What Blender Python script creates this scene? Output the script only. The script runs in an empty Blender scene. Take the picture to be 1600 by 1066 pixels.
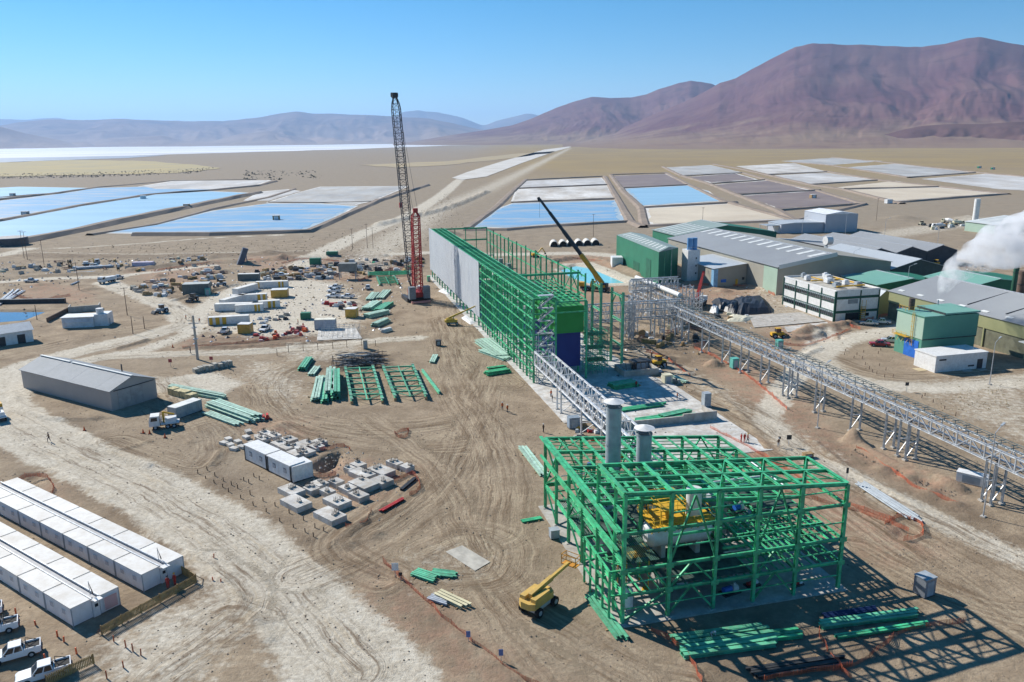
import bpy, bmesh, math, random
import numpy as np
from mathutils import Vector, Matrix, Quaternion

random.seed(7)
S = bpy.context.scene
COL = S.collection
R = math.radians

# ------------------------------------------------------------------ camera
CAM_H, FPX, ROLL = 56.0, 1244.0, R(0.6)
PITCH = math.atan(316.0 / FPX)
cam = bpy.data.cameras.new('camera')
cam.sensor_width = 36.0
cam.lens = 36.0 * FPX / 1600.0
cam.clip_start, cam.clip_end = 1.0, 120000.0
cam_o = bpy.data.objects.new('camera', cam)
COL.objects.link(cam_o)
_F = Vector((0, math.cos(PITCH), -math.sin(PITCH)))
_U0 = Vector((0, math.sin(PITCH), math.cos(PITCH)))
_R0 = Vector((1, 0, 0))
_R = _R0 * math.cos(ROLL) - _U0 * math.sin(ROLL)
_U = _R0 * math.sin(ROLL) + _U0 * math.cos(ROLL)
M = Matrix((_R, _U, -_F)).transposed().to_4x4()
M.translation = (0, 0, CAM_H)
cam_o.matrix_world = M
S.camera = cam_o

# ------------------------------------------------------------------ sky, sun, exposure
SUN_EL = R(35.5)
SUN_H = Vector((-0.775, 0.632, 0)).normalized()        # horizontal direction towards the sun
W = bpy.data.worlds.new('World'); S.world = W; W.use_nodes = True
wn = W.node_tree.nodes
sky = wn.new('ShaderNodeTexSky'); sky.sky_type = 'NISHITA'; sky.sun_disc = False
sky.sun_elevation = SUN_EL
sky.sun_rotation = math.atan2(SUN_H.x, SUN_H.y)
sky.altitude = 3600.0; sky.air_density = 1.35; sky.dust_density = 0.05; sky.ozone_density = 5.0
hs = wn.new('ShaderNodeHueSaturation'); hs.inputs['Hue'].default_value = 0.491; hs.inputs['Saturation'].default_value = 1.32; hs.inputs['Value'].default_value = 1.34
W.node_tree.links.new(sky.outputs[0], hs.inputs['Color']); W.node_tree.links.new(hs.outputs[0], wn['Background'].inputs[0])
wn['Background'].inputs[1].default_value = 0.06
sl = bpy.data.lights.new('sun', 'SUN'); sl.energy = 5.0; sl.angle = R(0.5); sl.color = (1.0, 0.955, 0.88)
so = bpy.data.objects.new('sun', sl); COL.objects.link(so)
sd = Vector((SUN_H.x * math.cos(SUN_EL), SUN_H.y * math.cos(SUN_EL), math.sin(SUN_EL)))
so.rotation_euler = sd.to_track_quat('Z', 'Y').to_euler()
vs = S.view_settings
vs.view_transform = 'Standard'; vs.look = 'None'; vs.gamma = 1.0; vs.exposure = 0.50
vs.use_curve_mapping = False
S.cycles.max_bounces = 6; S.cycles.diffuse_bounces = 3; S.cycles.glossy_bounces = 3
S.cycles.volume_bounces = 4; S.cycles.transparent_max_bounces = 8
S.cycles.use_denoising = True

# ------------------------------------------------------------------ survey: where a photographed ground point stands, in metres
def gp(u, v, z=0.0):
    d = _F + _R * ((u - 800.0) / FPX) + _U * ((533.0 - v) / FPX)
    t = (z - CAM_H) / d.z
    return Vector((d.x * t, d.y * t, z))
def gl(pts, z=0.0):
    return [gp(u, v, z) for u, v in pts]
def pdir(u, v):
    d = _F + _R * ((u - 800.0) / FPX) + _U * ((533.0 - v) / FPX)
    return math.atan2(d.x, d.y), d.z / math.hypot(d.x, d.y)

SITE = R(14.2)                                         # the plant's building grid
E1 = Vector((math.cos(SITE), math.sin(SITE), 0))
E2 = Vector((-math.sin(SITE), math.cos(SITE), 0))

# ------------------------------------------------------------------ materials
_mats = {}
def mat(name, col, rough=0.7, metal=0.0, var=0.12, scale=0.6, col2=None, bump=0.0, bscale=8.0, spec=0.3, coord='pos', stretch=None, orand=0.0, dust=0.0):
    if name in _mats: return _mats[name]
    m = bpy.data.materials.new(name); m.use_nodes = True
    nt = m.node_tree; n = nt.nodes; L = nt.links
    b = n['Principled BSDF']
    b.inputs['Roughness'].default_value = rough; b.inputs['Metallic'].default_value = metal
    b.inputs['Specular IOR Level'].default_value = spec
    geo = n.new('ShaderNodeNewGeometry') if coord == 'pos' else n.new('ShaderNodeTexCoord')
    src = geo.outputs['Position'] if coord == 'pos' else geo.outputs['Object']
    if stretch:
        mp = n.new('ShaderNodeMapping'); mp.inputs['Scale'].default_value = stretch
        L.new(src, mp.inputs[0]); src = mp.outputs[0]
    no = n.new('ShaderNodeTexNoise'); no.inputs['Scale'].default_value = scale; no.inputs['Detail'].default_value = 5
    no.inputs['Roughness'].default_value = 0.65
    L.new(src, no.inputs['Vector'])
    mx = n.new('ShaderNodeMix'); mx.data_type = 'RGBA'
    c2 = col2 or tuple(max(0, c * (1 - 2 * var)) for c in col)
    c1 = col if col2 else tuple(min(1, c * (1 + var)) for c in col)
    mx.inputs[6].default_value = (*c1, 1); mx.inputs[7].default_value = (*c2, 1)
    rp = n.new('ShaderNodeMapRange'); rp.inputs[1].default_value = 0.35; rp.inputs[2].default_value = 0.7
    L.new(no.outputs[0], rp.inputs[0]); L.new(rp.outputs[0], mx.inputs[0])
    out = mx.outputs[2]
    if orand:                                          # no two pieces quite the same tone
        oi = n.new('ShaderNodeObjectInfo'); hv = n.new('ShaderNodeHueSaturation'); rr_ = n.new('ShaderNodeMapRange')
        rr_.inputs[3].default_value = 1 - orand; rr_.inputs[4].default_value = 1 + orand
        L.new(oi.outputs['Random'], rr_.inputs[0]); L.new(rr_.outputs[0], hv.inputs['Value']); L.new(out, hv.inputs['Color']); out = hv.outputs[0]
    if dust:                                           # wind-blown soil in uneven patches
        nd = n.new('ShaderNodeTexNoise'); nd.inputs['Scale'].default_value = scale * 2.7; nd.inputs['Detail'].default_value = 7; nd.inputs['Roughness'].default_value = .7
        L.new(src, nd.inputs['Vector']); dr = n.new('ShaderNodeMapRange'); dr.inputs[1].default_value = .42; dr.inputs[2].default_value = .68; dr.inputs[4].default_value = dust
        L.new(nd.outputs[0], dr.inputs[0]); md_ = n.new('ShaderNodeMix'); md_.data_type = 'RGBA'; md_.inputs[7].default_value = (.36, .285, .20, 1)
        L.new(dr.outputs[0], md_.inputs[0]); L.new(out, md_.inputs[6]); out = md_.outputs[2]
    L.new(out, b.inputs['Base Color'])
    if bump:
        n2 = n.new('ShaderNodeTexNoise'); n2.inputs['Scale'].default_value = bscale; n2.inputs['Detail'].default_value = 4
        L.new(src, n2.inputs['Vector'])
        bp = n.new('ShaderNodeBump'); bp.inputs['Strength'].default_value = bump; bp.inputs['Distance'].default_value = 0.15
        L.new(n2.outputs[0], bp.inputs['Height']); L.new(bp.outputs[0], b.inputs['Normal'])
    _mats[name] = m
    return m

# ------------------------------------------------------------------ helpers: numpy noise and polylines
def _hash(ix, iy, seed):
    h = (ix.astype(np.int64) * 374761393 + iy.astype(np.int64) * 668265263 + seed * 1442695041) & 0x7fffffff
    h = ((h ^ (h >> 13)) * 1274126177) & 0x7fffffff
    return ((h ^ (h >> 16)) & 0xffff) / 65535.0
def vnoise(x, y, seed=0):
    ix = np.floor(x); iy = np.floor(y); fx = x - ix; fy = y - iy
    fx = fx * fx * (3 - 2 * fx); fy = fy * fy * (3 - 2 * fy)
    a = _hash(ix, iy, seed); b = _hash(ix + 1, iy, seed); c = _hash(ix, iy + 1, seed); d = _hash(ix + 1, iy + 1, seed)
    return (a * (1 - fx) + b * fx) * (1 - fy) + (c * (1 - fx) + d * fx) * fy
def fbm(x, y, seed=0, oct=4):
    s = 0; a = 0.5; f = 1.0
    for k in range(oct):
        s = s + a * vnoise(x * f, y * f, seed + k * 17); a *= 0.5; f *= 2.03
    return s / (1 - 0.5 ** oct)
def polydist(X, Y, pts):
    "distance, signed lateral offset and running length to a polyline"
    D = np.full(X.shape, 1e9); O = np.zeros(X.shape); A = np.zeros(X.shape); run = 0.0
    for p, q in zip(pts, pts[1:]):
        dx, dy = q[0] - p[0], q[1] - p[1]; L = math.hypot(dx, dy)
        if L < 1e-6: continue
        ux, uy = dx / L, dy / L
        rx, ry = X - p[0], Y - p[1]
        t = np.clip(rx * ux + ry * uy, 0, L)
        ex, ey = rx - t * ux, ry - t * uy
        d = np.hypot(ex, ey); m = d < D
        side = np.where(ux * ry - uy * rx >= 0, 1.0, -1.0)
        D = np.where(m, d, D); O = np.where(m, d * side, O); A = np.where(m, run + t, A)
        run += L
    return D, O, A
def smooth_line(pts, n=6):
    "Catmull-Rom through the points"
    P = [Vector(p) for p in pts]; out = []
    for i in range(len(P) - 1):
        p0 = P[max(i - 1, 0)]; p1 = P[i]; p2 = P[i + 1]; p3 = P[min(i + 2, len(P) - 1)]
        for k in range(n):
            t = k / n
            out.append(0.5 * ((2 * p1) + (p2 - p0) * t + (2 * p0 - 5 * p1 + 4 * p2 - p3) * t * t + (3 * p1 - p0 - 3 * p2 + p3) * t ** 3))
    out.append(P[-1]); return out
def inpoly(X, Y, pts):
    c = np.zeros(X.shape, bool); n = len(pts)
    for i in range(n):
        x1, y1 = pts[i][0], pts[i][1]; x2, y2 = pts[i - 1][0], pts[i - 1][1]
        if y1 == y2: continue
        c ^= ((y1 > Y) != (y2 > Y)) & (X < (x2 - x1) * (Y - y1) / (y2 - y1) + x1)
    return c
def struct(o, **k):
    o['kind'] = 'structure'
    for a, b in k.items(): o[a] = b
    return o
def sheet(name, pts, material, z=None):
    me = bpy.data.meshes.new(name)
    me.from_pydata([(p[0], p[1], p[2] if z is None else z) for p in pts], [], [list(range(len(pts)))])
    me.materials.append(material); me.update()
    o = bpy.data.objects.new(name, me); COL.objects.link(o)
    return struct(o)

# ------------------------------------------------------------------ ground
def axis(core0, core1, step, lo, hi, grow):
    a = list(np.arange(core0, core1 + 1e-6, step))
    s = step; x = core1
    while x < hi: s *= grow; x += s; a.append(x)
    s = step; x = core0; pre = []
    while x > lo: s *= grow; x -= s; pre.append(x)
    return np.array(pre[::-1] + a)
GX = axis(-140, 140, 0.75, -34000, 34000, 1.05)
GY = axis(62, 300, 0.75, -3000, 45000, 1.022)
gx, gy = np.meshgrid(GX, GY)
X = gx.ravel(); Y = gy.ravel(); NV = X.size
core = (np.abs(X) < 900) & (Y < 1500) & (Y > 20)
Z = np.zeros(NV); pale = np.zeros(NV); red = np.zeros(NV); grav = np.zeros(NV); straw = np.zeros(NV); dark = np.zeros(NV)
trk = [np.zeros((NV, 3)) for _ in range(2)]
Z[core] += (fbm(X[core] / 9, Y[core] / 9, 3) - 0.5) * 0.16 + (fbm(X[core] / 2.2, Y[core] / 2.2, 9, 3) - 0.5) * 0.08
straw += np.clip((Y - 700) / 900, 0, 1) * np.clip((X + 0.02 * Y + 120) / 250, 0, 1)
grav += np.clip((Y - 300) / 350, 0, .75) * (1 - straw)
def near(pts, pad):
    xs = [p[0] for p in pts]; ys = [p[1] for p in pts]
    return (X > min(xs) - pad) & (X < max(xs) + pad) & (Y > min(ys) - pad) & (Y < max(ys) + pad)
def road(px, hw, soft=1.6, s=1.0, arr=None, wob=1.2):
    global pale
    arr = pale if arr is None else arr
    pts = smooth_line(gl(px)); m = near(pts, hw + soft + 4)
    d, o, a = polydist(X[m], Y[m], pts)
    d = d + (fbm(X[m] / 6, Y[m] / 6, 21) - 0.5) * 2 * wob
    w = np.clip((hw + soft - d) / (2 * soft), 0, 1) * s
    arr[m] = np.maximum(arr[m], w)
def area(px, soft=2.0, s=1.0, arr=None):
    pts = gl(px); m = near(pts, soft + 4)
    d, _, _ = polydist(X[m], Y[m], pts + pts[:1])
    d = np.where(inpoly(X[m], Y[m], pts), -d, d) + (fbm(X[m] / 7, Y[m] / 7, 33) - 0.5) * 2 * soft
    w = np.clip((soft - d) / (2 * soft), 0, 1) * s
    arr[m] = np.maximum(arr[m], w)
def tracks(px, hw, layer, s=1.0):
    pts = smooth_line(gl(px), 10); m = near(pts, hw + 3)
    d, o, a = polydist(X[m], Y[m], pts)
    w = np.clip((hw - d) / (hw * 0.45), 0, 1) * s
    T = trk[layer]; idx = np.nonzero(m)[0]; up = w > T[idx, 2]
    T[idx[up], 0] = o[up] + 40.0 * (len(px) % 7 + px[0][0] % 13); T[idx[up], 1] = a[up]; T[idx[up], 2] = w[up]
def ridge(px, hw, h):
    pts = smooth_line(gl(px)); m = near(pts, hw + 2)
    d, o, a = polydist(X[m], Y[m], pts)
    Z[m] += h * np.clip(1 - (d / hw) ** 2, 0, 1) * (0.55 + 0.9 * fbm(X[m] / 2.5, Y[m] / 2.5, 41, 3))
def mound(u, v, r, h, el=1.0):
    c = gp(u, v); m = near([c], r * 2.2)
    q = np.hypot(X[m] - c.x, (Y[m] - c.y) * el) / r * (0.8 + 0.5 * fbm(X[m] / 1.6, Y[m] / 1.6, 51, 3))
    Z[m] += h * np.clip(1 - q, 0, 1)
def pit(px, depth, soft=1.5):
    pts = gl(px); m = near(pts, soft + 2)
    d, _, _ = polydist(X[m], Y[m], pts + pts[:1])
    d = np.where(inpoly(X[m], Y[m], pts), -d, d)
    Z[m] -= depth * np.clip((soft * 0.3 - d) / soft, 0, 1)
def flat(px, soft=2.0, z=0.0):
    pts = gl(px); m = near(pts, soft + 2)
    d, _, _ = polydist(X[m], Y[m], pts + pts[:1])
    d = np.where(inpoly(X[m], Y[m], pts), -d, d)
    w = np.clip((soft - d) / soft, 0, 1)
    Z[m] = Z[m] * (1 - w) + z * w

# pale compacted roads
road([(-60, 600), (0, 648), (100, 703), (215, 758), (340, 835), (450, 930), (520, 1000), (600, 1090)], 6.4, 1.4)
road([(330, 900), (420, 990), (480, 1080)], 2.2, 2.0, 0.5)
road([(-80, 640), (0, 590), (60, 566), (140, 545), (230, 525), (290, 505)], 4.4)
road([(0, 640), (20, 605), (55, 575)], 4.5)
road([(300, 515), (282, 488), (240, 468), (200, 455), (165, 442)], 4.6)
road([(165, 445), (190, 432), (240, 425), (330, 415)], 2.6, 1.6, 0.8)
road([(-60, 446), (0, 441), (70, 436), (160, 433)], 3.2)
road([(90, 572), (170, 558), (280, 553), (380, 550), (480, 544), (580, 533), (650, 528)], 2.8, 1.4, 0.9)
road([(300, 500), (330, 475), (372, 452), (420, 440)], 4.2, 2.5, 0.9)
road([(150, 560), (230, 545), (300, 520)], 3.0, 2.0, 0.8)
area([(245, 590), (330, 585), (372, 600), (345, 622), (290, 625), (250, 610)], 2.5, 0.9, pale)
area([(330, 470), (400, 430), (520, 440), (560, 470), (540, 520), (430, 525), (330, 520)], 5.0, 0.75, pale)
area([(370, 555), (430, 565), (470, 600), (450, 640), (400, 600)], 4.0, 0.4, pale)
area([(450, 535), (560, 535), (560, 560), (450, 565)], 3.0, 0.4, pale)
road([(1290, 520), (1250, 575), (1204, 640), (1212, 672), (1262, 712), (1340, 750), (1460, 812), (1640, 890)], 2.6, 1.6, 0.95)
road([(1450, 505), (1330, 530), (1285, 552), (1300, 582), (1380, 602), (1480, 605), (1640, 590)], 3.6, 2.2, 0.95)
area([(1430, 590), (1640, 580), (1640, 720), (1520, 660)], 5.0, 0.35, pale)
road([(1000, 550), (1060, 580), (1130, 620), (1200, 660), (1290, 720)], 3.5, 3.0, 0.3)
area([(300, 655), (420, 660), (520, 720), (600, 800), (520, 850), (330, 750)], 3.0, 0.35, grav)
area([(160, 1000), (330, 920), (380, 960), (300, 1080), (150, 1080)], 4.0, 0.55, pale)
area([(600, 855), (760, 845), (800, 910), (660, 930)], 5.0, 0.2, pale)
# far roads
road([(470, 415), (490, 403), (540, 377), (600, 352), (640, 336), (690, 305), (720, 280), (742, 268)], 6.0, 3.0, 1.0, None, 1.0)
road([(560, 420), (680, 330), (760, 296), (830, 262), (890, 232)], 14.0, 10.0, 0.45, None, 4.0)
road([(1200, 390), (1350, 372), (1500, 350), (1640, 335)], 12.0, 6.0, 0.45, None, 3.0)
road([(1200, 420), (1360, 395), (1500, 395), (1640, 400)], 12.0, 8.0, 0.4, None, 3.0)
road([(-40, 384), (60, 389), (200, 382), (330, 372), (470, 366)], 1.2, 1.0, 0.9, None, 0.3)
road([(0, 400), (20, 396), (40, 389)], 4.0, 1.0, 1.0, None, 0.3)
road([(50, 394), (200, 397), (380, 394), (500, 392)], 1.5, 1.0, 0.5, None, 0.4)
road([(600, 398), (680, 395), (760, 398), (900, 396), (960, 400)], 5.0, 3.0, 0.8, None, 1.0)
area([(1180, 440), (1230, 432), (1330, 480), (1240, 520), (1130, 480)], 4, 0.3, pale)
# reddish disturbed soil round the works
for q in ([(30, 755), (90, 758), (84, 800), (20, 790)], [(370, 650), (470, 655), (490, 700), (380, 690)],
          [(480, 712), (640, 735), (600, 800), (520, 790)], [(560, 870), (640, 930), (800, 1040), (880, 1080), (760, 1080), (600, 960)],
          [(1000, 640), (1180, 690), (1380, 800), (1450, 860), (1380, 870), (1200, 760), (1120, 680)],
          [(1090, 560), (1180, 575), (1330, 690), (1500, 760), (1480, 780), (1300, 720), (1160, 620)],
          [(1040, 440), (1180, 440), (1200, 470), (1060, 480)], [(1200, 500), (1330, 500), (1300, 540), (1190, 560)],
          [(820, 470), (960, 440), (1010, 470), (900, 500)], [(380, 400), (640, 400), (650, 440), (480, 440), (380, 420)],
          [(60, 440), (140, 455), (140, 475), (20, 470)], [(200, 425), (350, 410), (330, 450), (230, 445)],
          [(280, 530), (440, 520), (520, 530), (440, 545), (280, 545)], [(870, 400), (960, 395), (960, 425), (870, 420)]):
    area(q, 3.5, 0.75, red)
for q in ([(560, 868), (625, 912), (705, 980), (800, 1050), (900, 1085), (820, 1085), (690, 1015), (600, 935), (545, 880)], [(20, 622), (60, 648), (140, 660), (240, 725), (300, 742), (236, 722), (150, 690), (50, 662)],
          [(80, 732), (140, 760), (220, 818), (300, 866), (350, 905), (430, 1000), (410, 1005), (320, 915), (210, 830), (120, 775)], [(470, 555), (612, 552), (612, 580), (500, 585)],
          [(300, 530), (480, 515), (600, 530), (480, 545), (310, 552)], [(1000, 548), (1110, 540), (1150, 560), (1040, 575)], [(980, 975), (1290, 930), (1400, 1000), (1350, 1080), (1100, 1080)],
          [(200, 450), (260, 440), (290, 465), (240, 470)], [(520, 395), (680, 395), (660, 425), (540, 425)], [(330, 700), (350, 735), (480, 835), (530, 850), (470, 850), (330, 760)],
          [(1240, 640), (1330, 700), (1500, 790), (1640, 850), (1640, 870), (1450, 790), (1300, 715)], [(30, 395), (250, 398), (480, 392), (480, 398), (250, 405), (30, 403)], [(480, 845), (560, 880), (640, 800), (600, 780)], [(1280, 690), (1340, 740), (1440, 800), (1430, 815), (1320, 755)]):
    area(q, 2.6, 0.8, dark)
# wheel tracks
T0 = [([(770, 560), (745, 640), (730, 700), (700, 760), (640, 810), (560, 860), (470, 900)], 7.0),
      ([(480, 560), (420, 590), (430, 640), (520, 665), (640, 668), (745, 650)], 6.0),
      ([(860, 1080), (800, 1010), (760, 960), (740, 930)], 3.0),
      ([(250, 590), (300, 650), (330, 690), (310, 730), (240, 710), (180, 690)], 6.0),
      ([(1000, 600), (1100, 640), (1230, 720), (1330, 790), (1450, 870), (1640, 990)], 8.0),
      ([(0, 560), (60, 545), (150, 525), (260, 508)], 6.0),
      ([(330, 870), (400, 930), (330, 1000), (250, 1060)], 4.0),
      ([(1290, 560), (1400, 590), (1560, 585), (1640, 580)], 6.0),
      ([(0, 650), (100, 703), (215, 758), (340, 835), (450, 930), (560, 1050)], 5.0),
      ([(150, 560), (300, 552), (480, 545), (640, 528)], 3.0),
      ([(640, 860), (720, 830), (790, 850), (780, 900), (700, 910)], 5.0),
      ([(700, 480), (720, 540), (790, 600)], 8.0)]
T1 = [([(560, 650), (640, 700), (700, 760), (730, 840), (800, 930), (900, 1000), (1000, 1060)], 5.0),
      ([(690, 500), (700, 560), (720, 620), (760, 680), (780, 760), (770, 830)], 7.0),
      ([(400, 600), (450, 660), (560, 690), (680, 700), (750, 690)], 6.0),
      ([(820, 960), (860, 1010), (950, 1040), (1080, 1060)], 3.0),
      ([(240, 640), (290, 670), (340, 660), (380, 700)], 4.0),
      ([(300, 970), (360, 940), (420, 960)], 3.0),
      ([(1060, 590), (1160, 640), (1205, 665), (1300, 735), (1460, 815), (1640, 900)], 5.0),
      ([(1340, 860), (1450, 920), (1560, 960), (1640, 970)], 6.0),
      ([(170, 450), (240, 468), (290, 500), (220, 530), (100, 560)], 4.0),
      ([(600, 900), (520, 850), (600, 790), (650, 740), (690, 690)], 6.0)]
for q, w in T0: tracks(q, w, 0)
for q, w in T1: tracks(q, w, 1, 0.9)
# windrows of pushed-up soil, mounds, excavations
for q, w, h in (([(20, 612), (28, 632), (60, 650), (110, 656), (175, 652)], 1.0, 0.55), ([(130, 678), (180, 705), (235, 728)], 0.9, 0.6),
                ([(80, 735), (140, 765), (220, 822), (300, 870), (345, 905), (420, 1000)], 0.8, 0.45), ([(330, 728), (345, 705)], 0.8, 0.6),
                ([(320, 750), (380, 790), (480, 845)], 0.8, 0.3), ([(520, 850), (560, 820), (600, 790)], 1.0, 0.5),
                ([(180, 705), (225, 692), (236, 688)], 0.6, 0.3), ([(280, 544), (400, 541), (520, 534)], 0.8, 0.5),
                ([(1330, 690), (1400, 730), (1460, 750), (1500, 765)], 1.6, 0.9), ([(1270, 690), (1330, 735), (1430, 790)], 0.8, 0.4),
                ([(60, 452), (80, 446), (90, 440)], 2.0, 0.8), ([(380, 548), (480, 540)], 0.8, 0.3),
                ([(1100, 600), (1150, 640), (1200, 700)], 0.8, 0.3), ([(185, 545), (230, 532)], 1.2, 0.6),
                ([(620, 915), (700, 985), (800, 1060)], 1.3, 0.3), ([(1250, 520), (1300, 510), (1340, 505)], 2.5, 1.0),
                ([(1260, 575), (1300, 600), (1330, 610)], 0.8, 0.3), ([(590, 352), (700, 325), (760, 300)], 6.0, 2.0), ([(200, 424), (280, 414), (370, 410)], 2.5, 1.3), ([(400, 408), (500, 402), (600, 400)], 2.5, 1.4), ([(540, 425), (600, 412), (655, 410)], 2.5, 1.2), ([(0, 436), (100, 430), (160, 427)], 2, 1.0), ([(270, 470), (330, 455), (370, 445)], 1.5, .8), ([(190, 458), (230, 472), (280, 480)], 1.2, .6), ([(1040, 450), (1120, 440), (1200, 455)], 2, 1.0), ([(860, 410), (920, 404), (1000, 430)], 2.5, 1.5), ([(1280, 545), (1250, 560), (1225, 590)], 1.2, .5)):
    ridge(q, w, h)
for a in ((1332, 691, 2.6, 2.4), (1115, 571, 3.0, 2.0), (560, 412, 5, 2.0), (140, 452, 4, 1.2), (300, 405, 6, 1.5), (330, 403, 5, 1.4),
          (1410, 342, 14, 3.5), (1510, 345, 20, 4.0), (1190, 380, 12, 3), (700, 368, 10, 4), (1280, 520, 3, 1.0), (440, 665, 3, .8),
          (1075, 410, 4, 1.5), (975, 405, 5, 1.5), (1480, 760, 3, .8), (420, 395, 8, 1.5), (100, 400, 8, 1.2), (1240, 530, 3, 1.4), (1300, 515, 3.5, 1.6), (1320, 510, 2.5, 1.2), (1260, 516, 3, 1.2), (1000, 455, 4, 1.5), (1130, 455, 4, 1.2), (1045, 560, 2.2, .9), (1075, 585, 2, .8), (350, 425, 4, 1.6), (250, 432, 4, 1.5), (390, 412, 5, 2), (440, 405, 5, 1.5), (620, 404, 6, 1.5), (60, 446, 4, 1.2), (30, 425, 5, 1.5), (520, 405, 5, 1.2), (590, 835, 1.6, .6), (545, 850, 1.8, .6), (1455, 770, 2.2, .8), (1495, 790, 2, .6), (300, 690, 1.5, .4), (1380, 735, 2.4, .9), (1420, 748, 2.2, .8)):
    mound(*a)
pit([(486, 728), (512, 712), (532, 706), (530, 725), (505, 738)], 2.2)
pit([(26, 742), (62, 740), (70, 752), (40, 758)], 0.9)
pit([(1395, 828), (1420, 822), (1432, 835), (1405, 842)], 0.7)
pit([(1250, 528), (1290, 520), (1320, 528), (1280, 536)], 1.0)
pit([(872, 419), (900, 412), (925, 416), (985, 441), (925, 443), (890, 432)], 1.2, 2.5)
pit([(-60, 482), (0, 484), (78, 484), (40, 500), (-60, 508)], 0.8, 2.0)
area([(865, 422), (880, 412), (925, 410), (1000, 438), (985, 446), (920, 446)], 1.2, 0.9, pale)
flat([(27, 606), (176, 650), (252, 622), (110, 570)], 2.0)
for q in ([(845, 700), (1130, 680), (1340, 930), (960, 1000)],): flat(q, 3.0)

me = bpy.data.meshes.new('ground')
ny, nx = gx.shape
co = np.stack([X, Y, Z], 1).astype(np.float32)
i0 = (np.arange(ny - 1)[:, None] * nx + np.arange(nx - 1)[None, :]).ravel()
quads = np.stack([i0, i0 + 1, i0 + nx + 1, i0 + nx], 1).astype(np.int32)
nf = len(quads)
me.vertices.add(NV); me.vertices.foreach_set('co', co.ravel())
me.loops.add(nf * 4); me.loops.foreach_set('vertex_index', quads.ravel())
me.polygons.add(nf); me.polygons.foreach_set('loop_start', np.arange(0, nf * 4, 4, dtype=np.int32))
me.polygons.foreach_set('use_smooth', np.ones(nf, bool))
me.update(calc_edges=True)
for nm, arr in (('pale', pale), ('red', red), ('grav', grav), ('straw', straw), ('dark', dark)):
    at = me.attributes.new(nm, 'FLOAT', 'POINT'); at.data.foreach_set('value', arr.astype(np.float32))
for k in range(2):
    at = me.attributes.new('trk%d' % k, 'FLOAT_VECTOR', 'POINT'); at.data.foreach_set('vector', trk[k].astype(np.float32).ravel())

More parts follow.
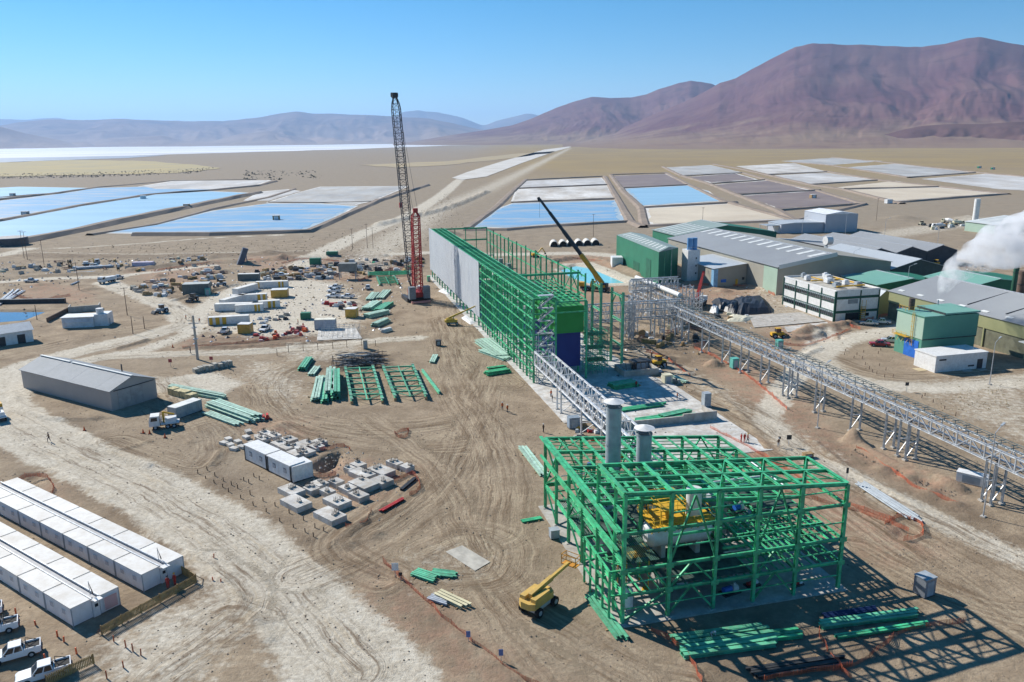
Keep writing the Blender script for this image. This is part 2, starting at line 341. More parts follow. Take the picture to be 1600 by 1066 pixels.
def N(nt, t, **kw):
    n = nt.nodes.new(t)
    for k, v in kw.items(): setattr(n, k, v)
    return n
def ground_material():
    m = bpy.data.materials.new('desert_soil'); m.use_nodes = True; nt = m.node_tree; L = nt.links
    b = nt.nodes['Principled BSDF']; b.inputs['Roughness'].default_value = 0.95; b.inputs['Specular IOR Level'].default_value = 0.1
    pos = N(nt, 'ShaderNodeNewGeometry').outputs['Position']
    def noise(scale, det=5, rough=0.6, vec=None, dist=0.0):
        q = N(nt, 'ShaderNodeTexNoise'); q.inputs['Scale'].default_value = scale; q.inputs['Detail'].default_value = det
        q.inputs['Roughness'].default_value = rough; q.inputs['Distortion'].default_value = dist
        L.new(vec or pos, q.inputs['Vector']); return q.outputs[0]
    def rng(v, a, c, o0=0.0, o1=1.0):
        q = N(nt, 'ShaderNodeMapRange'); q.inputs[1].default_value = a; q.inputs[2].default_value = c
        q.inputs[3].default_value = o0; q.inputs[4].default_value = o1; L.new(v, q.inputs[0]); return q.outputs[0]
    def mix(f, a, c):
        q = N(nt, 'ShaderNodeMix', data_type='RGBA')
        for i, s in ((0, f), (6, a), (7, c)):
            if isinstance(s, tuple): q.inputs[i].default_value = (*s, 1)
            elif isinstance(s, float): q.inputs[i].default_value = s
            else: L.new(s, q.inputs[i])
        return q.outputs[2]
    def mth(op, a, c):
        q = N(nt, 'ShaderNodeMath', operation=op)
        for i, s in ((0, a), (1, c)):
            if isinstance(s, (int, float)): q.inputs[i].default_value = s
            else: L.new(s, q.inputs[i])
        return q.outputs[0]
    def attr(n, vec=False):
        q = N(nt, 'ShaderNodeAttribute', attribute_name=n); return q.outputs['Vector' if vec else 'Fac']
    big = noise(0.018, 6, 0.6); mid = noise(0.14, 6, 0.65); fine = noise(1.3, 6, 0.7); grit = noise(7.0, 3, 0.7)
    c = mix(rng(mid, 0.38, 0.62), (0.395, 0.308, 0.214), (0.240, 0.180, 0.122))
    c = mix(rng(big, 0.42, 0.62, 0, 0.55), c, (0.325, 0.262, 0.188))
    c = mix(mth('MULTIPLY', attr('grav'), 0.8), c, (0.295, 0.255, 0.200))
    st = mix(rng(noise(0.004, 5, 0.6), 0.4, 0.62), (0.30, 0.228, 0.128), (0.35, 0.262, 0.125))
    c = mix(attr('straw'), c, st)
    rd = mth('MULTIPLY', attr('red'), rng(noise(0.4, 5, 0.7), 0.38, 0.6))
    c = mix(rd, c, (0.40, 0.235, 0.16))
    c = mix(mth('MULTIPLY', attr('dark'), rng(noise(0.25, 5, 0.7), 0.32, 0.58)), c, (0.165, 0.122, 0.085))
    e = mth('ADD', attr('pale'), rng(noise(0.7, 6, 0.7), 0.3, 0.7, -0.35, 0.35))
    pl = mth('MULTIPLY', rng(e, 0.15, 0.6), rng(attr('pale'), 0.0, 0.12))
    c = mix(pl, c, mix(rng(noise(0.3, 6, 0.7), 0.35, 0.7), (0.64, 0.585, 0.485), (0.50, 0.44, 0.345)))
    hb = []
    for k, (sc, st_) in enumerate(((1.05, 0.045), (1.35, 0.06))):
        v = attr('trk%d' % k, True)
        sep = N(nt, 'ShaderNodeSeparateXYZ'); L.new(v, sep.inputs[0])
        cb = N(nt, 'ShaderNodeCombineXYZ')
        wob = mth('MULTIPLY', noise(0.11, 4, 0.6), 2.2)
        L.new(mth('MULTIPLY', mth('ADD', sep.outputs[0], wob), sc), cb.inputs[0]); L.new(mth('MULTIPLY', sep.outputs[1], st_), cb.inputs[1])
        cb.inputs[2].default_value = 3.7 * k
        tn = noise(1.0, 6, 0.75, cb.outputs[0], 0.15)
        w = mth('MULTIPLY', sep.outputs[2], rng(noise(0.07 + .02 * k, 5, 0.65), 0.36, 0.58, 0.4, 1.0))
        dk = mth('MULTIPLY', mth('MULTIPLY', rng(tn, 0.49, 0.62), w), 0.95)
        lt = mth('MULTIPLY', mth('MULTIPLY', rng(tn, 0.49, 0.38), w), 0.65)
        c = mix(dk, c, (0.165, 0.113, 0.070)); c = mix(lt, c, (0.50, 0.405, 0.28))
        hb.append(mth('MULTIPLY', mth('MULTIPLY', tn, w), 0.5))
    c = mix(rng(fine, 0.42, 0.72, 0.0, 0.55), c, (0.175, 0.128, 0.082))
    c = mix(rng(grit, 0.66, 0.74, 0.0, 0.35), c, (0.50, 0.44, 0.36))
    L.new(c, b.inputs['Base Color'])
    h = mth('ADD', mth('ADD', mth('MULTIPLY', fine, 0.35), mth('MULTIPLY', grit, 0.08)), mth('ADD', hb[0], hb[1]))
    bp = N(nt, 'ShaderNodeBump'); bp.inputs['Strength'].default_value = 0.75; bp.inputs['Distance'].default_value = 0.8
    L.new(h, bp.inputs['Height']); L.new(bp.outputs[0], b.inputs['Normal'])
    return m
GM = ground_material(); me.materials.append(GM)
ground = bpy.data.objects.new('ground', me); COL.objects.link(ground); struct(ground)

# ------------------------------------------------------------------ mountains round the basin
def mountain_material(name, c1, c2, low, dark, z0, z1, sc):
    m = bpy.data.materials.new(name); m.use_nodes = True; nt = m.node_tree; L = nt.links
    b = nt.nodes['Principled BSDF']; b.inputs['Roughness'].default_value = 0.95; b.inputs['Specular IOR Level'].default_value = 0.05
    pos = N(nt, 'ShaderNodeNewGeometry').outputs['Position']
    def noise(s, d=6):
        q = N(nt, 'ShaderNodeTexNoise'); q.inputs['Scale'].default_value = s; q.inputs['Detail'].default_value = d
        q.inputs['Roughness'].default_value = 0.62; L.new(pos, q.inputs['Vector']); return q.outputs[0]
    def rng(v, a, c, o0=0.0, o1=1.0):
        q = N(nt, 'ShaderNodeMapRange'); q.inputs[1].default_value = a; q.inputs[2].default_value = c
        q.inputs[3].default_value = o0; q.inputs[4].default_value = o1; L.new(v, q.inputs[0]); return q.outputs[0]
    def mix(f, a, c):
        q = N(nt, 'ShaderNodeMix', data_type='RGBA'); L.new(f, q.inputs[0])
        for i, s in ((6, a), (7, c)):
            if isinstance(s, tuple): q.inputs[i].default_value = (*s, 1)
            else: L.new(s, q.inputs[i])
        return q.outputs[2]
    c = mix(rng(noise(sc), 0.4, 0.62), c1, c2)
    c = mix(rng(noise(sc * 2.7), 0.55, 0.68, 0, 0.7), c, dark)
    sep = N(nt, 'ShaderNodeSeparateXYZ'); L.new(pos, sep.inputs[0])
    ad = N(nt, 'ShaderNodeMath', operation='ADD'); L.new(sep.outputs[2], ad.inputs[0])
    L.new(rng(noise(sc * 1.5), 0.3, 0.7, -0.5 * z1, 0.5 * z1), ad.inputs[1])
    c = mix(rng(ad.outputs[0], z0, z1, 1.0, 0.0), c, low)
    L.new(c, b.inputs['Base Color']); return m
def mountain(name, prof, D, r0, material, seed, rough=0.25, na=340, nr=90, back=1.5, spur=900.0, ext=0.25, fall=None, power=1.5):
    A = [pdir(u, v) for u, v in prof]
    az = np.array([a for a, t in A]); el = np.array([max(CAM_H + D * t, 0.0) for a, t in A])
    ea = az[0] - (ext if not fall else 0.02), az[-1] + (ext if not fall else 0.02)
    a = np.linspace(ea[0], ea[1], na)
    cr = np.interp(a, az, el)
    k = np.hanning(7); k /= k.sum(); cr = np.convolve(np.pad(cr, 3, 'edge'), k, 'valid')
    if not fall:                                   # the range goes on past the frame, gently uneven
        o = (a < az[0]) | (a > az[-1]); cr = np.where(o, cr * (0.75 + 0.5 * vnoise(a * 14, a * 0, seed)), cr)
    cr = cr * (1 + 0.05 * (fbm(a * D / 420.0, a * 0 + 3, seed + 5, 4) - 0.5))
    tt = np.linspace(0, back, nr)
    AA, TT = np.meshgrid(a, tt)
    crv = np.broadcast_to(cr, AA.shape)
    x1 = AA * D / spur
    warp = fbm(x1 * 0.7, TT * 2.0, seed + 9, 3) * 1.6
    n1 = np.abs(fbm(x1 + warp, TT * 1.3, seed, 4) - 0.5) * 2
    n2 = fbm(x1 * 3.1 + warp, TT * 3.0, seed + 31, 4) - 0.5
    n3 = np.abs(fbm(x1 * 6.5 + warp * 2, TT * 3.5, seed + 47, 4) - 0.5)
    up = np.clip(TT, 0, 1); env = up * (1 - up) * 4
    t2 = np.clip(up - env * (rough * (0.6 - n1) - rough * 0.5 * n2 + rough * 0.30 * (0.25 - n3)), 0, 1)
    s = t2 ** power
    s = np.where(TT > 1, np.clip(1 - (TT - 1) / (back - 1) * (1.0 + 0.4 * n2), 0, 1), s)
    ZZ = crv * s - np.where(TT > 1, 0, (1 - up) * 6.0)
    RR = r0 + (D - r0) * TT
    co = np.stack([RR * np.sin(AA), RR * np.cos(AA), ZZ], -1).reshape(-1, 3)
    i0 = (np.arange(nr - 1)[:, None] * na + np.arange(na - 1)[None, :]).ravel()
    f = np.stack([i0, i0 + 1, i0 + na + 1, i0 + na], 1)
    me = bpy.data.meshes.new(name); me.from_pydata(co.tolist(), [], f.tolist())
    me.polygons.foreach_set('use_smooth', np.ones(len(f), bool)); me.materials.append(material); me.update()
    o = bpy.data.objects.new(name, me); COL.objects.link(o); return struct(o)
PUR = mountain_material('purple_volcanic_slope', (0.135, 0.066, 0.072), (0.175, 0.098, 0.090), (0.25, 0.175, 0.125), (0.088, 0.046, 0.052), 20, 170, 0.0013)
DRK = mountain_material('dark_lava_slope', (0.12, 0.068, 0.066), (0.165, 0.098, 0.085), (0.25, 0.18, 0.13), (0.085, 0.05, 0.05), 2, 20, 0.002)
BRN = mountain_material('brown_far_slope', (0.235, 0.165, 0.13), (0.165, 0.118, 0.10), (0.30, 0.225, 0.175), (0.11, 0.085, 0.08), 20, 420, 0.0006)
FAR = mountain_material('pale_far_slope', (0.23, 0.18, 0.15), (0.16, 0.13, 0.115), (0.26, 0.20, 0.165), (0.12, 0.10, 0.095), 20, 300, 0.0004)
mountain('far_mountain_range', [(-60, 188), (0, 186), (40, 187), (85, 183), (110, 187), (190, 196), (300, 205), (600, 196), (626, 175), (650, 172), (680, 174),
         (720, 183), (755, 197), (775, 189), (800, 183), (826, 176), (850, 182), (950, 205), (1100, 205)], 34000, 22000, FAR, 11, 0.3, 420, 60, 1.3, 2600.0, 0.25)
mountain('mountain_range', [(-80, 200), (0, 196), (30, 190), (80, 186), (150, 187), (185, 185), (215, 187), (290, 189), (330, 188), (350, 189), (400, 184),
         (440, 177), (462, 174), (485, 177), (520, 177), (580, 180), (640, 183), (665, 184), (700, 191), (750, 202), (810, 212), (900, 217)], 22000, 13000, BRN, 23, 0.42, 420, 90, 1.4, 1500.0, 0.25, power=1.15)
mountain('foothill', [(-80, 190), (0, 197), (40, 208), (90, 218), (120, 226), (140, 231)], 14500, 11500, BRN, 5, 0.3, 120, 40, 1.4, 700.0, fall=1)
mountain('foothill', [(110, 231), (160, 217), (200, 214), (235, 213), (255, 212), (285, 220), (330, 221), (370, 210), (420, 205), (460, 213), (500, 222), (520, 226)], 16000, 12600, BRN, 8, 0.3, 160, 40, 1.4, 700.0, fall=1, power=1.1)
mountain('hill_range', [(640, 222), (700, 212), (760, 203), (800, 196), (830, 186), (870, 168), (900, 158), (925, 152), (955, 153), (985, 152), (1010, 148), (1030, 139),
         (1060, 130), (1080, 126), (1112, 132), (1150, 150), (1250, 180)], 12500, 7400, PUR, 41, 0.24, 420, 140, 1.35, 1300.0, fall=1, power=1.2)
mountain('volcanic_mountain', [(905, 219), (960, 206), (1010, 184), (1060, 163), (1100, 143), (1125, 130), (1150, 123), (1180, 106), (1215, 88), (1245, 73), (1270, 67), (1300, 67), (1330, 71),
         (1370, 71), (1410, 74), (1440, 75), (1480, 70), (1510, 61), (1530, 58), (1560, 63), (1600, 72), (1650, 90), (1760, 130), (1900, 170), (2050, 206)], 9500, 3600, PUR, 67, 0.17, 760, 220, 1.5, 1500.0, fall=1, power=1.5)
mountain('hill', [(950, 219), (1000, 209), (1040, 200), (1080, 193), (1120, 178), (1160, 171), (1200, 169), (1240, 175), (1290, 189), (1340, 197), (1400, 206)], 7600, 5200, PUR, 71, 0.22, 320, 110, 1.6, 900.0, fall=1, power=1.1)
mountain('hill', [(1385, 210), (1410, 203), (1440, 197), (1480, 194), (1530, 194), (1580, 191), (1640, 188), (1750, 196), (1850, 209)], 4900, 4300, DRK, 79, 0.4, 160, 40, 1.5, 260.0, fall=1, power=0.9)

# ------------------------------------------------------------------ salt flat, lagoon, grass meadow
SALT = mat('white_salt', (0.74, 0.75, 0.77), 0.8, scale=0.0016, col2=(0.42, 0.43, 0.45), stretch=(.25, 1, 1))
SALTY = mat('salt_crust', (0.62, 0.61, 0.59), 0.8, scale=0.02, col2=(0.33, 0.32, 0.31), stretch=(1, .3, 1), dust=.45)
MEADOW = mat('yellow_grass_meadow', (0.42, 0.33, 0.15), 0.95, scale=0.01, col2=(0.33, 0.28, 0.17))
def wavy(pts, amp, n=8, seed=1):
    out = []; rr = random.Random(seed)
    for i, p in enumerate(pts):
        q = pts[(i + 1) % len(pts)]
        for k in range(n):
            t = k / n; w = amp * (1 if k else 0.3)
            out.append((p[0] + (q[0] - p[0]) * t + rr.uniform(-6, 6) * w, p[1] + (q[1] - p[1]) * t + rr.uniform(-1, 1) * w))
    return out
sheet('salt_flat', gl(wavy([(-300, 235), (-100, 232.3), (120, 230), (300, 229.0), (500, 226.5), (700, 224.0), (850, 223.6), (830, 225.6), (700, 227.5), (560, 233), (420, 237), (300, 240.5), (180, 244), (0, 247.5), (-200, 251), (-400, 254)], 0.25, 4), 0.5), SALT)
sheet('dry_lagoon', gl([(-300, 252), (0, 247.3), (180, 243.8), (262, 242.5), (200, 247), (60, 251.5), (0, 254), (-300, 262)], 0.7), mat('wet_mud', (0.30, 0.32, 0.36), 0.5, scale=0.005))
sheet('grass_meadow', gl(wavy([(-300, 262), (0, 254), (110, 250), (230, 252), (310, 258), (345, 263), (280, 270), (150, 273), (0, 276), (-300, 286)], 0.7, 6), 0.6), MEADOW)
sheet('grass_meadow', gl(wavy([(560, 258), (700, 252), (800, 241), (880, 236), (800, 247), (700, 258), (620, 262)], 0.5, 6), 0.5), mat('ochre_grass', (0.40, 0.31, 0.17), 0.95, scale=0.01, col2=(0.33, 0.27, 0.18)))
sheet('airstrip', gl([(706, 278), (730, 269), (785, 252), (850, 234), (890, 229), (893, 229.8), (866, 237), (815, 255), (760, 276), (722, 281)], 0.5), mat('airstrip_gravel', (0.62, 0.59, 0.54), 0.9, scale=0.02, col2=(0.48, 0.44, 0.38)))

# ------------------------------------------------------------------ evaporation ponds
def water_mat(name, col, rough, mixc=None, sc=0.02, lo=0.5, hi=0.6, spec=0.5, stretch=None):
    m = mat(name, col, rough, 0, 0.1, sc, mixc or tuple(c * 0.85 for c in col), spec=spec, stretch=stretch)
    mr = [n for n in m.node_tree.nodes if n.type == 'MAP_RANGE'][0]; mr.inputs[1].default_value = lo; mr.inputs[2].default_value = hi
    return m
BLUE = water_mat('pond_brine_blue', (0.33, 0.52, 0.66), 0.45, (0.27, 0.46, 0.60), 0.03, 0.38, 0.64, spec=.25, stretch=(.2, 1, 1))
BLUE2 = water_mat('pond_brine_salt_patches', (0.19, 0.37, 0.56), 0.6, (0.42, 0.45, 0.47), 0.06, 0.46, 0.66, spec=.12, stretch=(.3, 1, 1))
TURQ = water_mat('turquoise_brine', (0.22, 0.62, 0.66), 0.15)
GREY = mat('drying_salt_grey', (0.50, 0.50, 0.48), 0.8, scale=0.022, col2=(0.27, 0.27, 0.27), stretch=(1, .35, 1), dust=.5)
WHT = mat('drying_salt_white', (0.78, 0.76, 0.72), 0.8, scale=0.02, col2=(0.30, 0.27, 0.23), stretch=(1, .3, 1), dust=.55)
BEIGE = mat('beige_salt_bed', (0.62, 0.54, 0.42), 0.9, scale=0.012, col2=(0.50, 0.42, 0.32), dust=.3)
PURP = mat('purple_brown_bed', (0.19, 0.145, 0.135), 0.6, scale=0.02, col2=(0.27, 0.21, 0.185), dust=.35)
SHALLOW = mat('shallow_brine', (0.46, 0.53, 0.56), .4, 0, 0, .03, (0.34, 0.44, 0.50))
BERM = mat('embankment_soil', (0.29, 0.23, 0.18), 0.95, scale=0.06, col2=(0.20, 0.16, 0.13), bump=0.4, bscale=1.0)
SHORE = mat('salt_edge', (0.72, 0.70, 0.66), 0.8, scale=0.1, col2=(0.5, 0.46, 0.40))
def pond(px, m, z=0.30):
    P = gl(px, 0.0); c = sum(P, Vector()) / len(P); d = (P[0] - c).length
    sheet('salt_margin', P, SHORE, z - .12)
    if 'brine' in m.name:
        Q = []
        for i, p in enumerate(P):
            q = P[(i + 1) % len(P)]; n = max(1, int((q - p).length / 9)); rr = random.Random(int(p.x * 5 + p.y))
            Q += [c + (p.lerp(q, k / n) - c) * (1 - min(.06, 5.0 / d) * rr.uniform(.2, 1.2)) for k in range(n)]
        sheet('shallow_brine', Q, SHALLOW, z - .06)
    Q = []
    for i, p in enumerate(P):
        q = P[(i + 1) % len(P)]; n = max(1, int((q - p).length / 10)); rr = random.Random(int(p.x * 3 + p.y))
        Q += [c + (p.lerp(q, k / n) - c) * (1 - min(.09, (11 if 'brine' in m.name else 5) / d) * rr.uniform(.5, 1.35)) for k in range(n)]
    return sheet('evaporation_pond', Q, m, z)
def berm(px, w=5.0, h=1.6, closed=False, top=0.4, m=None):
    pts = gl(px); vs = []; fs = []
    if not closed:
        dense = []
        for a, b in zip(pts, pts[1:]):
            n = max(1, int((b - a).length / 25))
            dense += [a.lerp(b, k / n) for k in range(n)]
        pts = dense + [pts[-1]]
    for i, p in enumerate(pts):
        a = pts[max(i - 1, 0)]; b = pts[min(i + 1, len(pts) - 1)]
        t = (b - a).normalized(); n = Vector((-t.y, t.x, 0))
        hh = h * random.uniform(0.8, 1.15)
        for o, z in ((-w, -0.4), (-w * top, hh), (w * top, hh * random.uniform(.9, 1.05)), (w, -0.4)):
            q = p + n * (o + random.uniform(-.06, .06) * w); vs.append((q.x, q.y, z))
        if i:
            k = i * 4
            fs += [(k - 4 + j, k - 3 + j, k + 1 + j, k + j) for j in range(3)]
    me = bpy.data.meshes.new('embankment'); me.from_pydata(vs, [], fs); me.materials.append(m or BERM); me.update()
    o = bpy.data.objects.new('embankment', me); COL.objects.link(o); return struct(o)
# left group
pond([(-250, 300), (-60, 297), (30, 292), (145, 294), (92, 301), (0, 311), (-250, 330)], BLUE)
pond([(150, 294), (300, 290), (420, 283), (400, 288), (330, 298), (240, 303), (120, 322), (0, 344), (-250, 372), (-250, 335), (0, 314), (95, 303)], BLUE2)
pond([(330, 299), (402, 302), (330, 316), (240, 334), (120, 360), (30, 378), (-60, 388), (-250, 420), (-250, 375), (0, 347), (130, 322), (245, 304)], BLUE)
pond([(215, 292), (270, 283), (425, 282), (395, 292), (330, 297), (240, 296)], SALTY, 0.36)
pond([(150, 365), (240, 352), (330, 330), (420, 318), (500, 318), (560, 322), (515, 346), (480, 361), (330, 366), (220, 366)], BLUE2)
pond([(415, 317), (470, 300), (500, 292), (640, 291), (585, 314), (555, 321), (500, 317)], GREY)
pond([(405, 300), (450, 296), (470, 299), (420, 314), (380, 314)], SALTY)
berm([(-250, 333), (0, 312.5), (95, 302), (148, 294)], 5)
berm([(-250, 374), (0, 346), (120, 323), (240, 304), (330, 298), (402, 291), (430, 284)], 5)
berm([(-60, 395), (35, 379), (120, 362), (240, 336), (330, 317), (404, 302)], 7, 2.6)
berm([(140, 368), (240, 352), (330, 328), (420, 309), (460, 296)], 4, 1.2)
berm([(210, 368), (330, 368), (482, 363), (518, 347), (590, 315), (668, 290)], 5, 1.8)
berm([(420, 316.5), (500, 317.5), (590, 315)], 2, 0.8)
berm([(0, 309), (90, 302), (150, 293.5), (270, 283), (400, 281)], 4, 1.0)
# middle and right groups
pond([(736, 356), (775, 327), (800, 318), (966, 313), (979, 345), (860, 352), (790, 357)], BLUE2)
pond([(798, 316), (806, 296), (950, 290), (962, 309), (880, 314)], WHT)
pond([(808, 294), (820, 283), (940, 278), (950, 288)], SALTY)
pond([(958, 275), (1040, 272), (1074, 289), (972, 294)], PURP)
pond([(974, 295), (1075, 290), (1108, 299), (1128, 315), (1000, 323)], BLUE)
pond([(1004, 326), (1150, 318), (1215, 336), (1240, 343), (1010, 352)], BEIGE)
pond([(1040, 262), (1110, 258), (1160, 270), (1065, 274)], GREY)
pond([(1072, 277), (1150, 271), (1185, 281), (1110, 286)], PURP)
pond([(1112, 289), (1200, 282), (1270, 298), (1150, 304)], PURP)
pond([(1155, 306), (1282, 298), (1345, 318), (1215, 328)], PURP)
pond([(1150, 260), (1240, 255), (1290, 268), (1200, 272)], WHT)
pond([(1200, 275), (1290, 270), (1370, 282), (1262, 288)], SALTY)
pond([(1300, 294), (1400, 283), (1462, 292), (1320, 295)], BEIGE)
pond([(1318, 297), (1465, 293), (1560, 303), (1398, 315)], BEIGE)
pond([(1220, 252), (1300, 247), (1380, 252), (1300, 258)], GREY)
pond([(1320, 262), (1400, 256), (1520, 270), (1420, 277)], GREY)
pond([(1440, 280), (1540, 272), (1640, 280), (1640, 300), (1560, 296)], SALTY)
for q in ([(725, 360), (790, 360), (860, 354), (985, 347)], [(800, 317), (964, 311)], [(806, 295), (952, 289)], [(820, 282), (945, 276)], [(730, 358), (775, 325), (805, 296), (822, 281)],
          [(945, 276), (965, 311), (985, 347), (1005, 356)], [(955, 274), (975, 300), (1002, 325), (1008, 354)], [(955, 273.5), (1042, 271)], [(972, 294.5), (1075, 289.5)], [(1002, 325), (1150, 317)],
          [(1040, 270), (1076, 289), (1130, 315), (1240, 345)], [(1010, 354), (1242, 345), (1350, 320)], [(1036, 261), (1065, 275), (1110, 288), (1152, 305), (1217, 330), (1245, 346)], [(1065, 275.5), (1160, 270.5)],
          [(1110, 287.5), (1195, 281.5)], [(1152, 305), (1280, 298)], [(1217, 329.5), (1348, 319)], [(1160, 270), (1200, 282), (1275, 298), (1350, 320)], [(1115, 257), (1160, 265), (1200, 274), (1270, 290), (1320, 297), (1395, 316), (1410, 319)],
          [(1200, 273.5), (1290, 269)], [(1265, 289), (1372, 282)], [(1320, 296), (1465, 292.5)], [(1400, 317), (1570, 304)], [(1290, 268), (1372, 282), (1465, 292), (1575, 304)], [(1240, 254), (1300, 259), (1420, 278)], [(1420, 278), (1525, 270)], [(1300, 246), (1400, 256), (1525, 270), (1640, 280)]):
    berm(q, 4.5, 1.3)
# small basins inside the works
sheet('turquoise_basin', gl([(874, 420), (900, 413), (925, 417), (983, 440), (925, 442), (890, 432)]), TURQ, -0.85)
sheet('brine_basin', gl([(-60, 484), (0, 485), (70, 485.5), (38, 498), (-60, 506)]), water_mat('brine_basin', (0.10, 0.17, 0.27), 0.1), -0.55)

# ------------------------------------------------------------------ air
def haze_box():
    bm = bmesh.new(); bmesh.ops.create_cube(bm, size=1.0)
    me = bpy.data.meshes.new('haze'); bm.to_mesh(me); bm.free()
    o = bpy.data.objects.new('haze', me); COL.objects.link(o)
    o.scale = (90000, 62000, 1720); o.location = (0, 22000, 1720 / 2 - 12)
    m = bpy.data.materials.new('thin_air'); m.use_nodes = True; nt = m.node_tree
    nt.nodes.remove(nt.nodes['Principled BSDF'])
    v = nt.nodes.new('ShaderNodeVolumePrincipled'); v.inputs['Color'].default_value = (0.38, 0.63, 1.0, 1)
    v.inputs['Density'].default_value = 3.1e-5; v.inputs['Anisotropy'].default_value = 0.15
    nt.links.new(v.outputs[0], nt.nodes['Material Output'].inputs['Volume'])
    me.materials.append(m); o['kind'] = 'stuff'
    return o
haze_box()
# ------------------------------------------------------------------ object helpers
class MB:
    def __init__(s): s.v = []; s.f = []
    def add(s, vs, fs):
        k = len(s.v); s.v += [tuple(p) for p in vs]; s.f += [tuple(i + k for i in q) for q in fs]; return s
    def box(s, x0, x1, y0, y1, z0, z1):
        return s.add([(x0, y0, z0), (x1, y0, z0), (x1, y1, z0), (x0, y1, z0), (x0, y0, z1), (x1, y0, z1), (x1, y1, z1), (x0, y1, z1)],
                     [(3, 2, 1, 0), (4, 5, 6, 7), (0, 1, 5, 4), (1, 2, 6, 5), (2, 3, 7, 6), (3, 0, 4, 7)])
    def beam(s, p, q, w, h=None, up=(0, 0, 1)):
        h = h or w; p = Vector(p); q = Vector(q); t = (q - p).normalized(); up = Vector(up)
        if abs(t.dot(up)) > 0.98: up = Vector((0, 1, 0))
        a = t.cross(up).normalized() * w / 2; b = a.cross(t).normalized() * h / 2
        return s.add([p - a - b, p + a - b, p + a + b, p - a + b, q - a - b, q + a - b, q + a + b, q - a + b],
                     [(3, 2, 1, 0), (4, 5, 6, 7), (0, 1, 5, 4), (1, 2, 6, 5), (2, 3, 7, 6), (3, 0, 4, 7)])
    def tube(s, p, q, r, n=10, r2=None, cap=True):
        p = Vector(p); q = Vector(q); r2 = r if r2 is None else r2; t = (q - p).normalized()
        u = Vector((0, 0, 1)) if abs(t.z) < 0.9 else Vector((1, 0, 0))
        a = t.cross(u).normalized(); b = t.cross(a)
        vs = []
        for c, rr in ((p, r), (q, r2)):
            vs += [c + (a * math.cos(2 * math.pi * i / n) + b * math.sin(2 * math.pi * i / n)) * rr for i in range(n)]
        fs = [(i, (i + 1) % n, n + (i + 1) % n, n + i) for i in range(n)]
        if cap: fs += [tuple(range(n))[::-1], tuple(range(n, 2 * n))]
        return s.add(vs, fs)
    def prof(s, poly, axis, a, b):
        "extrude a 2-D outline along x ('x': outline is (y,z)) or y ('y': outline is (x,z)) or z"
        n = len(poly); vs = []
        for c in (a, b):
            for p in poly:
                vs.append({'x': (c, p[0], p[1]), 'y': (p[0], c, p[1]), 'z': (p[0], p[1], c)}[axis])
        fs = [(i, (i + 1) % n, n + (i + 1) % n, n + i) for i in range(n)] + [tuple(range(n))[::-1], tuple(range(n, 2 * n))]
        return s.add(vs, fs)
    def sphere(s, c, r, n=10, m=6, sq=(1, 1, 1), jit=0.0, rnd=random):
        vs = []; c = Vector(c)
        for j in range(m + 1):
            ph = math.pi * j / m
            for i in range(n):
                th = 2 * math.pi * i / n; k = r * (1 + rnd.uniform(-jit, jit))
                vs.append((c.x + k * sq[0] * math.sin(ph) * math.cos(th), c.y + k * sq[1] * math.sin(ph) * math.sin(th), c.z + k * sq[2] * math.cos(ph)))
        fs = [(j * n + i, (j + 1) * n + i, (j + 1) * n + (i + 1) % n, j * n + (i + 1) % n) for j in range(m) for i in range(n)]
        return s.add(vs, fs)
    def mesh(s, name, m, smooth=False):
        me = bpy.data.meshes.new(name); me.from_pydata(s.v, [], s.f)
        bm = bmesh.new(); bm.from_mesh(me); bmesh.ops.recalc_face_normals(bm, faces=bm.faces); bm.to_mesh(me); bm.free()
        if smooth:
            me.polygons.foreach_set('use_smooth', np.ones(len(me.polygons), bool))
            me.set_sharp_from_angle(angle=R(40))
        me.materials.append(m); me.update(); return me
    def build(s, name, m, parent=None, smooth=False, kind=None):
        o = bpy.data.objects.new(name, s.mesh(name, m, smooth)); COL.objects.link(o); o.parent = parent
        if kind: o['kind'] = kind
        return o
def tag(o, label, cat, group=None, kind=None):
    o['label'] = label; o['category'] = cat
    if group: o['group'] = group
    if kind: o['kind'] = kind
    return o
def thing(name, label, cat, loc=(0, 0, 0), rot=0.0, group=None):
    o = bpy.data.objects.new(name, None); COL.objects.link(o)
    o.empty_display_size = 0.5; o.location = loc; o.rotation_euler = (0, 0, rot)
    return tag(o, label, cat, group)
def copy_tree(o, parent=None):
    c = o.copy(); COL.objects.link(c); c.parent = parent
    for ch in list(o.children): copy_tree(ch, c)
    return c
ORD = ['first', 'second', 'third', 'fourth', 'fifth', 'sixth', 'seventh', 'eighth', 'ninth', 'tenth', 'eleventh', 'twelfth', 'thirteenth', 'fourteenth',
       'fifteenth', 'sixteenth', 'seventeenth', 'eighteenth', 'nineteenth', 'twentieth', 'twenty-first', 'twenty-second', 'twenty-third', 'twenty-fourth', 'twenty-fifth', 'twenty-sixth']
_unit = {}
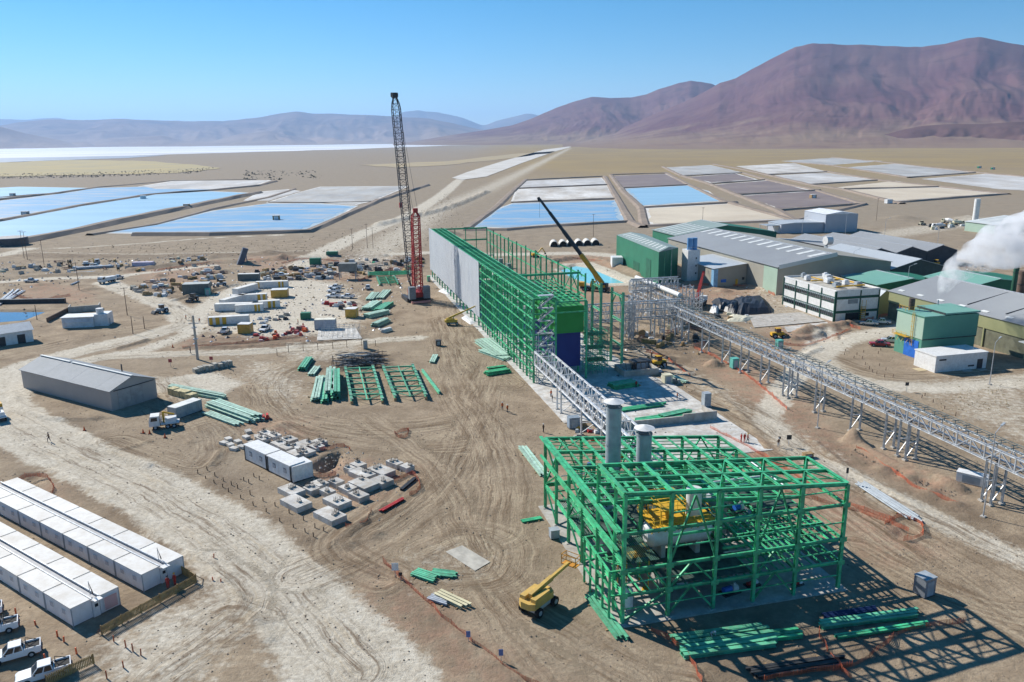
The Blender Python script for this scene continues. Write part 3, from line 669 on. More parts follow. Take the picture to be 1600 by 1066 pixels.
def unit_mesh(kind, m):
    k = (kind, m.name)
    if k in _unit: return _unit[k]
    b = MB()
    if kind == 'H':
        tf, tw = 0.1, 0.09
        P = [(-.5, -.5), (.5, -.5), (.5, -.5 + tf), (tw / 2, -.5 + tf), (tw / 2, .5 - tf), (.5, .5 - tf), (.5, .5), (-.5, .5), (-.5, .5 - tf), (-tw / 2, .5 - tf), (-tw / 2, -.5 + tf), (-.5, -.5 + tf)]
        n = 12; vs = [(x, y, z) for z in (0, 1) for x, y in P]
        fs = [(i, (i + 1) % n, n + (i + 1) % n, n + i) for i in range(n)]
        for o in (0, 12): fs += [(o, o + 1, o + 2, o + 11), (o + 11, o + 2, o + 3, o + 10), (o + 10, o + 3, o + 4, o + 9), (o + 9, o + 4, o + 5, o + 8), (o + 8, o + 5, o + 6, o + 7)]
        b.add(vs, fs)
    elif kind == 'B': b.box(-.5, .5, -.5, .5, 0, 1)
    else: b.tube((0, 0, 0), (0, 0, 1), 0.5, 10)
    _unit[k] = b.mesh('unit_' + kind, m); return _unit[k]
def member(parent, name, p, q, w, h, m, kind='H', up=(0, 0, 1)):
    p = Vector(p); q = Vector(q); t = q - p; L = t.length; t /= L; up = Vector(up)
    if abs(t.dot(up)) > 0.98: up = Vector((0, 1, 0))
    a = t.cross(up).normalized(); b = a.cross(t).normalized()
    o = bpy.data.objects.new(name, unit_mesh(kind, m)); COL.objects.link(o); o.parent = parent
    mx = Matrix((a * w, b * h, t * L)).transposed().to_4x4()
    if mx.determinant() < 0: mx = Matrix((-a * w, b * h, t * L)).transposed().to_4x4()
    mx.translation = p; o.matrix_basis = mx
    return o
def corner_frame(A, B, C):
    "B nearest corner, A and C the far ends of its two walls (pixels) -> origin, rotation, length, width"
    a, b, c = gp(*A), gp(*B), gp(*C)
    d = a - b; L = d.length; ang = math.atan2(-d.y, -d.x)           # local x runs A -> B
    n = Vector((-math.sin(ang), math.cos(ang), 0)); wd = (c - b).dot(n)
    return a, ang, L, wd

GREEN = mat('green_painted_steel', (0.045, 0.44, 0.205), 0.5, 0.0, 0.25, 0.9, spec=0.4, orand=.2, dust=.22)
GREEN2 = mat('green_primer_steel', (0.10, 0.45, 0.26), 0.5, 0.0, 0.2, 1.0, spec=0.4, orand=.2, dust=.25)
PALEG = mat('pale_green_steel', (0.40, 0.60, 0.48), 0.55, 0.0, 0.2, 1.2, orand=.2, dust=.3)
GALV = mat('galvanised_steel', (0.50, 0.52, 0.54), 0.45, 0.35, 0.2, 1.5)
GREYM = mat('grey_painted_metal', (0.34, 0.38, 0.41), 0.5, 0.0, 0.12, 0.8)
DARKM = mat('dark_metal', (0.05, 0.052, 0.055), 0.5, 0.2, 0.2, 1.0)
BLACK = mat('black_rubber', (0.02, 0.02, 0.021), 0.8)
WHITE = mat('white_paint', (0.74, 0.74, 0.725), 0.5, 0, 0.06, 0.7, orand=.05, dust=.28)
WHITEP = mat('white_panel', (0.70, 0.71, 0.715), 0.45, 0, 0.08, 0.5, orand=.06, dust=.25)
YEL = mat('yellow_paint', (0.62, 0.36, 0.03), 0.5, 0, 0.15, 0.9)
ORANGE = mat('orange_plastic', (0.75, 0.14, 0.04), 0.6, 0, 0.2, 1.5)
REDP = mat('red_paint', (0.42, 0.035, 0.03), 0.5, 0, 0.2, 1.0)
BLUEP = mat('blue_paint', (0.025, 0.14, 0.52), 0.5, 0, 0.12, 0.6)
CONC = mat('concrete', (0.44, 0.42, 0.385), 0.9, 0, 0.18, 0.5, bump=0.15, bscale=3, orand=.1, dust=.6)
CONC2 = mat('pale_concrete', (0.56, 0.545, 0.51), 0.9, 0, 0.2, 0.3, bump=0.1, bscale=3, orand=.1, dust=.6)
WOOD = mat('raw_timber', (0.36, 0.24, 0.12), 0.8, 0, 0.25, 2.0)
TIMB = mat('weathered_post', (0.16, 0.11, 0.08), 0.9, 0, 0.25, 2.0)
GLASS = mat('window_glass', (0.02, 0.025, 0.03), 0.08, 0, 0.1, 0.5, spec=0.6)
def corrugated(name, col, col2, pitch=3.0, depth=0.5, rough=0.5, metal=0.2, axis='X', angle=0.0, var_scale=0.15):
    "ribbed sheet metal: fine relief along the building's own direction"
    m = mat(name, col, rough, metal, 0.1, var_scale, col2)
    nt = m.node_tree; L = nt.links
    tc = N(nt, 'ShaderNodeTexCoord')
    wv = N(nt, 'ShaderNodeTexWave', wave_type='BANDS', bands_direction=axis); wv.inputs['Scale'].default_value = pitch
    L.new(tc.outputs['Object'], wv.inputs['Vector'])
    bp = N(nt, 'ShaderNodeBump'); bp.inputs['Strength'].default_value = depth; bp.inputs['Distance'].default_value = 0.08
    L.new(wv.outputs['Fac'], bp.inputs['Height']); L.new(bp.outputs[0], nt.nodes['Principled BSDF'].inputs['Normal'])
    return m

def panel(t, name, x0, x1, y0, y1, z0, z1, m): return MB().box(x0, x1, y0, y1, z0, z1).build(name, m, t)
# ------------------------------------------------------------------ the crystallizer frame: green steel with vessel, stacks and slab
FO = gp(972, 976)
def hr(u): return 16.6 - 2.3 * u / 29.3
def lr(u): return 11.5 - 2.8 * u / 29.3
def process_frame():
    slab = MB().prof([(-.9, -.7), (30.3, -.7), (30.3, 32.6), (-.9, 32.6)], 'z', -0.3, 0.14).build('concrete_slab', CONC)
    slab.location = FO; slab.rotation_euler = (0, 0, SITE); struct(slab)
    t = thing('steel_structure', 'open green steel frame with sloping roof grid around a white vessel and grey stacks', 'steel frame', FO, SITE)
    t.location.z = 0.14
    US = [0, 5.8, 11.8, 17.2, 22.9, 29.3]; VS = [8.6, 14.4, 20.2, 26.0, 31.7]
    col = lambda u, v, z, w=0.40: member(t, 'column', (u, v, 0), (u, v, z), w, w, GREEN, up=(0, 1, 0))
    bm_ = lambda p, q, w=0.25, h=0.38: member(t, 'beam', p, q, w, h, GREEN)
    br = lambda p, q, w=0.22: member(t, 'brace', p, q, w, w, GREEN)
    for u in US:
        col(u, 0, hr(u)); col(u, 8.6, hr(u))
        for v in VS[1:]: col(u, v, lr(u), 0.4)
    # front wall girts and bracing
    for z in (3.7, 6.9, 11.6):
        for a, b in zip(US, US[1:]): bm_((a, -0.02, z), (b, -0.02, z))
    for a, b in zip(US, US[1:]): bm_((a, 0, hr(a)), (b, 0, hr(b)), 0.36, 0.5)
    for i, z0, z1 in ((1, 6.9, 15.4), (3, 6.9, 14.8), (1, 0.2, 3.7), (1, 3.7, 6.9), (3, 0.2, 3.7), (3, 3.7, 6.9)):
        a, b = US[i], US[i + 1]; m = (a + b) / 2
        br((a, 0, z0), (m, 0, z1)); br((b, 0, z0), (m, 0, z1))
    br((0, 0, 0.3), (US[1], 0, 3.5)); br((US[4], 0, 7.0), (US[3], 0, 11.4))
    for z in (9.2, 13.6):
        for a, b in zip(US[1:], US[2:]): member(t, 'girt', (a, -.05, z), (b, -.05, z), .12, .14, GREEN, 'B')
    for a, b in zip(US, US[1:]): member(t, 'girt', (a, -.05, 1.9), (b, -.05, 1.9), .12, .14, GREEN, 'B'); member(t, 'girt', (a, -.05, 5.3), (b, -.05, 5.3), .12, .14, GREEN, 'B')
    gp_ = MB()
    for u in US:
        for z in (3.7, 6.9, 11.6): gp_.box(u - .5, u + .5, -.235, -.205, z - .35, z + .3)
    gp_.build('gusset_plates', GREEN, t, kind='stuff')
    # left side wall
    LV = [0, 2.9, 5.8, 8.6, 11.5, 14.4, 17.3, 20.2, 23.1, 26.0, 28.9, 31.7]
    for v in LV[1::2]: 
        if v not in VS: col(0, v, 11.5 if v > 8.6 else hr(0), 0.32)
    for z in (4.0, 7.7, 11.5):
        for a, b in zip(VS, VS[1:]): bm_((-0.02, a, z), (-0.02, b, z))
        bm_((-0.02, 0, z), (-0.02, 8.6, z))
    bm_((-0.75, 0, 11.9), (-0.75, 31.7, 11.9), 0.5, 0.2); bm_((-0.75, 0, 9.6), (-0.75, 31.7, 8.9), 0.4, 0.2)
    for a, b in ((0, 8.6), (14.4, 20.2), (26.0, 31.7)):
        br((0, a, 0.3), (0, b, 4.0)); br((0, b, 4.0), (0, a, 7.7)); br((0, a, 7.7), (0, b, 11.4))
    bm_((0, 0, hr(0)), (0, 8.6, hr(0)), 0.5, 0.5)
    for z in (14.0,): bm_((0, 0, z), (0, 8.6, z))
    # annex on the side: slimmer posts standing out from the wall
    for v in (1.0, 3.2, 5.4, 7.6, 9.8): member(t, 'column', (-1.3, v, 0), (-1.3, v, 6.4), 0.24, 0.24, GREEN)
    for z in (2.2, 4.3, 6.4): bm_((-1.3, 1.0, z), (-1.3, 9.8, z), 0.22, 0.22)
    for v in (1.0, 5.4, 9.8): bm_((-1.3, v, 6.4), (0, v, 6.4), 0.2, 0.2); bm_((-1.3, v, 3.2), (0, v, 3.2), 0.2, 0.2)
    # right wall and back wall
    for z in (3.7, 6.9): 
        bm_((29.3, 0, z), (29.3, 8.6, z)); 
        for a, b in zip(VS, VS[1:]): bm_((29.3, a, z), (29.3, b, z), 0.26, 0.34)
    bm_((29.3, 0, 11.6), (29.3, 8.6, 11.6))
    for z in (4.0,):
        for a, b in zip(US, US[1:]): bm_((a, 31.7, z), (b, 31.7, z), 0.26, 0.34)
    for i in (0, 2, 4):
        a, b = US[i], US[i + 1]; m = (a + b) / 2
        br((a, 31.7, 4.0), (m, 31.7, lr(m))); br((b, 31.7, 4.0), (m, 31.7, lr(m)))
        br((a, 20.2, 4.0), (m, 20.2, lr(m))); br((b, 20.2, 4.0), (m, 20.2, lr(m)))
    # high roof
    for v in (0, 4.3, 8.6):
        for a, b in zip(US, US[1:]):
            if v: bm_((a, v, hr(a)), (b, v, hr(b)), 0.32, 0.45)
    for k, u in enumerate([0, 2.9, 5.8, 8.8, 11.8, 14.5, 17.2, 20.0, 22.9, 26.1, 29.3]):
        if u == 0: continue
        w = 0.46 if u in US else 0.26
        bm_((u, 0, hr(u) + .05), (u, 8.6, hr(u) + .05), w, 0.34 if u in US else 0.24)
    for i in (2, 3, 4):
        a, b = US[i], US[i + 1]
        br((a, 0, hr(a) + .1), (b, 8.6, hr(b) + .1), 0.12); br((b, 0, hr(b) + .14), (a, 8.6, hr(a) + .14), 0.12)
    for a, b in zip(US, US[1:]): bm_((a, 8.6, 11.5), (b, 8.6, 11.2), 0.28, 0.4)
    # low roof
    for v in VS[1:]:
        for a, b in zip(US, US[1:]): bm_((a, v, lr(a)), (b, v, lr(b)), 0.34, 0.46)
    for a, b in zip(US, US[1:]): bm_((a, 8.6, lr(a)), (b, 8.6, lr(b)), 0.34, 0.46)
    for u in [0, 2.0, 3.9, 5.8, 7.8, 9.8, 11.8, 14.5, 17.2, 20.0, 22.9, 26.1, 29.3]:
        w = 0.46 if u in US else 0.22
        bm_((u, 8.6, lr(u) + .06), (u, 31.7, lr(u) + .06), w, 0.3 if u in US else 0.2)
    for (u0, u1, v0, v1) in ((0, 5.8, 26, 31.7), (0, 5.8, 14.4, 20.2), (22.9, 29.3, 20.2, 26), (11.8, 17.2, 26, 31.7)):
        br((u0, v0, lr(u0)), (u1, v1, lr(u1)), 0.12); br((u1, v0, lr(u1) + .05), (u0, v1, lr(u0) + .05), 0.12)
    # floors: bearers and joists
    rr = random.Random(5)
    for z, vv, uu in ((6.9, (0, 8.6), (3, 5)), (6.9, (8.6, 20.2), (0, 5)), (3.7, (0, 8.6), (0, 5)), (3.7, (8.6, 31.7), (0, 5))):
        for v in [q for q in (0, 4.3, 8.6, 14.4, 20.2, 26, 31.7) if vv[0] < q <= vv[1]]:
            for i in range(uu[0], uu[1]): bm_((US[i], v, z), (US[i + 1], v, z), 0.24, 0.34)
        for i in range(uu[0], uu[1]):
            bm_((US[i], vv[0], z - .02), (US[i], vv[1], z - .02), 0.24, 0.34)
    for i in (3, 4):
        for k in range(1, 7):
            u = US[i] + (US[i + 1] - US[i]) * k / 7; bm_((u, 0.2, 6.98), (u, 8.4, 6.98), 0.16, 0.18)
        for k in range(1, 5): bm_((US[i], 8.6 * k / 5, 7.12), (US[i + 1], 8.6 * k / 5, 7.12), 0.12, 0.12)
    for i in range(5):
        for k in range(1, 4):
            u = US[i] + (US[i + 1] - US[i]) * k / 4; bm_((u, 9, 6.98), (u, 20, 6.98), 0.15, 0.18)
    for i in (0, 1):
        for k in range(1, 5):
            u = US[i] + (US[i + 1] - US[i]) * k / 5; bm_((u, 0.2, 3.8), (u, 8.4, 3.8), 0.14, 0.16)
    # intermediate floor grids, grating decks and pipework
    for i in range(5):
        for k in range(1, 4):
            u = US[i] + (US[i + 1] - US[i]) * k / 4; bm_((u, 8.7, 3.78), (u, 31.5, 3.78), 0.14, 0.18)
    for v in (11.5, 17.3, 23.1, 28.9):
        bm_((0, v, 3.9), (29.3, v, 3.9), .16, .2); bm_((0, v, 7.1), (29.3, v, 7.1), .16, .2) if v < 20 else None
    for v in (10.0, 11.5, 13.0, 15.8, 17.3, 18.8, 21.6, 23.1, 24.6, 27.4, 28.9, 30.3): member(t, 'tie', (0.1, v, lr(0) - .1), (29.2, v, lr(29.3) - .1), .1, .12, GREEN, 'B')
    for v in (2.1, 6.4): member(t, 'tie', (0.1, v, hr(0) - .1), (29.2, v, hr(29.3) - .1), .12, .14, GREEN, 'B')
    for i in (2, 3, 4):
        for k in range(1, 5):
            u = US[i] + (US[i + 1] - US[i]) * k / 5; bm_((u, 0.2, 3.8), (u, 8.4, 3.8), 0.14, 0.16)
    GR = mat('steel_grating', (.05, .12, .09), .7, .1, .3, 1.0)
    for (a, b, c, d, z) in ((12, 17, 9, 14, 7.2), (17.4, 22.7, 14.6, 20, 7.2), (0.3, 5.6, 14.6, 26, 4.02), (18, 28.8, 21, 30.8, 4.02), (6.2, 11.4, 22, 31, 4.02), (0.3, 5, 1, 8, 7.12)):
        panel_ = MB()
        x = a
        while x < b: panel_.box(x, x + .13, c, d, z, z + .05); x += .24
        panel_.build('grating', GR, t, kind='stuff')
    CP = mat('checker_plate', (.07, .10, .085), .6, .2, .3, 1.0)
    for (a, b, c, d, z) in ((6.1, 17, .4, 8.3, 3.95), (6.1, 16.9, 9, 20, 7.18), (.3, 5.6, 9, 14, 7.18), (23, 29, 9, 20, 7.18)): panel(t, 'deck', a, b, c, d, z, z + .06, CP)  # solid decks added to deepen the shadow in front of the frame
    rp_ = random.Random(21)
    for k in range(26):
        z = rp_.choice([2.4, 5.2, 5.8, 9.2, 9.8]); d_ = rp_.choice([.18, .25, .35]); mm = rp_.choice([GREYM, WHITEP, DARKM, GREEN, GALV])
        if k % 2: u = rp_.uniform(1, 28); v0 = rp_.uniform(9, 20); member(t, 'pipe', (u, v0, z), (u, v0 + rp_.uniform(4, 11), z), d_, d_, mm, 'T')
        else: v = rp_.uniform(1, 31); u0 = rp_.uniform(1, 18); member(t, 'pipe', (u0, v, z + .3), (u0 + rp_.uniform(4, 10), v, z + .3), d_, d_, mm, 'T')
    # railings along the platform
    for z in (8.0,):
        member(t, 'railing', (17.2, 8.3, z), (29.1, 8.3, z), 0.07, 0.07, GREEN, 'B'); member(t, 'railing', (29.1, 0.2, z), (29.1, 8.3, z), 0.07, 0.07, GREEN, 'B')
    base = MB()
    for u in US:
        for v in [0] + VS: base.box(u - .42, u + .42, v - .42, v + .42, -.12, 0.09)
    base.build('base_plates', CONC, t, kind='stuff')
process_frame()
def site(o0, u, v, z=0.0): return o0 + E1 * u + E2 * v + Vector((0, 0, z))
def vessel():
    t = thing('process_vessel', 'white horizontal drum vessel with yellow platforms inside the green frame', 'vessel', site(FO, 0, 0, .14), SITE)
    b = MB(); n = 20
    b.tube((6.6, 7.6, 7.0), (14.2, 7.6, 7.0), 1.75, 24)
    for x0, x1 in ((6.6, 5.9), (14.2, 14.9)):
        b.tube((x0, 7.6, 7.0), (x1, 7.6, 7.0), 1.75, 24, 1.05)
    b.build('shell', WHITEP, t, True)
    for x in (8.0, 12.8):
        MB().box(x - .3, x + .3, 6.3, 8.9, 0.0, 5.7).build('saddle', CONC, t)
    MB().tube((12.6, 7.6, 8.5), (12.6, 7.6, 12.4), 1.0, 20).build('dome', WHITEP, t, True)
    MB().box(6.0, 14.6, 4.9, 10.2, 8.82, 8.95).build('walkway', YEL, t)
    MB().box(7.0, 10.4, 5.4, 9.4, 10.9, 11.0).build('walkway', YEL, t)
    r = MB()
    for z0, x0, x1, y0, y1 in ((8.95, 6.0, 14.6, 4.9, 10.2), (11.0, 7.0, 10.4, 5.4, 9.4)):
        for dz in (0.5, 1.05):
            for p, q in (((x0, y0), (x1, y0)), ((x1, y0), (x1, y1)), ((x1, y1), (x0, y1)), ((x0, y1), (x0, y0))):
                r.beam((*p, z0 + dz), (*q, z0 + dz), 0.06)
        nx_ = int((x1 - x0) / 1.0)
        for k in range(nx_ + 1):
            x = x0 + (x1 - x0) * k / nx_
            for y in (y0, y1): r.beam((x, y, z0), (x, y, z0 + 1.05), 0.05)
    r.build('railing', YEL, t)
    p = MB()
    for x, y in ((7.1, 5.5), (10.3, 5.5), (7.1, 9.3), (10.3, 9.3)): p.beam((x, y, 8.9), (x, y, 10.9), 0.12)
    for k in range(9): p.beam((6.2 + k * .9, 4.9, 8.9), (6.2 + k * .9, 6.2, 7.6), 0.08)
    p.build('platform_brackets', YEL, t, kind='stuff')
    MB().tube((9.2, 7.4, 8.6), (9.2, 7.4, 10.7), 0.55, 14).build('nozzle', YEL, t, True)
    # second set: yellow platform lower down on the side, ladders
    q = MB()
    q.box(2.6, 5.6, 5.2, 8.0, 5.2, 5.3)
    for x in (2.6, 5.6):
        for y in (5.2, 8.0): q.beam((x, y, 0), (x, y, 6.3), 0.1)
    for z in (5.8, 6.3):
        q.beam((2.6, 5.2, z), (5.6, 5.2, z), 0.06); q.beam((2.6, 5.2, z), (2.6, 8.0, z), 0.06); q.beam((5.6, 5.2, z), (5.6, 8.0, z), 0.06)
    q.build('side_platform', YEL, t)
    for (x, y, z0, z1, r_) in ((4.0, 16.5, 0, 7.4, 1.3), (8.5, 13.6, 0, 6.2, 0.9), (19.5, 14.0, 0, 8.0, 1.5), (24.5, 17.5, 0, 6.0, 1.2), (1.6, 2.4, 0, 3.2, .7)):
        tk = thing('process_tank', {1.3: 'grey upright tank beside the yellow side platforms', 0.9: 'slim grey upright tank behind the white drum vessel',
              1.5: 'tall grey upright tank in the middle of the green frame', 1.2: 'grey upright tank towards the back corner of the green frame', .7: 'small white upright tank in the front corner of the green frame'}[r_],
              'tank', site(FO, x, y, .14), SITE, 'tanks inside the green frame')
        b = MB(); b.tube((0, 0, 0.5), (0, 0, z1 - .4), r_, 20); b.tube((0, 0, z1 - .4), (0, 0, z1), r_, 20, r_ * .4); b.build('shell', WHITEP if r_ < .8 else GREYM, tk, True)
        for k in range(3):
            a = k * 2.1; MB().beam((r_ * .8 * math.cos(a), r_ * .8 * math.sin(a), 0), (r_ * .8 * math.cos(a), r_ * .8 * math.sin(a), .6), .2).build('leg', GREYM, tk)
    for i, (x, y, w, d, h, m_, lb) in enumerate(((15.6, 2.6, 2.6, 1.4, 1.1, BLUEP, 'blue pump skid with pale hoses under the front platform'), (19.2, 3.4, 2.0, 1.2, .7, REDP, 'red pump skid on the slab under the platform'),
                                        (20.5, 10.0, 1.6, 1.2, 1.2, BLUEP, 'blue motor unit behind the platform'), (24.8, 1.9, 1.6, .8, .6, REDP, 'small red pump by the front corner column'))):
        k = thing('pump_skid', lb, 'pump', site(FO, x, y, .14 if i != 2 else 7.24), SITE + .2, 'pump skids in the green frame')
        MB().box(-w / 2, w / 2, -d / 2, d / 2, 0, .18).build('base_frame', DARKM, k)
        b = MB(); b.tube((-w * .42, 0, h * .55), (w * .05, 0, h * .55), h * .36, 14); b.build('motor', m_, k, True)
        b = MB(); b.tube((w * .12, 0, h * .5), (w * .4, 0, h * .5), h * .42, 14); b.tube((w * .26, 0, h * .5), (w * .26, 0, h * 1.15), h * .14, 10); b.build('pump_casing', WHITEP, k, True)
vessel()
def stack(u, v, z1, r, lb):
    t = thing('exhaust_stack', lb, 'stack', site(FO, u, v, .14), SITE, 'stacks rising through the green frame')
    n = 28; b = MB(); b.tube((0, 0, 0.6), (0, 0, z1), r, n, cap=False); b.tube((0, 0, z1), (0, 0, 0.7), r - .06, n, cap=False); b.build('shaft', GREYM, t, True)
    MB().box(-r * 1.1, r * 1.1, -r * 1.1, r * 1.1, 0, .6).build('plinth', CONC, t)
    f = MB()
    for z in (z1 - .1, z1 * .72, z1 * .45):
        f.tube((0, 0, z - .09), (0, 0, z + .09), r + .1, n, cap=False); f.tube((0, 0, z + .09), (0, 0, z - .09), r + .001, n, cap=False)
    f.build('flanges', GREYM, t)
    c = MB()
    for k in range(n):
        a0, a1 = 2 * math.pi * k / n, 2 * math.pi * (k + 1) / n
        c.add([(r * 1.35 * math.cos(a0), r * 1.35 * math.sin(a0), z1 + .75), (r * 1.35 * math.cos(a1), r * 1.35 * math.sin(a1), z1 + .75), (0, 0, z1 + 1.25)], [(0, 1, 2)])
        c.add([(r * 1.35 * math.cos(a0), r * 1.35 * math.sin(a0), z1 + .75), (r * 1.35 * math.cos(a1), r * 1.35 * math.sin(a1), z1 + .75), (0, 0, z1 + .8)], [(2, 1, 0)])
    c.build('rain_cap', WHITE, t)
    l = MB()
    for k in range(4):
        a = k * math.pi / 2 + .4; l.beam((r * math.cos(a), r * math.sin(a), z1 - .3), (r * 1.2 * math.cos(a), r * 1.2 * math.sin(a), z1 + .8), .06)
    l.build('cap_struts', GREYM, t)
stack(6.7, 20.8, 19.6, 1.08, 'taller grey exhaust stack with white rain cap')
stack(11.2, 20.4, 15.4, 1.08, 'shorter grey exhaust stack with white rain cap')

# ------------------------------------------------------------------ the long process building under construction
BO = gp(834, 599)
def process_building():
    slab = MB().prof([(-1.5, -28), (27, -28), (27, 160), (-1.5, 160)], 'z', -0.3, 0.12).build('concrete_slab', CONC2)
    slab.location = BO; slab.rotation_euler = (0, 0, SITE); struct(slab)
    t = thing('process_building', 'long unfinished green steel building with grey-white cladding on one side', 'building', BO, SITE); t.location.z = .12
    HT = 20.0; AW = 5.4
    vs_ = [i * 6.2 for i in range(26)]           # 0..155
    for i, v in enumerate(vs_):
        member(t, 'column', (0, v, 0), (0, v, HT), .42, .42, GREEN, up=(0, 1, 0))
        member(t, 'column', (AW, v, 0), (AW, v, HT), .38, .38, GREEN, up=(0, 1, 0))
        if v > 28: member(t, 'column', (23.6, v, 0), (23.6, v, HT if v < 40 or i % 2 else HT - 1.2), .4, .4, GREEN, up=(0, 1, 0))
        member(t, 'beam', (0, v, HT), (AW, v, HT), .32, .45, GREEN)
        for z in (5, 10, 15): member(t, 'beam', (0, v, z), (AW, v, z), .22, .3, GREEN)
        if 0 < v < 62:
            member(t, 'girt_post', (-.05, v - 3.1, 0), (-.05, v - 3.1, HT), .26, .26, GREEN, up=(0, 1, 0))
    for a, b in zip(vs_, vs_[1:]):
        member(t, 'beam', (0, a, HT), (0, b, HT), .32, .45, GREEN); member(t, 'beam', (AW, a, HT), (AW, b, HT), .32, .45, GREEN)
        for u in (1.8, 3.6): member(t, 'purlin', (u, a, HT + .2), (u, b, HT + .2), .2, .2, GREEN)
        m_ = (a + b) / 2
        for w in (a + 1.55, m_, b - 1.55): member(t, 'rafter', (0, w, HT + .1), (AW, w, HT + .1), .18, .2, GREEN)
        if a < 58:
            for z in (2.6, 5.2, 7.8, 10.4, 13.0, 15.4, 17.8): member(t, 'girt', (-.15, a, z), (-.15, b, z), .2, .26, GREEN)
            for z in (5, 10, 15): member(t, 'beam', (AW, a, z), (AW, b, z), .24, .3, GREEN)
        if a > 28:
            member(t, 'beam', (23.6, a, HT - .9), (23.6, b, HT - .9), .28, .4, GREEN)
            for z in (8, 14): member(t, 'beam', (23.6, a, z), (23.6, b, z), .22, .3, GREEN)
    for k in (0, 3, 6, 9):
        a, b = vs_[k], vs_[k + 1]
        for z0, z1 in ((0.2, 5), (5, 10), (10, 15), (15, 19.6)):
            member(t, 'brace', (0, a, z0), (0, b, z1), .16, .16, GREEN, 'B'); member(t, 'brace', (0.02, b, z0), (0.02, a, z1), .16, .16, GREEN, 'B')
    for k in (6, 12, 18, 23):
        a, b = vs_[k], vs_[k + 1]
        for z0, z1 in ((8, 14), (14, 19)):
            member(t, 'brace', (23.6, a, z0), (23.6, b, z1), .16, .16, GREEN, 'B'); member(t, 'brace', (23.62, b, z0), (23.62, a, z1), .16, .16, GREEN, 'B')
    # cross frames
    for v, zb in ((35, 19.6), (155, 19.8), (155, 15.0)):
        member(t, 'beam', (AW, v, zb), (23.6, v, zb), .4, .6, GREEN)
    for u in (10, 14.5, 19): member(t, 'column', (u, 155, 0), (u, 155, 19.6), .3, .3, GREEN, up=(0, 1, 0))
    member(t, 'beam', (AW, 35, 13.5), (23.6, 35, 13.5), .3, .45, GREEN)
    for u0, u1 in ((8, 13), (13, 18), (18, 23.4)):
        m_ = (u0 + u1) / 2
        member(t, 'brace', (u0, 35, 13.6), (m_, 35, 19.4), .2, .2, GREEN); member(t, 'brace', (u1, 35, 13.6), (m_, 35, 19.4), .2, .2, GREEN)
    for u in (8, 13, 18): member(t, 'column', (u, 35, 0), (u, 35, 19.4), .3, .3, GREEN, up=(0, 1, 0))
    # near bay with the green and blue clad shaft
    for v in (0, 5.8, 12, 18.6):
        member(t, 'column', (13.0, v, 0), (13.0, v, 18.9), .36, .36, GREEN, up=(0, 1, 0))
        member(t, 'beam', (AW, v, 19.0), (13.0, v, 19.0), .26, .36, GREEN)
    for u in (7.2, 8.7, 10.2, 11.6, 13.0): member(t, 'purlin', (u, 0, 19.1), (u, 30, 19.1), .18, .2, GREEN)
    for v in (3, 9, 15, 24, 30): member(t, 'rafter', (AW, v, 18.95), (13.0, v, 18.95), .18, .24, GREEN)
    for z in (6.0, 11.5, 16.5):
        member(t, 'beam', (0, 0, z), (AW, 0, z), .24, .34, GREEN)
        member(t, 'beam', (AW, 0, z), (13.0, 0, z), .2, .3, GREEN) if z > 12 else None
    gs = corrugated('green_cladding', (0.02, 0.24, 0.045), (0.03, 0.30, 0.06), 4.0, .4, .5, 0)
    bs = corrugated('blue_cladding', (0.012, 0.03, 0.17), (0.016, 0.04, 0.22), 4.0, .4, .5, 0)
    MB().box(5.9, 12.7, 1.2, 20, 11.2, 17.6).build('green_cladding', gs, t)
    MB().box(6.1, 12.3, 2.2, 20, 2.6, 11.15).build('blue_cladding', bs, t)
    # wall cladding: panels of ribbed sheet
    cl = corrugated('pale_grey_cladding', (0.50, 0.525, 0.55), (0.44, 0.465, 0.50), 3.4, .35, .5, .1, 'Y')
    v = 58.9; k = 0
    while v < 155.5:
        w = 3.1; z0 = 3.2 - (.25 if k % 3 else 0)
        MB().box(-.42 - .02 * (k % 2), -.30, v, v + w, z0, HT + .25).build('cladding_panel', cl, t); v += w; k += 1
    MB().box(-.46, 6, 155.6, 155.9, 3.2, HT).build('end_cladding', cl, t)
    # inner floors and equipment glimpsed through the steel
    eq = MB(); rr = random.Random(3)
    for i in range(60):
        v = rr.uniform(34, 150); z = rr.choice([0, 5, 10]); s_ = rr.uniform(.8, 2.4)
        u = rr.uniform(7, 21); eq.box(u, u + s_, v, v + s_ * 1.4, z, z + s_ * 1.2)
    for v in vs_[5:25:2]:
        for z in (5, 10): eq.beam((AW, v, z), (23.6, v, z), .25, .35)
    eq.build('equipment', mat('mixed_equipment', (0.10, 0.22, 0.15), 0.6, 0.1, 0.3, .12, (0.33, 0.33, 0.32)), t, kind='stuff')
    # galvanised stair and piping in the aisle front
    st = MB()
    for z in range(0, 19, 3):
        st.box(1.0, 4.6, -1.2, .4, z + 2.9, z + 2.98)
        st.beam((1.0, -1.0, z), (4.6, -1.0, z + 2.9), .12, .3); st.beam((1.0, -.3, z), (4.6, -.3, z + 2.9), .12, .3)
        for k in range(9): st.box(1.0 + k * .4, 1.3 + k * .4, -1.0, -.3, z + .32 * k, z + .32 * k + .05)
        st.beam((1.0, -1.1, z + 3.9), (4.6, -1.1, z + 3.9), .06); st.beam((1.0, -1.1, z + 1.0), (4.6, -1.1, z + 3.9), .06)
    for x in (.8, 4.8):
        for y in (-1.2, .4): st.beam((x, y, 0), (x, y, 12 if x < 1 else 9), .14)
    st.build('stair_tower', GALV, t)
process_building()
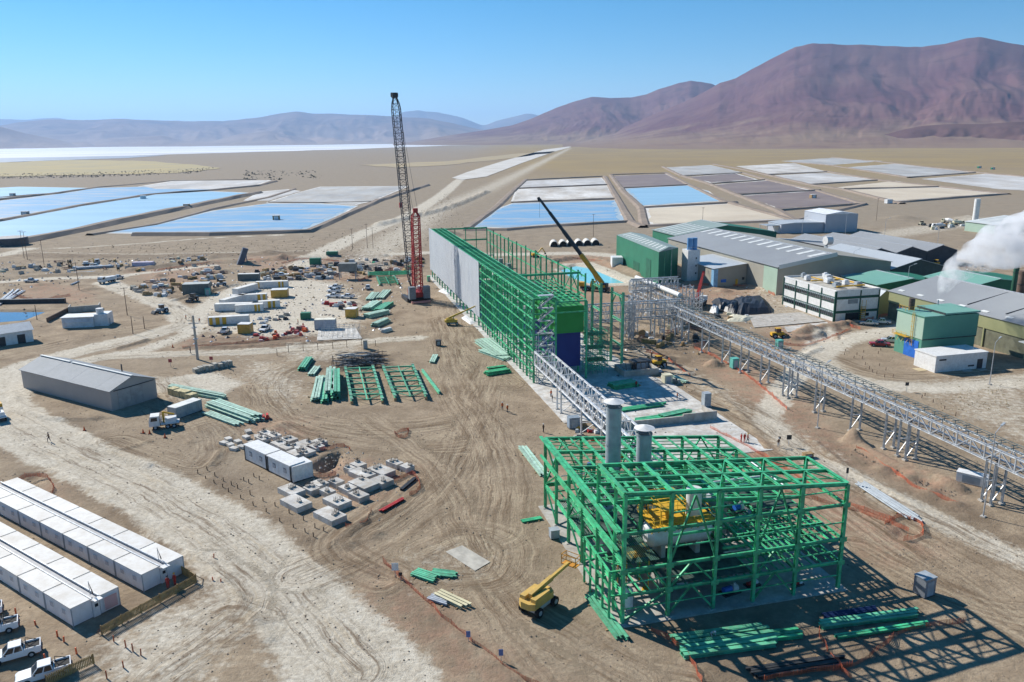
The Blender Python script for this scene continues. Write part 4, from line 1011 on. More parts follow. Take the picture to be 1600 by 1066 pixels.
def portal(u, v0, v1, h, lb):
    t = thing('portal_frame', lb, 'steel frame', site(BO, u, v0, .12), SITE, 'tall green portal frames beside the long building')
    L = v1 - v0
    for v in (0, L): member(t, 'column', (0, v, 0), (0, v, h), .55, .55, GREEN2, up=(0, 1, 0))
    for z in (h * .3, h * .62): member(t, 'beam', (0, 0, z), (0, L, z), .4, .5, GREEN2)
    member(t, 'beam', (0, 0, h - 1.2), (0, L, h - 1.2), .4, .5, GREEN2)
    member(t, 'brace', (0, 0, h - 4), (0, L * .35, h - 1.3), .25, .25, GREEN2); member(t, 'brace', (0, L, h - 4), (0, L * .65, h - 1.3), .25, .25, GREEN2)
portal(24.3, 5.4, 12.8, 19.3, 'outermost tall green portal frame, nearest the grey pipe bridge')
portal(23.9, 19.5, 26.0, 19.3, 'tall green portal frame next to the blue and green clad shaft')
def scaffold_tower():
    t = thing('scaffold_tower', 'green and yellow scaffold tower between the clad shaft and the portal frames', 'scaffold', site(BO, 14.6, 3.0, .12), SITE)
    s_ = MB(); y = MB()
    for i in range(5):
        for j in range(3):
            member(t, 'standard', (i * 1.25, j * 2.0, 0), (i * 1.25, j * 2.0, 10.5), .12, .12, GREEN, 'T')
    for z in np.arange(1, 10.6, 1.05):
        for j in range(3): s_.beam((0, j * 2, z), (5, j * 2, z), .08)
        for i in range(5): s_.beam((i * 1.25, 0, z), (i * 1.25, 4, z), .08)
        for i in range(4): s_.beam((i * 1.25, 0, z), (i * 1.25 + 1.25, 0, z + 1.05), .06)
    s_.build('ledgers', GREEN, t)
    for z in (3.1, 6.2, 9.6): y.box(.05, 4.95, .1, 3.9, z, z + .07)
    y.build('boards', mat('scaffold_boards', (0.36, 0.30, 0.12), .8, 0, .3, .6), t, kind='stuff')
scaffold_tower()
# ------------------------------------------------------------------ plant side; sp() = site grid coordinates in metres
def sp(a, b, z=0.0): return E1 * a + E2 * b + Vector((0, 0, z))
def lattice(b, p, q, w0, w1, n, rc, rb, wend0=None, wend1=None, taper=0.12, up=(0, 1, 0)):
    "square lattice column from p to q added to builder b"
    p = Vector(p); q = Vector(q); t = (q - p).normalized(); a = t.cross(Vector(up)).normalized(); c = a.cross(t)
    wend0 = w0 if wend0 is None else wend0; wend1 = w1 if wend1 is None else wend1
    def W(s):
        w = w0 + (w1 - w0) * s
        if s < taper: w = wend0 + (w - wend0) * s / taper
        if s > 1 - taper * .6: w = wend1 + (w - wend1) * (1 - s) / (taper * .6)
        return w / 2
    rings = []
    for k in range(n + 1):
        s = k / n; o = p.lerp(q, s); w = W(s)
        rings.append([o + a * w + c * w, o - a * w + c * w, o - a * w - c * w, o + a * w - c * w])
    for r0, r1 in zip(rings, rings[1:]):
        for i in range(4):
            b.beam(r0[i], r1[i], rc); j = (i + 1) % 4
            b.beam(r0[i], r1[j], rb); b.beam(r1[i], r1[j], rb)
    return rings
def crawler_crane():
    base = gp(650, 468)
    t = thing('crawler_crane', 'crawler crane with tall dark lattice boom and red lattice mast', 'crane', base, R(20))
    for s_ in (-1, 1):
        b = MB(); b.prof([(-5, .5), (-4.4, .05), (4.4, .05), (5, .5), (5, 1.0), (4.4, 1.45), (-4.4, 1.45), (-5, 1.0)], 'x', s_ * 3.6 - .65, s_ * 3.6 + .65)
        b.build('track', DARKM, t)
    MB().box(-3, 3, -1.6, 1.6, .5, 1.6).build('carbody', DARKM, t)
    MB().box(-2.2, 2.2, -5.2, 3.6, 1.7, 3.4).build('upper_deck', REDP, t)
    MB().box(1.4, 2.9, 1.8, 4.4, 1.9, 4.3).build('cab', WHITEP, t)
    for s_ in (-1, 1):
        cw = bpy.data.objects.new('counterweight_stack', None); COL.objects.link(cw); cw.parent = t
        for k in range(6): MB().box(s_ * 2.6 - 1.15, s_ * 2.6 + 1.15, -6.6, -4.2, 1.4 + k * .72, 1.4 + k * .72 + .68).build('weight_slab', mat('counterweight_grey', (0.20, 0.22, 0.24), .6), cw)
    MB().box(-3.4, 3.4, -8.2, -7.2, .2, .8).build('spreader_bar', mat('red_white_bar', (.6, .28, .25), .6), t)
    # boom and mast
    inv = Matrix.Rotation(-R(20), 3, 'Z')
    lo = lambda w: inv @ (Vector(w) - base)
    foot = Vector((0, 3.2, 2.6)); 
    d = pdir(617, 153); rng_ = base.length + 8
    tip = lo((rng_ * math.sin(d[0]), rng_ * math.cos(d[0]), CAM_H + d[1] * rng_))
    bo = MB(); lattice(bo, foot, tip, 2.9, 2.7, 34, .24, .11, .8, 1.1, .07); boom = bo.build('boom', mat('dark_crane_steel', (0.035, 0.036, 0.045), .5, .2), t)
    hd = MB(); hd.beam(tip, tip + (tip - foot).normalized() * 1.6, 1.8, 2.2); hd.tube(tip + Vector((-1.2, .8, 1.0)), tip + Vector((1.2, .8, 1.0)), .8, 12); hd.build('boom_head', DARKM, boom)
    ma = MB(); d2 = pdir(649, 331); r2 = base.length - 2
    top_ = lo((r2 * math.sin(d2[0]), r2 * math.cos(d2[0]), CAM_H + d2[1] * r2))
    lattice(ma, Vector((0, -3.2, 3.2)), top_, 3.0, 2.4, 18, .34, .15, 2.2, .8, .05); mast = ma.build('mast', REDP, t)
    MB().beam(top_, top_ + Vector((0, 0, 1.2)), 1.6, 1.2).build('mast_head', REDP, mast)
    rp = MB()
    for o in (-.8, .8): rp.beam(top_ + Vector((o, 0, .6)), tip + Vector((o, 0, 0)), .07)
    for o in (-1.6, 1.6): rp.beam(top_ + Vector((o * .5, 0, .2)), Vector((o, -5.4, 4.6)), .09)
    hk = tip + Vector((.4, 1.6, 0)); rp.beam(hk, (hk.x, hk.y, 34), .06); rp.beam(hk + Vector((.5, 0, 0)), (hk.x + .5, hk.y, 34), .06)
    rp.build('ropes', DARKM, t)
    MB().box(hk.x - .2, hk.x + .7, hk.y - .3, hk.y + .3, 32.2, 34).build('hook_block', REDP, t)
crawler_crane()
def wheel(p, x, y, r=.55, w=.4, z=None):
    z = r if z is None else z
    o = MB().tube((x, y - w / 2, z), (x, y + w / 2, z), r, 16).build('wheel', BLACK, p, True)
    MB().tube((x, y - w / 2 - .02, z), (x, y + w / 2 + .02, z), r * .5, 12).build('rim', GREYM, o, True)
    return o
def mobile_crane(loc, rot, tip_local, cab_mat, boom_mat, base_mat, lb, wide=1.0):
    t = thing('mobile_crane', lb, 'crane', loc, rot)
    MB().box(-5.5, 5.5, -1.3, 1.3, .7, 1.6).build('chassis', DARKM, t)
    MB().prof([(4.2, 1.6), (6.3, 1.6), (6.3, 2.4), (5.9, 3.1), (4.2, 3.1)], 'y', -1.25, 1.25).build('driving_cab', cab_mat, t)
    MB().box(-4.5, 1.5, -1.3, 1.3, 1.7, 2.6).build('slewing_deck', cab_mat, t)
    MB().prof([(-.5, 2.6), (1.5, 2.6), (1.2, 4.0), (-.5, 4.0)], 'y', .5, 1.35).build('operator_cab', cab_mat, t)
    MB().box(-4.9, -3.2, -1.3, 1.3, 1.8, 3.2).build('counterweight', DARKM, t)
    for x in (-4.2, -2.6, 2.4, 4.2):
        for y in (-1.15, 1.15): wheel(t, x, y, .62, .4)
    for x in (-5.6, 3.2): MB().box(x - .15, x + .15, -3.2, 3.2, .35, .6).build('outrigger', DARKM, t)
    f = Vector((-3.0, 0, 3.0)); q = Vector(tip_local); prev = f
    for k, (s0, s1, w) in enumerate(((0, .34, .95), (.34, .62, .78), (.62, .84, .64), (.84, 1, .5))):
        MB().beam(f.lerp(q, s0), f.lerp(q, s1), w * wide, w * 1.15 * wide).build('boom_section', base_mat if k == 0 else boom_mat, t)
    MB().beam(q - Vector((0, 0, .8)), q + (q - f).normalized() * .8, .7, .9).build('boom_head', boom_mat, t)
    MB().beam(q, q + Vector((0, 0, -7)), .06).build('hoist_rope', DARKM, t)
    MB().beam(f + Vector((1.5, 0, -.9)), f.lerp(q, .22), .35).build('luffing_ram', GREYM, t)
    return t
cb = Vector((31.5, 296, 0)); d = pdir(843, 311); ry = 306 / math.cos(d[0])
tipw = Vector((ry * math.sin(d[0]), ry * math.cos(d[0]), CAM_H + d[1] * ry))
rot_ = math.atan2(tipw.y - cb.y, tipw.x - cb.x); dl = math.hypot(tipw.x - cb.x, tipw.y - cb.y)
mobile_crane(cb, rot_, (dl, 0, tipw.z), YEL, DARKM, YEL, 'yellow mobile crane with long black telescopic boom behind the green building', 1.35)
cb = gp(1092, 480); mobile_crane(cb, R(62), (3.6, 0, 11.0), WHITE, REDP, REDP, 'mobile crane with short raised red boom beside the black tarpaulins', 1.25)

# ------------------------------------------------------------------ pipe racks
TRAY = mat('dark_cable_tray', (0.16, 0.20, 0.20), .5, .3, .25, 1.0)
def pipe_rack(name_lb, cat, a0, width, b_hi, b_lo, zt, zb, bents, tray=True, bay=5.75, m=GALV, pipes=2, seed=1):
    "a truss bridge along -E2 from b_hi down to b_lo; a0 = its side nearest the camera's left"
    t = thing('pipe_rack', name_lb, cat, sp(a0, b_hi), SITE)
    n = int(round((b_hi - b_lo) / bay)); rr = random.Random(seed); L = b_hi - b_lo
    for u in (0, width):
        for z in (zt, zb): member(t, 'chord', (u, 0, z), (u, -L, z), .3, .3, m)
    for k in range(n):
        v0, v1 = -k * L / n, -(k + 1) * L / n; vm = (v0 + v1) / 2; b = MB()
        for u in (0, width):
            b.beam((u, v0, zb), (u, v0, zt), .2); b.beam((u, vm, zb), (u, vm, zt), .14); b.beam((u, v0, zb), (u, vm, zt), .16); b.beam((u, vm, zt), (u, v1, zb), .16)
        for z in (zt, zb): b.beam((0, v0, z), (width, v0, z), .16)
        b.beam((0, vm, zb), (width, vm, zb), .12)
        o = b.build('truss_bay', m, t, kind='stuff')
    for i in range(pipes):
        u = width * (i + .6) / (pipes + .2); r_ = rr.choice([.1, .14, .18])
        member(t, 'pipe', (u, 0, zb + .28), (u, -L, zb + .28), r_ * 2, r_ * 2, WHITEP if i % 2 else DARKM, 'T')
        if i == 1: member(t, 'pipe', (u, -.0, (zt + zb) / 2 + .25), (u, -L, (zt + zb) / 2 + .25), r_ * 1.6, r_ * 1.6, GREYM, 'T')
    if tray:
        tr = MB(); k = 0; v = -1.0
        while v > -L:
            for dz, x0, x1 in ((.4, width * .45, width + .9), (.85, width * .6, width + .7)):
                tr.beam((x0, v, zt + dz), (x1, v, zt + dz), .1)
            tr.beam((width * .9, v, zt), (width * .9, v, zt + 1.0), .1); v -= 2.3; k += 1
        for x, z in ((width * .55, .45), (width + .8, .45), (width + .55, .9)): tr.beam((x, 0, zt + z), (x, -L, zt + z), .09)
        tr.build('cable_tray', TRAY, t, kind='stuff')
    for s in bents:
        for u in (0, width): member(t, 'column', (u, -s, 0), (u, -s, zb), .3, .3, m, up=(0, 1, 0)); MB().box(u - .4, u + .4, -s - .4, -s + .4, -.2, .25).build('footing', CONC, t)
        zz = zb - .3
        member(t, 'brace', (0, -s, .4), (width, -s, zz * .5), .11, .11, m, 'B')
        member(t, 'strut', (0, -s, zz * .5), (width, -s, zz * .5), .15, .15, m, 'B')
    return t
pipe_rack('long grey galvanised pipe rack running past the green frame', 'pipe rack', 99.6, 2.1, 207, 66, 9.2, 6.9,
          [8, 20, 31, 40, 49, 58.3, 60.3, 70.0, 81.5, 91.0, 94.6, 96.6, 113.5, 115.2, 132], True, seed=2)
pipe_rack('far grey pipe rack with big white covered pipe leading to the basin', 'pipe rack', 102.2, 3.2, 244, 208, 9.8, 6.2, [2, 12, 24, 33], True, seed=4)
pipe_rack('white galvanised conveyor bridge sloping light between the building and the green frame', 'pipe rack', 48.6, 3.4, 171, 112, 8.3, 5.2,
          [17.5, 20.2, 33, 44, 56], False, 4.9, mat('bright_galvanised', (0.68, 0.69, 0.70), .4, .25, .1, 1.0), 4, 5)
MB().tube(sp(104.5, 243.5, 10.9), sp(104.5, 211, 10.9), .7, 14).build('covered_pipe', WHITE, None, True)
tag(bpy.data.objects['covered_pipe'], 'big white covered pipe on top of the far pipe rack', 'pipe')
def cross_rack(a0, a1, b0, zt, zb, width, bents, lb, m=GALV):
    t = thing('pipe_rack', lb, 'pipe rack', sp(a0, b0), SITE); L = a1 - a0; n = int(L / 3.2)
    for v in (0, width):
        for z in (zt, zb, (zt + zb) / 2): member(t, 'chord', (0, v, z), (L, v, z), .24, .24, m)
    for k in range(n):
        x0, x1 = L * k / n, L * (k + 1) / n; xm = (x0 + x1) / 2; b = MB()
        for v in (0, width):
            b.beam((x0, v, zb), (x0, v, zt), .16); b.beam((x0, v, zb), (xm, v, zt), .11); b.beam((xm, v, zt), (x1, v, zb), .11)
        for z in (zt, zb, (zt + zb) / 2): b.beam((x0, 0, z), (x0, width, z), .13)
        b.build('truss_bay', m, t, kind='stuff')
    for k, (v, z) in enumerate(((.8, zb + .3), (1.6, zb + .3), (1.2, (zt + zb) / 2 + .3), (2.0, zt + .3))):
        member(t, 'pipe', (0, v, z), (L, v, z), .3, .3, WHITEP if k % 2 else GREYM, 'T')
    for s in bents:
        for v in (0, width):
            member(t, 'column', (s, v, 0), (s, v, zt), .3, .3, m)
        member(t, 'brace', (s, 0, .4), (s, width, zb - .3), .14, .14, m, 'B'); member(t, 'brace', (s, width, .4), (s, 0, zb - .3), .14, .14, m, 'B')
    return t
cross_rack(74.0, 103.5, 206.0, 10.2, 5.6, 2.8, (1, 12.6, 14, 20.5, 23.5, 27, 29.3), 'grey pipe rack bridging from the green building to the long rack')
cross_rack(96, 112, 226, 13.0, 9.5, 2.4, (1, 6, 11, 15), 'high grey pipe rack crossing behind the junction of racks')
def lattice_tower(a, b, h, w, lb, m=GALV):
    t = thing('steel_tower', lb, 'tower', sp(a, b), SITE, 'grey steel towers around the rack junction')
    for x in (0, w):
        for y in (0, w): member(t, 'leg', (x, y, 0), (x, y, h), .24, .24, m)
    k = MB(); z = 0
    while z < h - 1:
        for (x0, y0), (x1, y1) in (((0, 0), (w, 0)), ((w, 0), (w, w)), ((w, w), (0, w)), ((0, w), (0, 0))):
            k.beam((x0, y0, z), (x1, y1, z + w * .8), .1); k.beam((x0, y0, z + w * .8), (x1, y1, z + w * .8), .12)
        z += w * .8
    k.build('bracing', m, t, kind='stuff')
lattice_tower(84.5, 205, 12.5, 2.6, 'grey lattice tower at the near end of the crossing pipe rack')
lattice_tower(90.5, 214, 11.0, 2.2, 'grey lattice tower behind the crossing pipe rack')
lattice_tower(110.5, 219, 12.0, 2.4, 'grey lattice tower at the far corner of the rack junction')
lattice_tower(115.0, 226.0, 7.0, 2.0, 'short grey trestle by the red-boomed crane')
lattice_tower(121.0, 232.0, 7.0, 2.0, 'short grey trestle in front of the brown hall wall')

# ------------------------------------------------------------------ plant buildings
ROOFG = corrugated('grey_roof_sheet', (0.33, 0.34, 0.345), (0.285, 0.29, 0.295), 1.6, .25, .55, .15, 'Y', var_scale=.05)
ROOFL = corrugated('light_roof_sheet', (0.50, 0.53, 0.55), (0.44, 0.47, 0.49), 1.6, .25, .5, .15, 'Y', var_scale=.05)
ROOFGR = corrugated('green_grey_roof_sheet', (0.30, 0.37, 0.34), (0.25, 0.31, 0.285), 1.6, .25, .55, .1, 'Y', var_scale=.05)
ROOFT = corrugated('teal_roof_sheet', (0.20, 0.42, 0.34), (0.17, 0.36, 0.29), 1.6, .25, .55, .1, 'Y', var_scale=.05)
WALLT = corrugated('taupe_wall_sheet', (0.36, 0.34, 0.28), (0.31, 0.29, 0.24), 2.2, .3, .6, 0)
WALLG = corrugated('dark_green_wall_sheet', (0.025, 0.15, 0.085), (0.03, 0.19, 0.11), 2.2, .3, .55, 0)
WALLP = corrugated('pale_green_wall_sheet', (0.38, 0.50, 0.40), (0.33, 0.44, 0.35), 2.2, .3, .55, 0)
WALLM = corrugated('mid_green_wall_sheet', (0.10, 0.28, 0.20), (0.12, 0.32, 0.23), 2.2, .3, .55, 0, 'Y')
WALLY = corrugated('olive_wall_sheet', (0.36, 0.36, 0.19), (0.30, 0.31, 0.16), 1.5, .7, .6, 0, 'Y')
WALLB = corrugated('bluegrey_wall_sheet', (0.42, 0.45, 0.50), (0.38, 0.41, 0.46), 2.2, .3, .5, .1)
SKYL = mat('translucent_skylight', (0.66, 0.67, 0.64), .5, 0, .1, .3)
def hall(lb, a0, a1, b0, b1, eave, ridge, ra, roof, wall, name='industrial_hall', skylights=(), over=.5, cat='hall', group=None, trim=True):
    "gable hall on the site grid, ridge along E2 at a = ra"
    t = thing(name, lb, cat, sp(a0, b0), SITE, group); w = a1 - a0; L = b1 - b0; r = ra - a0
    wl = MB(); wl.prof([(0, -.3), (w, -.3), (w, eave), (r, ridge) if 0 < r < w else (w if r >= w else 0, eave), (0, eave)] if 0 < r < w else [(0, -.3), (w, -.3), (w, eave if r <= 0 else ridge), (0, ridge if r <= 0 else eave)], 'y', 0, L)
    wl.build('walls', wall, t)
    def slope(x0, z0, x1, z1):
        d = Vector((x1 - x0, 0, z1 - z0)).normalized(); n = Vector((-d.z, 0, d.x)); b = MB()
        p0 = Vector((x0, 0, z0)) - d * over; p1 = Vector((x1, 0, z1))
        b.add([p0 + n * .05 + Vector((0, -over, 0)), p1 + n * .05 + Vector((0, -over, 0)), p1 + n * .05 + Vector((0, L + over, 0)), p0 + n * .05 + Vector((0, L + over, 0)),
               p0 + n * .2 + Vector((0, -over, 0)), p1 + n * .2 + Vector((0, -over, 0)), p1 + n * .2 + Vector((0, L + over, 0)), p0 + n * .2 + Vector((0, L + over, 0))],
              [(3, 2, 1, 0), (4, 5, 6, 7), (0, 1, 5, 4), (1, 2, 6, 5), (2, 3, 7, 6), (3, 0, 4, 7)])
        return b.build('roof_slope', roof, t), p0 + n * .2, d, n
    sl_ = []
    if 0 < r < w: sl_ = [slope(0, eave, r, ridge), slope(w, eave, r, ridge)]
    elif r >= w: sl_ = [slope(0, eave, w, ridge)]
    else: sl_ = [slope(w, eave, 0, ridge)]
    if skylights:
        _, p0, d, n = sl_[0]; n = n if n.z > 0 else -n
        s0, s1, cnt, wd = skylights; full = (Vector((r, 0, ridge)) - Vector((0, 0, eave))).length
        for k in range(cnt):
            v = L * (k + .5) / cnt
            q0 = p0 + d * (full * s0); q1 = p0 + d * (full * s1); b = MB()
            b.add([q0 + n * .02 + Vector((0, v, 0)), q1 + n * .02 + Vector((0, v, 0)), q1 + n * .02 + Vector((0, v + wd, 0)), q0 + n * .02 + Vector((0, v + wd, 0)),
                   q0 + n * .1 + Vector((0, v, 0)), q1 + n * .1 + Vector((0, v, 0)), q1 + n * .1 + Vector((0, v + wd, 0)), q0 + n * .1 + Vector((0, v + wd, 0))],
                  [(4, 5, 6, 7), (0, 1, 5, 4), (1, 2, 6, 5), (2, 3, 7, 6), (3, 0, 4, 7)])
            b.build('skylight', SKYL, t)
    if trim and 0 < r < w:
        MB().beam((r, -over, ridge + .2), (r, L + over, ridge + .2), .7, .12).build('ridge_cap', GALV, t)
    return t
def skew_hall():
    Q = [sp(131, 284), sp(143.8, 293.6), sp(149.5, 341), sp(136.5, 342)]; o = Q[0]
    t = thing('industrial_hall', 'dark green clad hall with skylights, beside the turquoise basin', 'hall', o, 0); q = [(p - o) for p in Q]
    MB().prof([(p.x, p.y) for p in q], 'z', -.3, 12.8).build('walls', WALLG, t)
    up = lambda p, z: Vector((p.x, p.y, z)); f = q[0].lerp(q[1], .5); k = q[3].lerp(q[2], .5)
    for a, b in ((q[0], q[3]), (q[1], q[2])):
        MB().add([up(a, 12.85), up(f, 14.0), up(k, 14.0), up(b, 12.85), up(a, 12.65), up(f, 12.7), up(k, 12.7), up(b, 12.65)], [(0, 1, 2, 3), (0, 4, 5, 1), (3, 2, 6, 7), (0, 3, 7, 4)]).build('roof_slope', ROOFGR, t)
    for i in range(12):
        s0 = (i + .4) / 12.5; a0, b0 = q[0].lerp(q[3], s0), f.lerp(k, s0); a1, b1 = q[0].lerp(q[3], s0 + .025), f.lerp(k, s0 + .025); zz = lambda s: 12.85 + 1.15 * s + .06
        MB().add([up(a0.lerp(b0, .25), zz(.25)), up(a0.lerp(b0, .9), zz(.9)), up(a1.lerp(b1, .9), zz(.9)), up(a1.lerp(b1, .25), zz(.25))], [(0, 1, 2, 3)]).build('skylight', SKYL, t)
    d = (q[3] - q[0]).normalized(); n = Vector((-d.y, d.x, 0))
    for s0, w, h in ((9, 6, 8.5), (24, 8, 5.0)):
        a, b = q[0] + d * s0 + n * .02, q[0] + d * (s0 + w) + n * .02; MB().add([up(a, 0), up(b, 0), up(b, h), up(a, h), up(a + n * .1, 0), up(b + n * .1, 0), up(b + n * .1, h), up(a + n * .1, h)], [(0, 1, 2, 3), (4, 5, 6, 7), (0, 1, 5, 4), (2, 3, 7, 6), (1, 2, 6, 5), (3, 0, 4, 7)]).build('door', mat('green_door', (.02, .12, .07), .5), t)
    for s0 in (.3, .62): MB().beam(up(q[0].lerp(q[1], s0) - Vector((0, .15, 0)), 0), up(q[0].lerp(q[1], s0) - Vector((0, .15, 0)), 12.7), .2).build('downpipe', GREEN2, t)
    e = q[0].lerp(q[3], .82) + n * 2.8; MB().box(e.x - 2.4, e.x + 2.4, e.y - 3, e.y + 3, 0, 4.5).build('lean_to', WHITEP, t)
skew_hall()
hall('grey gabled hall standing behind the big skylit hall', 170, 224, 350, 377, 10.2, 14.3, 197, ROOFGR, WALLG, skylights=(.05, .7, 6, 1.4))
t = hall('big grey gabled hall with a long row of ridge skylights', 163.2, 211, 252.5, 344, 10.0, 13.6, 187, ROOFG, WALLT, skylights=(.68, .97, 13, 2.4))
panel(t, 'side_cladding', -.07, 0, 0, 9, .1, 9.7, WALLP)
MB().beam((0, -.56, 10.2), (23.8, -.56, 13.8), .2, 1.5).build('verge_flashing', ROOFL, t)
t = hall('low grey-roofed wing with brown wall and blue corner attached to the big hall', 149.2, 163.0, 273.2, 300, 7.0, 8.4, 163.2, ROOFL, WALLT, name='hall_wing')
panel(t, 'corner_panel', -.1, 1.6, -.1, 0, 0, 6.9, mat('light_blue_panel', (.22, .42, .62), .5)); panel(t, 'corner_panel', -.1, 0, -.1, 2, 0, 6.8, mat('light_blue_panel', (.22, .42, .62), .5))
panel(t, 'sign_board', 3.0, 5.2, -.12, 0, 1.6, 2.8, BLUEP); panel(t, 'door', 9.2, 10.2, -.1, 0, 0, 2.6, YEL); panel(t, 'vent', 12.0, 13.0, -.1, 0, 2.2, 3.2, DARKM)
# white tower with blue tanks
t = thing('silo_tower', 'white square tower with two blue tanks on top', 'tower', sp(145.5, 288), SITE)
t.location = sp(144.6, 286.4); panel(t, 'tower_wall', 0, 5.2, 0, 5.2, -.3, 12.6, WHITE)
for x in (1.5, 3.7): MB().tube((x, 2.0, 12.6), (x, 2.0, 17.2), 1.0, 18).build('tank', mat('sky_blue_paint', (.12, .30, .55), .45), t, True)
for z in (3, 6, 9): panel(t, 'window', 3.4, 3.9, -.06, 0, z, z + .7, GLASS)
MB().beam((0, 0, 13.7), (5.2, 0, 13.7), .08).beam((5.2, 0, 13.7), (5.2, 5.2, 13.7), .08).beam((5.2, 0, 12.6), (5.2, 0, 13.7), .08).beam((0, 0, 12.6), (0, 0, 13.7), .08).build('railing', GALV, t)
# admin block with dark window bands
def admin():
    t = thing('office_block', 'two-storey white office block with dark green bands and rooftop units', 'office', sp(155.6, 208.5), SITE)
    L, w, h = 28, 15.7, 9.3
    panel(t, 'walls', 0, w, 0, L, -.3, h, WHITE)
    MB().box(.3, w - .3, .3, L - .3, h, h + .05).build('roof', mat('roof_membrane', (.45, .42, .36), .9), t)
    for x0, x1, y0, y1 in ((-.05, w + .05, -.05, .25), (-.05, w + .05, L - .25, L + .05), (-.05, .25, .25, L - .25), (w - .25, w + .05, .25, L - .25)): panel(t, 'parapet', x0, x1, y0, y1, h, h + .55, WHITE)
    DG = mat('dark_green_band', (.02, .085, .06), .5)
    for z in (2.0, 6.4):
        panel(t, 'band', -.07, w + .07, -.07, 0, z + .55, z + 1.35, DG); panel(t, 'band', -.07, 0, 0, L, z + .55, z + 1.35, DG)
        panel(t, 'band', -.06, 0, 0, L, z - .75, z - .55, DG)
        for k in range(28):
            y = .35 + k * (L - .7) / 28; panel(t, 'window', -.1, 0, y, y + .72, z - .5, z + .5, GLASS); panel(t, 'window_hood', -.16, -.07, y, y + .72, z + .7, z + 1.1, GREYM)
    for k in range(5): panel(t, 'pilaster', -.2, 0, k * (L - .3) / 4, k * (L - .3) / 4 + .35, 0, h + .2, DG)
    for x in (0, w * .55, w - .35): panel(t, 'pilaster', x, x + .35, -.2, 0, 0, h + .2, DG)
    panel(t, 'door_glazing', 4.0, 9.4, -.1, 0, .1, 2.5, GLASS); panel(t, 'window', 11, 12.4, -.1, 0, 1.2, 2.2, GLASS); panel(t, 'window', 4.5, 8.0, -.1, 0, 5.4, 6.8, mat('grey_glazing', (.25, .28, .3), .2))
    st = MB()
    for k in range(8): st.box(8.9 + .0, 10.4, -.9 - .0, -.25, .6 * k, .6 * k + .08)
    for x in (8.9, 10.4): st.beam((x, -.9, 0), (x, -.9, 6.5), .1)
    st.build('fire_stair', YEL, t)
    for k, (x, y, s_) in enumerate(((4, 6, 2.2), (6, 13, 2.6), (9.5, 9, 1.8), (11, 5, 2), (3, 20, 1.8), (10, 19, 2.4), (5, 25, 1.4), (12, 23, 1.6))):
        u = MB(); u.box(x, x + s_, y, y + s_ * .8, h + .3, h + 1.5); u.tube((x + s_ / 2, y + s_ * .4, h + 1.5), (x + s_ / 2, y + s_ * .4, h + 1.8), s_ * .35, 14); u.build('air_unit', WHITEP if k % 3 else GREYM, t)
    du = MB(); du.beam((3, 4, h + .9), (13, 4, h + .9), .4).beam((13, 4, h + .9), (13, 22, h + .9), .4).beam((7, 10, h + .7), (7, 24, h + .7), .3).beam((2, 16, h + .8), (13, 16, h + .8), .35); du.build('ducts', YEL, t)
admin()
# right-hand works
t = hall('wide grey hall with ribbed olive fascia and blue doors behind the green tower', 175, 209.5, 96, 208.5, 8.6, 12.3, 192.3, ROOFG, mat('dark_hall_wall', (.16, .16, .11), .7, 0, .2, .4), skylights=(.1, .16, 14, 2.2))
panel(t, 'fascia', -.25, -.05, -1, 112.5, 5.2, 8.5, WALLY); panel(t, 'fascia', 0, 17, 112.55, 112.75, 5.2, 8.5, WALLY)
k_ = 0
for y0, y1, mm in ((47.5, 53.5, BLUEP), (54.8, 60.5, mat('light_blue_door', (.16, .36, .62), .5)), (36, 44, BLUEP), (100, 108, BLUEP)): panel(t, 'sliding_door', -.35, -.1, y0, y1, .1, 4.6, mm)
for y in (30, 46.5, 54.2, 61.5, 75, 92): panel(t, 'post', -.3, -.05, y, y + .4, 0, 5.2, WALLY)
panel(t, 'awning', -2.4, -.3, 46, 62, 4.7, 4.95, ROOFL)
rb = MB()
for k in range(6): y = 20 + k * 13; rb.beam((3, y, 9.5), (16.5, y, 12.2), .25, .3)
rb.build('roof_joints', DARKM, t, kind='stuff')
